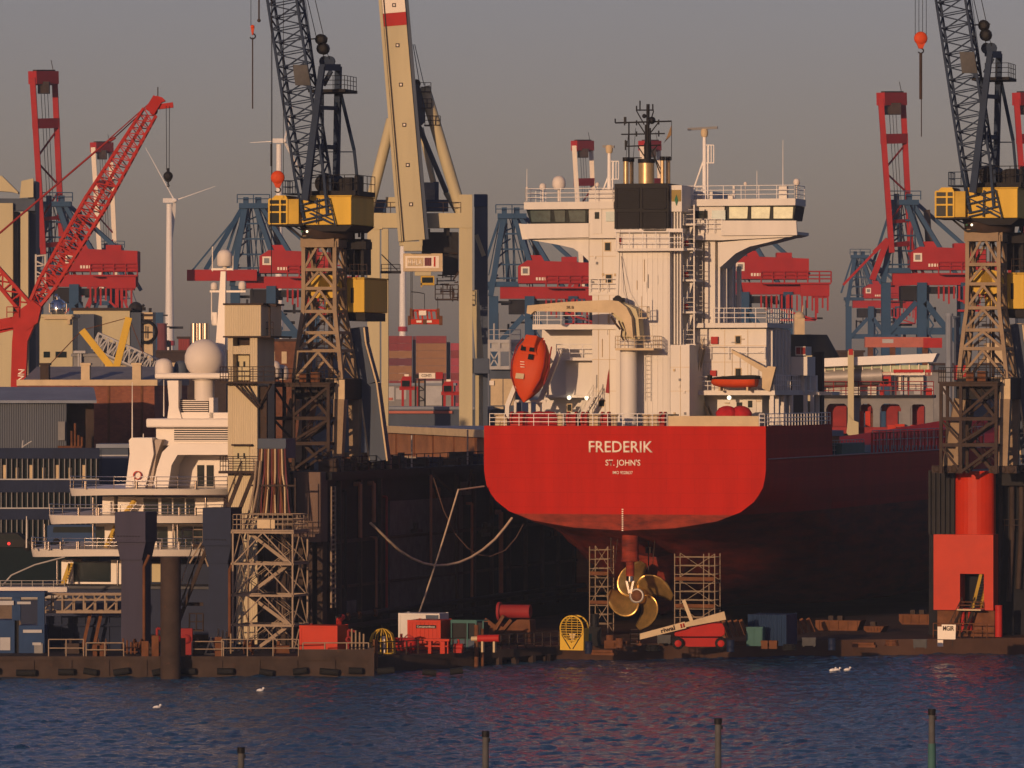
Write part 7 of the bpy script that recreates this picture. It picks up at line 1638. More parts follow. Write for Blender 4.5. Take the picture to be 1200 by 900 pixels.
# ---- blue and red quay cranes in the distance
def quay_crane(ax, ay, d, label, boom=None, bands=False, bt=-125, group='blue and red quay cranes in the distance', k=1., cw=122, house=True):
    F2 = gf(ax, d); P_ = lambda dx, dy, q=0.: F2.P(ax + dx * k, ay + dy * k, q)
    r = thing('quay_crane', label, 'crane', F2, group); s = d / FPX * k
    def bx(t, x0, y0, x1, y1, q, dep): fbox(t, F2, ax + x0 * k, ay + y0 * k, ax + x1 * k, ay + y1 * k, q, dep)
    bc, rc = 'blue_far', 'red_far'
    def pb(nm, m, fn, split=None, par=None): t = MB(); fn(t); return t.build(nm, M[m], par or r, 0., split)
    for x, q in ((-27, 0), (15, 0), (18, 16), (66, 0), (62, 16)):
        def leg(t, x=x, q=q):
            a = P_(x, 95, q); b = P_(x + 11, 95, q); t.box((a.x, q, 0), (b.x, q + 1.6, a.z))
        pb('portal_leg', bc, leg)
    pb('apex_frame', bc, lambda t: (bx(t, -17, -2, 17, 4, 0, 3), bx(t, -12, -9, -6, -2, 1, 1.5), bx(t, 2, -9, 9, -2, 1, 1.5), t.rail([P_(-19, -2, 0), P_(19, -2, 0)], 1.5, 2, 2.5, .08)))
    pb('apex_leg', bc, lambda t: (t.bar(P_(-10, 2, 1), P_(-25, 95, 0), .95), t.bar(P_(-8, 2, 8), P_(-4, 95, 12), .6), t.bar(P_(3, 2, 1), P_(24, 62, 0), .85), t.bar(P_(9, 2, 8), P_(44, 62, 10), .7)), 'prim')
    if house: pb('back_stay', bc, lambda t: (t.bar(P_(10, 2, 1), P_(60, 85, -1), .7), t.bar(P_(14, 2, 8), P_(96, 75, 4), .65), t.bar(P_(-14, 2, 1), P_(-36, 70, 1), .45), t.bar(P_(-6, 10, 2), P_(-28, 88, 2), .35)), 'prim')
    def rigging(t):
        rg = random.Random(int(ax))
        for j in range(16):
            x0 = rg.uniform(-14, 14); q = rg.uniform(0, 9); x1 = x0 * 1.6 + rg.uniform(-10, 26); t.tube(P_(x0, 3, q), P_(x1, rg.uniform(55, 95), q + rg.uniform(-2, 2)), .09, n=4)
        for y in (22, 40, 58, 74): t.bar(P_(-14 - y * .14, y, 1), P_(8 + y * .3, y, 1), .28)
        for j in range(6): t.bar(P_(-26 + j * 3, 95 - j * 15, 1), P_(-22 + j * 5, 84 - j * 14, 3), .22)
    pb('rigging', bc, rigging)
    def under(t):
        rg = random.Random(int(ax) + 3)
        for j in range(22):
            x = rg.uniform(-24, min(96, cw - 22)); y = rg.uniform(98, 150); q = rg.uniform(1, 9)
            t.bar(P_(x, y, q), P_(x + (rg.uniform(6, 22) if j % 2 else 0), y + (0 if j % 2 else rg.uniform(6, 22)), q), rg.uniform(.2, .55))
        for j in range(5): x = rg.uniform(-10, 80); y = rg.uniform(100, 112); bx(t, x, y, x + rg.uniform(5, 11), y + rg.uniform(4, 9), 3, 2)
    pb('underslung_machinery', 'dark_steel', under, 'prim')
    pb('leg_stair', bc, lambda t: [t.bar(P_(28 + (6 if j % 2 else 0), 118 + j * 9, .3), P_(28 + (0 if j % 2 else 6), 127 + j * 9, .3), .25) for j in range(9)])
    pb('mast_column', 'brown_steel', lambda t: (t.bar(P_(26, 10, 5), P_(29, 60, 5), 1.1), t.bar(P_(24, 38, 5), P_(32, 38, 5), .5)))
    if house:
        h = pb('machinery_house', rc, lambda t: fprism(t, F2, [(ax + x * k, ay + y * k) for x, y in ((7, 60), (18, 53), (min(96, cw), 56), (min(96, cw), 80), (7, 80))], -1.5, 8))
        pb('roof_unit', rc, lambda t: (bx(t, 20, 47, 40, 54.5, 0, 4), bx(t, 58, 49, 76, 56.5, 0, 4)), 'prim', h)
        w_ = pb('window_frame', 'text_cream', lambda t: bx(t, 10.5, 60.5, 20.5, 70.5, -1.6, .15), None, h)
        pb('window', 'mid_grey', lambda t: bx(t, 12.5, 62.5, 18.5, 68.5, -1.66, .1), None, w_)
        pb('house_mark', 'text_cream', lambda t: [bx(t, 28 + j * 3.4, 73, 30.2 + j * 3.4, 76.5, -1.58, .1) for j in range(4)], 'prim', h)
        pb('main_girder', rc, lambda t: (bx(t, -14, 84, min(100, cw), 98, .5, 2.5), bx(t, -14, 84, min(100, cw), 98, 9, 2)), 'prim')
    pb('girder_edge', bc, lambda t: bx(t, -30, 78, 8, 84, 0, 3))
    def cage(t):
        t.rail([P_(40, 84, -1.8), P_(cw, 84, -1.8)], 1.9, 3, 2.2, .12); bx(t, 42, 84, cw, 86, -2, 3); bx(t, cw - 36, 86, cw - 2, 100, -1.5, .5); bx(t, cw - 22, 100, cw - 4, 102, -1, 3)
        for j in range(int((cw - 38) / 6)): t.bar(P_(40 + j * 6, 99, -1), P_(40 + j * 6, 114 + (j % 3) * 3, -1), .3)
        t.bar(P_(62, 115, -1), P_(cw - 18, 128, -1), .35); t.bar(P_(cw - 18, 100, -1), P_(cw - 18, 128, -1), .35); t.bar(P_(62, 128, -1), P_(cw - 18, 128, -1), .35)
        t.bar(P_(72, 98, -1), P_(72, 128, -1), .35)
    if house: pb('service_cage', rc, cage)
    pb('trolley', 'dark_steel', lambda t: (bx(t, -4, 99, 26, 116, 2, 6), bx(t, 28, 100, 60, 108, 2, 4)), 'prim')
    pb('cross_beam', bc, lambda t: (t.bar(P_(-22, 152, 1), P_(75, 152, 1), 1.2), t.bar(P_(24, 118, .5), P_(62, 165, .5), 1.0), t.bar(P_(-20, 155, .5), P_(14, 118, .5), .9), t.bar(P_(-20, 200, .5), P_(72, 200, .5), 1.6)), 'prim')
    cols = (rc, 'text_cream') if bands else (rc, rc)
    if boom == 'up':
        L0, L1, R0, R1 = P_(-15, 60, -2), P_(-28, bt + 6, -3), P_(7, 58, 2), P_(-2, bt + 6, 2.4)
        bmr = None
        for s_, e_ in ((L0, L1), (R0, R1)):
            if bands:
                n_ = 7
                for j in range(n_):
                    t = MB(); t.bar(s_.lerp(e_, j / n_), s_.lerp(e_, (j + 1) / n_), 1.0, 1.1); t.build('boom_girder', M[cols[(j + n_) % 2 if True else 0] if j % 2 == 0 else 'text_cream'], r)
            else:
                pb('boom_girder', rc, lambda t: t.bar(s_, e_, .95, 1.2))
        def tie(t):
            for f, w_ in ((1.0, 2.2), (.965, .5), (.74, 1.7), (.2, .6), (.05, .8)):
                t.bar(L0.lerp(L1, f), R0.lerp(R1, f), w_ * .8, w_)
        pb('boom_tie', rc, tie, 'prim')
        pb('boom_brace', 'red_dark', lambda t: [t.bar((L0 if j % 2 else R0).lerp(L1 if j % 2 else R1, f0), (R0 if j % 2 else L0).lerp(R1 if j % 2 else L1, f1), .25) for j, (f0, f1) in enumerate(((.7, .55), (.52, .38), (.36, .2)))], 'prim')
        pb('boom_cable', 'brown_steel', lambda t: [t.tube(L0.lerp(R0, f), L1.lerp(R1, f), .05, n=4) for f in (.35, .5, .65)], 'prim')
        pb('boom_head_grating', 'brown_steel', lambda t: (t.bar(L1.lerp(R1, .1) + V((0, 0, 1.2)), R1.lerp(L1, .05) + V((0, 0, 1.2)), .8, .3), t.box((L1.x + .8, -2, L1.z - 2.6), (R1.x - .6, 0, L1.z - .6)), t.tube(R1, R1 + V((-.6, 0, 3)), .06, n=4)))
        pb('forestay_frame', rc, lambda t: (t.bar(P_(-20, 45, -2), P_(-38, 92, -2), 1.0), t.bar(P_(-22, 46, -1), P_(-72, 98, -1), .4), t.bar(P_(4, 46, 2), P_(14, 92, 2), .9), t.bar(P_(8, 48, 2), P_(24, 90, 2), .5), t.bar(P_(-36, 60, -2), P_(-20, 44, -2), .7)), 'prim')
    elif boom == 'down':
        pb('boom_girder', rc, lambda t: (t.box((P_(-78, 74, -2).x, -2, P_(-78, 89, -2).z), (P_(4, 74, -2).x, -.6, P_(-78, 76, -2).z)), t.box((P_(-78, 74, 6).x, 6, P_(-78, 89, 6).z), (P_(4, 74, 6).x, 7, P_(-78, 76, 6).z))), 'prim')
        pb('forestay', bc, lambda t: (t.bar(P_(-12, 2, 1), P_(-56, 76, -1), .7), t.bar(P_(-10, 4, 2), P_(-30, 76, 2), .5), t.bar(P_(-10, 2, 6), P_(-74, 80, 6), .3)), 'prim')
    return r
quay_crane(66, 238, 980, 'tall quay crane with raised all red boom, left of the red lattice crane tip', 'up', bt=-153, cw=95)
quay_crane(131, 292, 1290, 'farther quay crane with red and cream banded boom, crossed by the red lattice boom', 'up', True, -159, k=.78, house=False)
quay_crane(297, 240, 1000, 'blue and red quay crane with lowered boom, left of the left dock crane', 'down')
quay_crane(600, 252, 1000, 'blue and red quay crane between the cream gantry crane and the lifeboat', None)
quay_crane(694, 290, 1290, 'far quay crane with banded boom, rising behind the ship\'s port bridge wing', 'up', True, -163, k=.76, house=False)
quay_crane(773, 290, 1300, 'far quay crane with banded boom, rising behind the ship\'s funnel pipes', 'up', True, -163, k=.76, house=False)
quay_crane(852, 247, 1000, 'red quay crane seen below the ship\'s starboard bridge wing', None)
quay_crane(1060, 236, 1000, 'red and blue quay crane with raised red boom, left of the right dock crane', 'up', bt=-126)
quay_crane(1219, 236, 1000, 'red quay crane whose raised boom shows at the right edge', 'up', bt=-126)
quay_crane(1008, 300, 1500, 'hazy low blue and red crane behind the white canopy vessel', None, k=.62)
# ---- wind turbines
def turbine(px, pyhub, d, label, blades, wr, yaw=0., wt=None, band=False):
    F2 = gf(px, d); P_ = F2.P; r = thing('wind_turbine', label, 'wind turbine', F2, 'wind turbines beyond the harbour'); s = d / FPX
    top = P_(px, pyhub + 4, 0); t = MB(); t.tube((0, 0, 0), top, wr * s, wr * s * .55, 20); t.build('tower', M['white_clean'], r)
    if band: t = MB(); t.tube(P_(px, band + 2.8, 0), P_(px, band - 2.8, 0), wr * s + .12, n=20); t.build('red_band', M['red'], r)
    t = MB(); hub = P_(px + (6 if not yaw else 0), pyhub, -2); t.bar(V((-1.2 * 6 * s * (0 if yaw else 1), -2, hub.z)), hub + V((0, .5, 0)), 3.2 * s * 2, 2.6 * s * 2); t.build('nacelle', M['white_clean'], r)
    t = MB(); t.sph(hub + V((1.2 * s, -1.2, 0)), 2.4 * s, 12); t.build('hub', M['white_clean'], r)
    for dx, dy, dyy in blades:
        e = hub + V((dx * s, dyy * s, -dy * s)); m_ = hub.lerp(e, .2); t = MB(); t.bar(hub, m_, 2.6 * s, 1.6 * s, w2=4.4 * s, h2=1.0 * s); t.bar(m_, e, 4.4 * s, 1.0 * s, w2=.8 * s, h2=.4 * s); t.build('blade', M['white_clean'], r)
turbine(198.5, 235, 2300, 'wind turbine at left with two blades up, under the black crane hook', ((-34, -62, 0), (47, -17, 10), (-6, 60, 30)), 6.2, band=402)
turbine(327, 165, 2150, 'wind turbine half hidden behind the left lattice jib', ((-40, 2, 4), (10, -42, 3), (22, 42, 20)), 5.8, band=392)
turbine(472, 222, 2300, 'wind turbine tower with red band below the cream gantry sign', ((0, -60, 0), (0, 30, 52), (0, 30, -52)), 5.2, yaw=1, band=385.5)

# ---- container stacks on the far quay, each box its own thing
def containers():
    d = 1500.; s = d / FPX; cols = [(448.5, 482.5, 393.5, 8.75), (487.5, 523, 393.5, 8.75), (528, 546, 402, 8.75)]
    pal = [['cont_red','cont_red','cont_brown','cont_maroon','cont_brown','cont_brown','cont_red','cont_brown'], ['cont_red','cont_brown','cont_brown','cont_brown','cont_brown','cont_maroon','cont_brown','cont_red'], ['cont_pink','cont_red','cont_pink','cont_pink','cont_red','cont_pink','cont_pink','cont_maroon']]
    words = {'cont_red': 'dark red', 'cont_brown': 'brown', 'cont_maroon': 'maroon', 'cont_pink': 'pinkish red'}
    ords = ['topmost', 'second from the top', 'third from the top', 'fourth from the top', 'fifth from the top', 'sixth from the top', 'seventh from the top', 'eighth from the top']
    sides = ['left', 'middle', 'right']
    # quay building up below the lowest visible box
    for c, (x0, x1, y0, hh) in enumerate(cols):
        n_ = 13
        for j in range(n_):
            zt = CH - (y0 - 450 + j * hh) * s; zb = zt - hh * s
            if zb < GZ: break
            F3 = Fr((x0 + x1) / 2 - 600, d, 0); F3 = Fr(((x0 + x1) / 2 - 600) * s, d, max(zb, GZ) + .02, 0); w_ = (x1 - x0) * s
            if j < 8: m = pal[c][j]; lab = '%s container %s of the %s stack under the red spreader' % (words[m], ords[j], sides[c])
            else: m = pal[c][j % 8]; lab = '%s container hidden low in the %s stack, number %d downwards' % (words[m], sides[c], j + 1)
            if j >= 8: lab = '%s container low in the %s stack, %s layers above the ground' % (words[m], sides[c], ['no', 'one', 'two', 'three', 'four'][min(4, n_ - 1 - j)])
            r_ = thing('shipping_container', lab, 'container', F3, 'containers stacked under the cream gantry crane')
            t = MB(); t.box((-w_/2, 0, 0), (w_/2, 6, hh * s - .06)); t.build('container_body', M[m], r_)
            t = MB()
            for x in (-w_/2, w_/2 - .3, -.3): t.box((x, -.08, 0), (x + .3, .1, hh * s - .04))
            t.build('corner_post', M[m], r_, split='prim')
containers()
for x0, x1, y0, m, lab in ((483.5, 487, 394, 'cont_maroon', 'left'), (523.5, 527.5, 401, 'dark_steel', 'right')):
    F3 = gf((x0 + x1) / 2, 1512); t = MB(); w_ = (x1 - x0) / FPX * 1512; t.box((-w_/2, 0, 0), (w_/2, 4, CH - GZ - (y0 - 450) / FPX * 1512))
    t.box((-w_/2 - .3, -.1, 0), (w_/2 + .3, 4.1, 2)); solo('bay_column', t, M[m], F3, 'dark upright bay column in the %s gap between container stacks' % lab, 'column')
# straddle carriers and sheds in front of the stacks
def carrier(px, py, d, label):
    F3 = gf(px, d); P_ = F3.P; r_ = thing('straddle_carrier', label, 'straddle carrier', F3, 'red straddle carriers before the container stacks')
    t = MB(); fprism(t, F3, [(px - 6, py + 10), (px - 6.5, py + 2), (px - 4, py - 3), (px + 6, py - 3), (px + 6, py + 10)], 0, 2); cb = t.build('cab', M['red_far'], r_)
    t = MB(); fbox(t, F3, px - 5, py + 2, px + 4, py + 9, -.08, .1); t.build('window', M['glass'], cb)
    t = MB(); fbox(t, F3, px - 2, py - 5.5, px + 3, py - 3, .2, 1); t.build('roof_beacon', M['text_cream'], r_)
    t = MB()
    for x in (-4, 5, 14): a = P_(px + x, py + 10, .5); t.bar((a.x, .5, 0), (a.x, .5, a.z), .3)
    a = P_(px - 8, py + 11, .5); b = P_(px + 16, py + 11, .5); t.bar(a, b, .45)
    t.build('carrier_leg', M['red_far'], r_, split='prim')
carrier(476, 444, 720, 'red cabbed straddle carrier below the left container stack'); carrier(525, 450, 712, 'red cabbed straddle carrier left of the cream gantry\'s right leg')
F3 = gf(501, 716); r_ = thing('lettered_carrier', 'yard machine with a long cream lettered box and dark lattice legs', 'yard machine', F3)
t = MB(); fbox(t, F3, 491, 437, 510, 443.5, 0, 1.2); bb = t.build('sign_box', M['text_cream'], r_); lettering('CONTI', F3.P(494, 441.8, -.03), 1.2, .36, M['text_dark'], bb, offset=.01)
t = MB()
for x in (487, 491, 498, 519): a = F3.P(x, 444, .4); t.bar((a.x, .4, 0), (a.x, .4, a.z), .22)
for k in range(5): y = 446 + k * 6; t.bar(F3.P(491, y, .4), F3.P(498, y + (5 if k % 2 else -1), .4), .14)
t.bar(F3.P(486, 441, .4), F3.P(520, 441, .4), .5)
t.build('lattice_leg', M['dark_steel'], r_)
t = MB(); fbox(t, F3, 510.5, 436, 519, 444, .1, 1); t.build('engine_box', M['red_far'], r_)
def shed(name, px0, px1, py0, d, dep, m, label, roofm='roof_grey', cat='building', pitch=0., rz=0., extra=None, group=None):
    F3 = gf((px0 + px1) / 2, d, rz); r_ = thing(name, label, cat, F3, group); a = F3.P(px0, py0, 0); b = F3.P(px1, py0, 0)
    t = MB(); t.box((a.x, 0, 0), (b.x, dep, a.z)); t.build('wall', M[m], r_)
    t = MB()
    if pitch: t.prism([(a.x - .3, a.z + .01), (b.x + .3, a.z + .01), ((a.x + b.x) / 2, a.z + pitch)], -.3, dep + .3)
    else: t.box((a.x - .25, -.25, a.z + .01), (b.x + .25, dep + .25, a.z + .35))
    t.build('roof', M[roofm], r_)
    return r_, F3
def sub(r_, F3, nm, m, rects, q=-.06, dep=.1, split='prim'):
    t = MB()
    for x0, y0, x1, y1 in rects: fbox(t, F3, x0, y0, x1, y1, q, dep)
    return t.build(nm, M[m], r_, 0., split)
r_, F3 = shed('grey_warehouse', 447, 532, 452, 760, 20, 'mid_grey', 'pale grey panelled warehouse wall below the container stacks')
sub(r_, F3, 'wall_panel', 'light_grey', ((499, 446.5, 520, 475), (449, 453, 462, 470), (464, 455, 476, 468))); sub(r_, F3, 'wall_rail', 'salmon', ((449, 466, 460, 469), (520, 476, 533, 479.5)), -.2, .2)
r_, F3 = shed('workshop', 573, 611, 432, 700, 14, 'blue_grey', 'grey workshop with pale sliding doors behind the orange lifeboat')
sub(r_, F3, 'sliding_door', 'beige', ((575, 444, 589, 475), (590, 444, 604, 475))); sub(r_, F3, 'door_lamp', 'text_cream', ((573.5, 446, 579, 451.5),), -.3, .3); sub(r_, F3, 'loading_kerb', 'beige', ((574, 476.5, 590, 479.5),), -.8, .9)
t = MB(); P_ = F3.P
for x in (573, 585, 598, 610): t.bar(P_(x, 432, -1), P_(x, 398, -1), .3)
for y in (400, 410, 431): t.bar(P_(572, y, -1), P_(611, y, -1), .25, .4)
for x0, x1 in ((573, 585), (610, 598)): t.bar(P_(x0, 411, -1), P_(x1, 431, -1), .16); t.bar(P_(x0, 431, -1), P_(x1, 411, -1), .16)
t.box((P_(576, 402, -1).x, -.9, P_(576, 410, -1).z), (P_(608, 402, -1).x, 1, P_(576, 401, -1).z)); t.build('roof_frame', M['light_grey'], r_)
t = MB(); t.tube(P_(579, 398, 1), P_(579, 379, 1), .12, n=6); t.rail([P_(573, 398, -1), P_(610, 398, -1)], 1.2, 2, 1.2, .04); t.build('roof_railing', M['light_grey'], r_)
for k, (px, m, lab, w_, h) in enumerate(((457, 'green', 'green container standing left of the pale crates on the quay', 2.4, 2.3), (484, 'green', 'dark green container behind the orange brick shed roof', 2.6, 2.6), (501, 'light_grey', 'pale grey crate between green containers on the quay', 1.1, 2.4), (517, 'mid_grey', 'dark grey container right of the pale crate on the quay', 2.6, 2.6))):
    container('quay_container', lab, gf(px, 640 + k), w_ * 1.45, h + 1.6, 4, m, ribs=False)
# low hall roof strip
r_, F3 = shed('flat_hall', 446, 575, 480, 690, 12, 'blue_grey', 'long low flat roofed hall behind the green containers', 'roof_grey')
sub(r_, F3, 'roof_edge', 'salmon', ((448, 481.5, 530, 484.5),), -.35, .1)
# ---- orange brick shed behind the dock wall
A = at(455, 505, 560); B = at(590, 527, 500); F3 = Fr(A.x, A.y, GZ - .3, math.atan2(B.y - A.y, B.x - A.x)); Lb = math.hypot(B.x - A.x, B.y - A.y)
r_ = thing('brick_shed', 'orange brown brick shed with flat grey roof behind the left dock wall', 'building', F3)
zt = A.z - GZ + .3; zt2 = B.z - GZ + .3
t = MB(); t.prism([(0, 0), (Lb, 0), (Lb, zt), (0, zt)], 0, 30); t.build('wall', M['brick_orange'], r_)
t = MB(); t.box((-.3, -.35, zt + .01), (Lb + .3, 30.3, zt + .5)); t.build('roof', M['roof_grey'], r_); t = MB(); t.box((-.3, -.42, zt - .15), (Lb + .3, -.36, zt + .52)); t.build('eaves_board', M['beige'], r_)
t = MB()
for f in (.08, .25, .42, .6, .78): t.box((Lb * f, -.12, 0), (Lb * f + .25, .0, zt - .2))
t.build('downpipe', M['rust'], r_, split='prim'); t = MB(); t.tube((1, -.3, zt - 2.4), (Lb, -.3, zt - 2.4), .12, n=6); t.build('wall_pipe', M['beige'], r_)
# ---- left hand buildings
A = at(30, 447, 560); 
F3 = frame_at(120, 530, GZ - .3, R(-4)); r_ = thing('brick_hall', 'long red brick hall with pale eaves behind the grey shed and yacht', 'building', F3); P_ = F3.P
a = P_(20, 452, 0); b = P_(181, 450, 0)
t = MB(); zt = P_(120, 452, 0).z; t.box((a.x, 0, 0), (b.x, 24, zt)); t.build('wall', M['brick_red'], r_)
t = MB(); t.box((a.x, -.3, zt + .01), (b.x + .3, .2, zt + .55)); t.build('eaves_board', M['beige'], r_)
t = MB(); t.prism([(0, zt + .02), (24, zt + .02), (23, zt + 1.6), (12, zt + 1.8)], a.x, b.x + .2, 'x'); t.build('roof', M['mid_grey'], r_)
t = MB(); 
for f in (.42, .66, .9): t.box((a.x + (b.x - a.x) * f, -.1, 0), (a.x + (b.x - a.x) * f + .2, 0, zt))
t.build('downpipe', M['rust'], r_, split='prim')
for px in (52, 100, 160):
    t = MB(); q = P_(px, 445, 2); t.box((q.x - .4, 2, zt), (q.x + .4, 3, zt + 1.9)); t.box((q.x - .5, 1.9, zt + 1.9), (q.x + .5, 3.1, zt + 2.1)); t.build('chimney', M['brown_steel' if px < 60 else 'beige'], r_)
# big grey shed, shade on its long wall is put into the dark colour
F3 = frame_at(110, 500, 2.9, R(6)); r_ = thing('grey_shed', 'grey corrugated shed with pale bluish roof at the left edge', 'building', F3); P_ = F3.P
a = P_(-40, 470, 0); b = P_(78, 470, 0); zt = P_(40, 471, 0).z
t = MB(); t.box((a.x, 0, 0), (b.x, 12, zt)); t.build('wall', M['shed_grey'], r_); t = MB(); t.box((b.x + .01, 3, 0), (P_(110, 470, 3).x, 12, zt - .1)); t.build('wall_annex', M['brown_steel'], r_)
t = MB(); t.prism([(-.6, zt - .1), (-.6, zt + .14), (7, zt + 1.25), (20, zt + 1.3), (20, zt)], a.x, P_(113, 470, 0).x, 'x'); t.build('roof', M['roof_grey'], r_)
t = MB(); fbox(t, F3, 68, 494, 76, 516, -.3, .4); t.build('wall_vent', M['mid_grey'], r_)
t = MB()
for x, y0 in ((84, 505), (88, 496), (92, 510), (96, 512)): t.tube(P_(x, 524, -.4), P_(x, y0, -.4), .12, n=6)
t.box((P_(68, 522, -1).x, -1.2, P_(68, 525, -1).z), (P_(96, 522, -1).x, .3, P_(68, 522.5, -1).z)); t.build('terrace_post', M['rust'], r_)
# office block with mullioned window bands
F3 = frame_at(58, 488, 2.9, R(2)); r_ = thing('office_block', 'dark blue office block with three bands of mullioned windows at the left edge', 'building', F3); P_ = F3.P
t = MB(); a = P_(-40, 525, 0); b = P_(116, 525, 0); t.box((a.x, .35, 0), (b.x, 7, P_(40, 527, 0).z)); w_ = t.build('wall', M['glass'], r_)
t = MB()
for y0, y1 in ((525, 537.5), (562, 577), (596, 609)): fbox(t, F3, -40, y0, 116.4, y1, -.1, .6)
t.build('spandrel_band', M['navy'], r_, split='prim')
for y0, y1, s_ in ((537.6, 562, 6.2), (577.1, 596, 6.2), (609.1, 640, 6.2)):
    t = MB(); x = -36.
    while x < 116: fbox(t, F3, x - .5, y0, x + .5, y1, -.02, .3); x += s_
    t.build('mullion', M['mid_grey'], r_, split='prim')
t = MB(); fbox(t, F3, -40, 561, 116, 562.4, -.2, .2); fbox(t, F3, -40, 594.8, 116, 596.2, -.2, .2); t.build('sill', M['light_grey'], r_, split='prim')
for k in range(9):
    x = -28 + k * 15.5
    t = MB(); fbox(t, F3, x, 548 if k % 2 else 545, x + 3.8, 561, .25, .1); t.build('window_blind', M['beige'], r_)
t = MB(); 
t.tube(P_(26, 525, 1), P_(27, 516, 1), .06, n=5); t.tube(P_(26, 524, 1), P_(37, 517, 1), .06, n=5); t.build('roof_aerial', M['light_grey'], r_)
r_, F3 = shed('grey_annex', 116, 150, 525, 500, 6, 'blue_grey', 'low grey annex between the office block and the yacht', 'roof_grey')
sub(r_, F3, 'wall_band', 'light_grey', ((117, 533, 150, 537),))
# beige plant buildings beyond
r_, F3 = shed('beige_block', 44, 85, 372, 660, 8, 'cream', 'plain beige block with two small windows and a chrome vent on top', 'cream')
sub(r_, F3, 'window', 'glass', ((51, 412, 58.5, 419), (65, 412, 78, 419), (51, 439, 64, 446)))
t = MB(); P_ = F3.P; t.lathe([(.3, -1.5), (.8, -1.2), (.8, .6), (.4, .9)], P_(68, 360, 2), 16); t.path([P_(68, 352, 2), P_(67, 348, 2), P_(64, 347, 2)], .3, 8); t.rail([P_(58, 366, 1.4), P_(78, 366, 1.4)], 1.0, 2, .8, .08); t.bar(P_(60, 366, 2), P_(60, 372, 2), .15); t.bar(P_(76, 366, 2), P_(76, 372, 2), .15); t.build('roof_vent', M['chrome'], r_)
t = MB(); fbox(t, F3, 51, 370, 84, 374, -.4, .4); fbox(t, F3, 79, 374, 82, 380, -.5, .6); t.build('parapet', M['beige'], r_, split='prim')
r_, F3 = shed('silo_building', 86, 152, 364, 720, 14, 'cream', 'pale flat topped silo building behind the yellow derrick arms', 'brown_steel')
t = MB(); P_ = F3.P; fbox(t, F3, 86, 368, 110, 447, -2.0, 1.9); t.build('wall_bay', M['blue_grey'], r_); t = MB(); fbox(t, F3, 152.1, 366, 165, 447, .2, 8); t.build('side_wall', M['blue_grey'], r_)
t = MB(); fbox(t, F3, 165, 366, 179, 447, 1, 6); tw = t.build('stair_turret', M['beige'], r_); sub(tw, F3, 'turret_band', 'brown_steel', ((164.5, 368, 179.5, 370.5), (165, 374, 179, 376)), .8, .2)
t = MB(); t.lathe([(1.1, -.2), (1.5, -.2), (1.5, .2), (1.1, .2), (1.1, -.2)], P_(171, 389, .6), 20, 'y', cap=False); t.bar(P_(164, 389, .5), P_(178, 389, .5), .12); t.bar(P_(171, 382, .5), P_(171, 396, .5), .12); t.build('round_window', M['black'], tw)
t = MB(); t.sph(P_(159, 362, 3), .9, 12); t.path([P_(168, 364, 3), P_(168, 360, 3), P_(166, 358, 3)], .3, 8); t.tube(P_(176, 366, 3), P_(176, 361, 3), .2, n=6); t.build('roof_vent', M['dark_steel'], r_)
F3 = gf(135, 600); P_ = F3.P; r_ = thing('conveyor', 'long sloping grey lattice conveyor above the brick hall', 'conveyor', F3)
t = MB(); p, q = P_(112, 399, 0), P_(186, 432, 0); dd = (q - p).normalized(); t.truss(p, q, (1.7, 2), (1.7, 2), V((0, 1, 0)).cross(dd), (0, 1, 0), 12, .09, .07); t.build('conveyor_truss', M['light_grey'], r_); t = MB(); t.bar(p + V((0, 1.2, -.4)), q + V((0, 1.2, -.4)), 1.4, 1.6); t.build('conveyor_belt', M['mid_grey'], r_)
t = MB()
for x, y in ((120, 405), (150, 418), (178, 430)): b_ = P_(x, y, 1); t.bar(b_, (b_.x, 1, 0), .3)
t.build('trestle', M['mid_grey'], r_, split='prim')
r_, F3 = shed('beige_cabin', 143, 167, 428, 615, 5, 'beige', 'small beige gabled cabin under the conveyor', 'brown_steel', pitch=1.2); sub(r_, F3, 'window', 'glass', ((157, 428, 164, 435),))
F3 = gf(137, 585); P_ = F3.P; r_ = thing('yellow_derrick', 'yellow V shaped derrick arms standing above the brick hall roof', 'derrick', F3)
t = MB(); t.bar(P_(135, 436, 0), P_(96, 387, 0), .55, .7, w2=.35); t.bar(P_(135, 436, 0), P_(151, 372, 0), .6, .7, w2=.4); t.bar(P_(135, 434, 0), P_(110, 448, 0), .5); t.bar(P_(128, 436, 0), P_(146, 440, 0), .6); t.build('derrick_arm', M['yellow'], r_, split='prim')
t = MB(); t.box((P_(128, 440, 0).x, -.5, 0), (P_(146, 440, 0).x, 1.2, P_(130, 438, 0).z)); t.build('derrick_base', M['yellow_dull'], r_); t = MB(); t.tube(P_(96, 387, 0), P_(151, 372, 0), .04, n=4); t.tube(P_(151, 372, 0), P_(168, 415, 0), .04, n=4); t.tube(P_(96, 387, 0), P_(48, 438, 0), .05, n=4); t.build('derrick_cable', M['rust'], r_, split='prim')
r_, F3 = shed('steel_rack', 86, 118, 418, 630, 6, 'mid_grey', 'grey steel rack structure between the beige block and the derrick', 'mid_grey'); sub(r_, F3, 'rack_shelf', 'light_grey', ((86, 411, 100, 414), (86, 436, 100, 439)), -.8, .8)
t = MB(); 
for x in (92, 94.5): t.bar(F3.P(x, 440, -.5), F3.P(x, 414, -.5), .16)
t.build('rack_post', M['light_grey'], r_, split='prim')
r_, F3 = shed('brown_tower_block', 209, 222, 397, 900, 8, 'cont_red', 'small red brown tower block between turbine and radar ball', 'brown_steel')
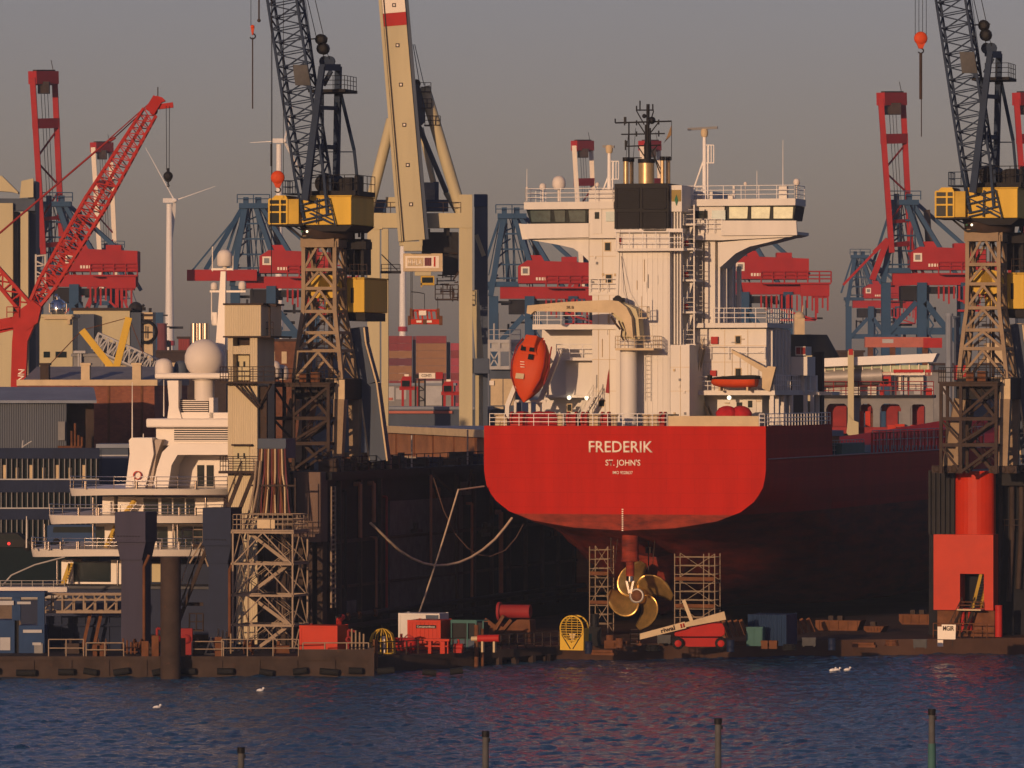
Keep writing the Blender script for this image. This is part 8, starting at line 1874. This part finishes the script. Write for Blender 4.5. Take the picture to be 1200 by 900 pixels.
F3 = gf(190, 1100); t = MB(); t.tube((0, 0, 0), (0, 0, F3.P(190, 380, 0).z), 1.2, .9, 16); t.tube((0, 0, F3.P(190, 380, 0).z), (0, 0, F3.P(190, 379, 0).z), 1.1, 1.1, 16); solo('chimney', t, M['cont_maroon'], F3, 'slim dark red brick chimney left of the wind turbine tower', 'chimney')
for k, (x0, x1, y0, m, dd, lab) in enumerate(((180, 265, 413, 'brown_steel', 860, 'low brown roofs row between the silo building and lift tower'), (310, 350, 400, 'rust', 820, 'rusty brown block behind the left crane\'s access tower'), (350, 430, 404, 'blue_grey', 840, 'grey blue hall seen through the left crane tower'))):
    r_, F3 = shed('harbour_hall', x0, x1, y0, dd, 12, m, lab, 'brown_steel')
    sub(r_, F3, 'door', 'beige', tuple((x0 + 6 + j * 14, y0 + 12, x0 + 12 + j * 14, y0 + 26) for j in range(int((x1 - x0) / 15))))
# ---- right hand: vessel with white canopy and arched side, beyond the dock
d = 640.; F3 = Fr(*at(1040, 450, d)[:2], 0, R(-6)); r = thing('work_vessel', 'white canopied work vessel with arched side openings, beyond the red ship\'s hull', 'ship', F3); P_ = F3.P
def px_(nm, m, rects, q=0., dep=2., split='prim', par=None):
    t = MB()
    for x0, y0, x1, y1 in rects: fbox(t, F3, x0, y0, x1, y1, q, dep)
    return t.build(nm, M[m], par or r, 0., split)
t = MB(); zt = P_(1040, 512, 0).z; t.box((P_(935, 500, 0).x, .3, -1), (P_(1180, 500, 0).x, 16, zt)); t.build('hull', M['brown_steel'], r)
t = MB(); y0, y1 = 467, 501
xs_ = [(962, 968), (994, 1007), (1023, 1031), (1056, 1067), (1085, 1094)]
for a, b in xs_: fbox(t, F3, a, y0, b, y1, 0, 1)
fbox(t, F3, 962, y0 - .2, 1094, 473, -.02, 1.04)
for a, b in ((968, 994), (1007, 1023), (1031, 1056), (1067, 1085)):
    for s_, e in ((a, 1), (b, -1)):
        fprism(t, F3, [(s_ - .2 * e, 472.9), (s_ + 5 * e, 472.9), (s_ + 2 * e, 475), (s_ - .2 * e, 480)], .0, 1)
t.build('arched_side', M['mid_grey'], r)  # white side given grey, its weaker light put into the colour
px_('machinery', 'red_dark', ((970, 474, 992, 500), (1009, 474, 1021, 484), (1033, 474, 1056, 482), (1038, 482, 1052, 500), (1069, 474, 1083, 500)), 2., 3)
px_('machinery', 'orange', ((1000, 482, 1012, 500), (1014, 482, 1020, 500)), 1., 1.5)
px_('main_deck', 'red_dark', ((936, 500.5, 1094, 508),), -.6, 4)
px_('winch', 'orange', ((1040, 498, 1050, 504), (1067, 498, 1076, 504), (1049, 497, 1060, 500)), -.9, .6)
px_('upper_deck', 'dark_steel', ((950, 463, 1094, 466.5),), -.4, 9)
t = MB(); t.rail([P_(962, 463, -.3), P_(1094, 463, -.3)], 1.5, 3, 1.4, .05); t.build('deck_railing', M['red_dark'], r)
px_('upper_wall', 'cont_white', ((952, 448, 1027, 463), (1049, 441, 1084, 457)), 2., 6)
px_('cabin', 'text_cream', ((1049, 442, 1056, 458),), 1.6, .5)
t = MB(); fprism(t, F3, [(940, 421), (1098, 414), (1093, 424), (940, 431)], -1, 11); t.build('canopy', M['white_clean'], r)
px_('window_band', 'glass_warm', ((965, 428, 1090, 437),), .5, 8)
t = MB()
for k in range(12): x = 966 + k * 11; fbox(t, F3, x, 426, x + 1.4, 440, .3, .2)
fbox(t, F3, 960, 436.5, 1092, 439.5, .2, .4); t.build('window_post', M['text_cream'], r, split='prim')
t = MB(); t.tube(P_(960, 443, 1), P_(1034, 440, 1), 1.0, n=14); t.build('deck_pipe', M['steel'], r)
px_('red_gantry', 'red', ((1047, 433, 1082, 437.5), (1084, 433, 1091, 440), (1031, 436, 1044, 440), (952, 437, 976, 443), (1085, 455, 1092, 463), (1031, 457, 1036, 463)), .2, 1)
px_('gantry_leg', 'navy', ((1045, 436, 1048, 463), (1082, 438, 1085, 463), (1058, 438, 1059.5, 463)), .3, .4)
cb = px_('red_cab', 'red', ((1031, 441, 1044, 452),), .5, 2)[0]; px_('window', 'glass', ((1033, 444, 1041, 450),), .4, .2, 'prim', cb)
for px0, yt, yb_ in ((997, 411, 506), (948, 416, 470)):
    px_('deck_post', 'cream', ((px0 - 3.5, yt, px0 + 3.5, yb_),), -2.2, .7)
t = MB(); fprism(t, F3, [(992, 507), (994, 486), (999, 492), (1006, 495), (1006, 510), (994, 510)], -2.4, 1.2); t.build('post_foot', M['cream'], r); px_('post_cap', 'red', ((994.5, 409, 999.5, 416),), -2.3, .8)
# dark covered stockpile
F3 = gf(950, 760); t = MB(); zt = F3.P(950, 392, 0).z; t.lathe([(6.5, 0), (6.2, zt * .55), (4.4, zt * .85), (2.4, zt), (1e-3, zt + .05)], (0, 4, 0), 20); t.box((-3.6, -1, zt * .4), (-.5, 1.5, zt + .0)); solo('covered_stockpile', t, M['rubber'], F3, 'dark covered dome shaped stockpile right of the ship\'s house', 'stockpile')
F3 = gf(937, 900); t = MB(); z = F3.P(937, 373, 0).z; t.box((-.8, 0, 0), (.8, 1.6, z)); t.sph((0, .8, z + .2), .9, 10); t.tube((.4, .8, z), (.6, .8, z + 2), .12, n=5); solo('beige_funnel', t, M['beige'], F3, 'small beige funnel top above the dark covered stockpile', 'funnel')
F3 = gf(1050, 960); P_ = F3.P; r_ = thing('rail_crane', 'salmon red horizontal crane girder on legs above the white canopy', 'crane', F3)
t = MB(); fbox(t, F3, 1014, 395, 1091, 407, 0, 2.5); g_ = t.build('girder', M['salmon'], r_); t = MB(); fbox(t, F3, 1034, 397.5, 1047, 402, -.06, .1); t.build('sign_panel', M['light_grey'], g_); t = MB(); fbox(t, F3, 1082, 396, 1104, 407.5, -.1, 2.8); t.build('girder_end', M['red'], g_)
t = MB()
for x in (1020, 1046, 1084): a = P_(x, 407, 1); t.bar((a.x, 1, 0), (a.x, 1, a.z), .9)
t.build('leg', M['rust'], r_, split='prim')
for k, (px, w_, y0, dd, m, lab) in enumerate(((1112, 8, 371, 700, 'roof_grey', 'slim pale blue grey silo left of the right crane tower'), (1121, 6, 374, 704, 'blue_grey', 'slim dark blue silo just right of the pale silo'))):
    F3 = gf(px, dd); z = F3.P(px, y0, 0).z; t = MB(); t.tube((0, 0, 0), (0, 0, z), w_ / 2 / FPX * dd, n=18); t.tube((0, 0, z), (0, 0, z + .4), w_ / 2 / FPX * dd + .1, n=18); t.box((-.15, -w_ / 2 / FPX * dd - .1, 0), (.15, -w_ / 2 / FPX * dd + .1, z)); solo('silo', t, M[m], F3, lab, 'silo', 'slim silos by the right crane')
F3 = gf(1194, 680); r_ = thing('blue_silo', 'broad dark blue column at the right edge behind the right crane', 'column', F3); t = MB(); fbox(t, F3, 1193, 303, 1212, 500, 0, 4); t.build('column_body', M['blue_grey'], r_); t = MB(); fbox(t, F3, 1192, 379, 1213, 384, -.3, 4.6); t.build('column_collar', M['beige'], r_)
F3 = gf(1175, 700); r_ = thing('red_harbour_machine', 'bright red machine seen through the right crane\'s lattice', 'machine', F3); t = MB(); t.bar(F3.P(1198, 395, 0), F3.P(1182, 450, 0), 1.4, 1.4); fbox(t, F3, 1120, 428, 1136, 445, 1, 3); fbox(t, F3, 1186, 400, 1200, 432, .5, 2); t.build('machine_body', M['red'], r_); t = MB(); fbox(t, F3, 1155, 402, 1178, 425, 0, 3); t.build('cabin', M['beige'], r_); t = MB(); t.tube(F3.P(1154, 390, -1), F3.P(1166, 397, -1), .35, n=10); t.build('glossy_pipe', M['blue'], r_)
for k, (x0, x1, y0, m, dd, lab) in enumerate(((960, 1012, 413, 'brown_steel', 900, 'low brown hall right of the dark stockpile'), (1096, 1240, 428, 'blue_grey', 900, 'long grey hall behind the right crane'), (612, 700, 400, 'roof_grey', 900, 'pale grey hall behind the orange lifeboat and quay crane'), (1050, 1130, 436, 'mid_grey', 880, 'low grey hall under the salmon red girder'))):
    r_, F3 = shed('harbour_hall', x0, x1, y0, dd, 14, m, lab, 'brown_steel')
    sub(r_, F3, 'door', 'light_grey', tuple((x0 + 5 + j * 16, y0 + 12, x0 + 13 + j * 16, y0 + 26) for j in range(int((x1 - x0) / 17))))
# ---- foreground poles, gulls
for px, py, dd, m, lab in ((282.5, 877, 292, 'mid_grey', 'short grey pole barely rising from the water at lower left'), (569, 858, 292, 'mid_grey', 'grey pole in the foreground water left of the middle'), (841.5, 843, 292, 'mid_grey', 'slim grey pole in the foreground water right of the middle'), (1092, 832, 292, 'teal', 'tallest foreground pole with a greenish foot at lower right')):
    p = at(px, py, dd); t = MB(); t.tube((0, 0, -4), (0, 0, p.z), .19, .16, 14); pl = None
    F3 = Fr(p.x, p.y, 0, 0); r_ = thing('mooring_pole', lab, 'pole', F3, 'poles in the foreground water'); t.build('pole_shaft', M['dull_grey'], r_)
    t = MB(); t.tube((0, 0, p.z - .25), (0, 0, p.z + .06), .2, n=14); t.tube((.18, 0, p.z - .5), (.18, 0, p.z - .3), .06, n=6); t.build('pole_cap', M['black'], r_)
    if m == 'teal': t = MB(); t.tube((0, 0, -4), (0, 0, p.z - 1.7), .24, .2, 14); t.build('pole_foot', M['teal'], r_)
for px, py, lab in ((305, 811, 'white gull swimming below the red container'), (184, 831, 'white gull swimming below the brown pile'), (976, 787, 'left gull of three swimming below the blue container'), (981, 787, 'middle gull of three swimming below the blue container'), (993, 786.5, 'right gull of three swimming below the blue container')):
    dd = 21 * FPX / (py - 450); p = at(px, py, dd); t = MB()
    t.lathe([(1e-3, -.3), (.09, -.2), (.15, -.02), (.13, .12), (.06, .2)], (0, 0, .1), 10, 'x'); t.sph((.22, 0, .26), .075, 8); t.tube((.27, 0, .26), (.36, 0, .24), .025, .008, 6); t.tube((.15, 0, .14), (.21, 0, .25), .06, .05, 8)
    solo('gull', t, M['white_clean'], Fr(p.x, p.y, 0, R(20)), lab, 'gull', 'gulls swimming on the river')
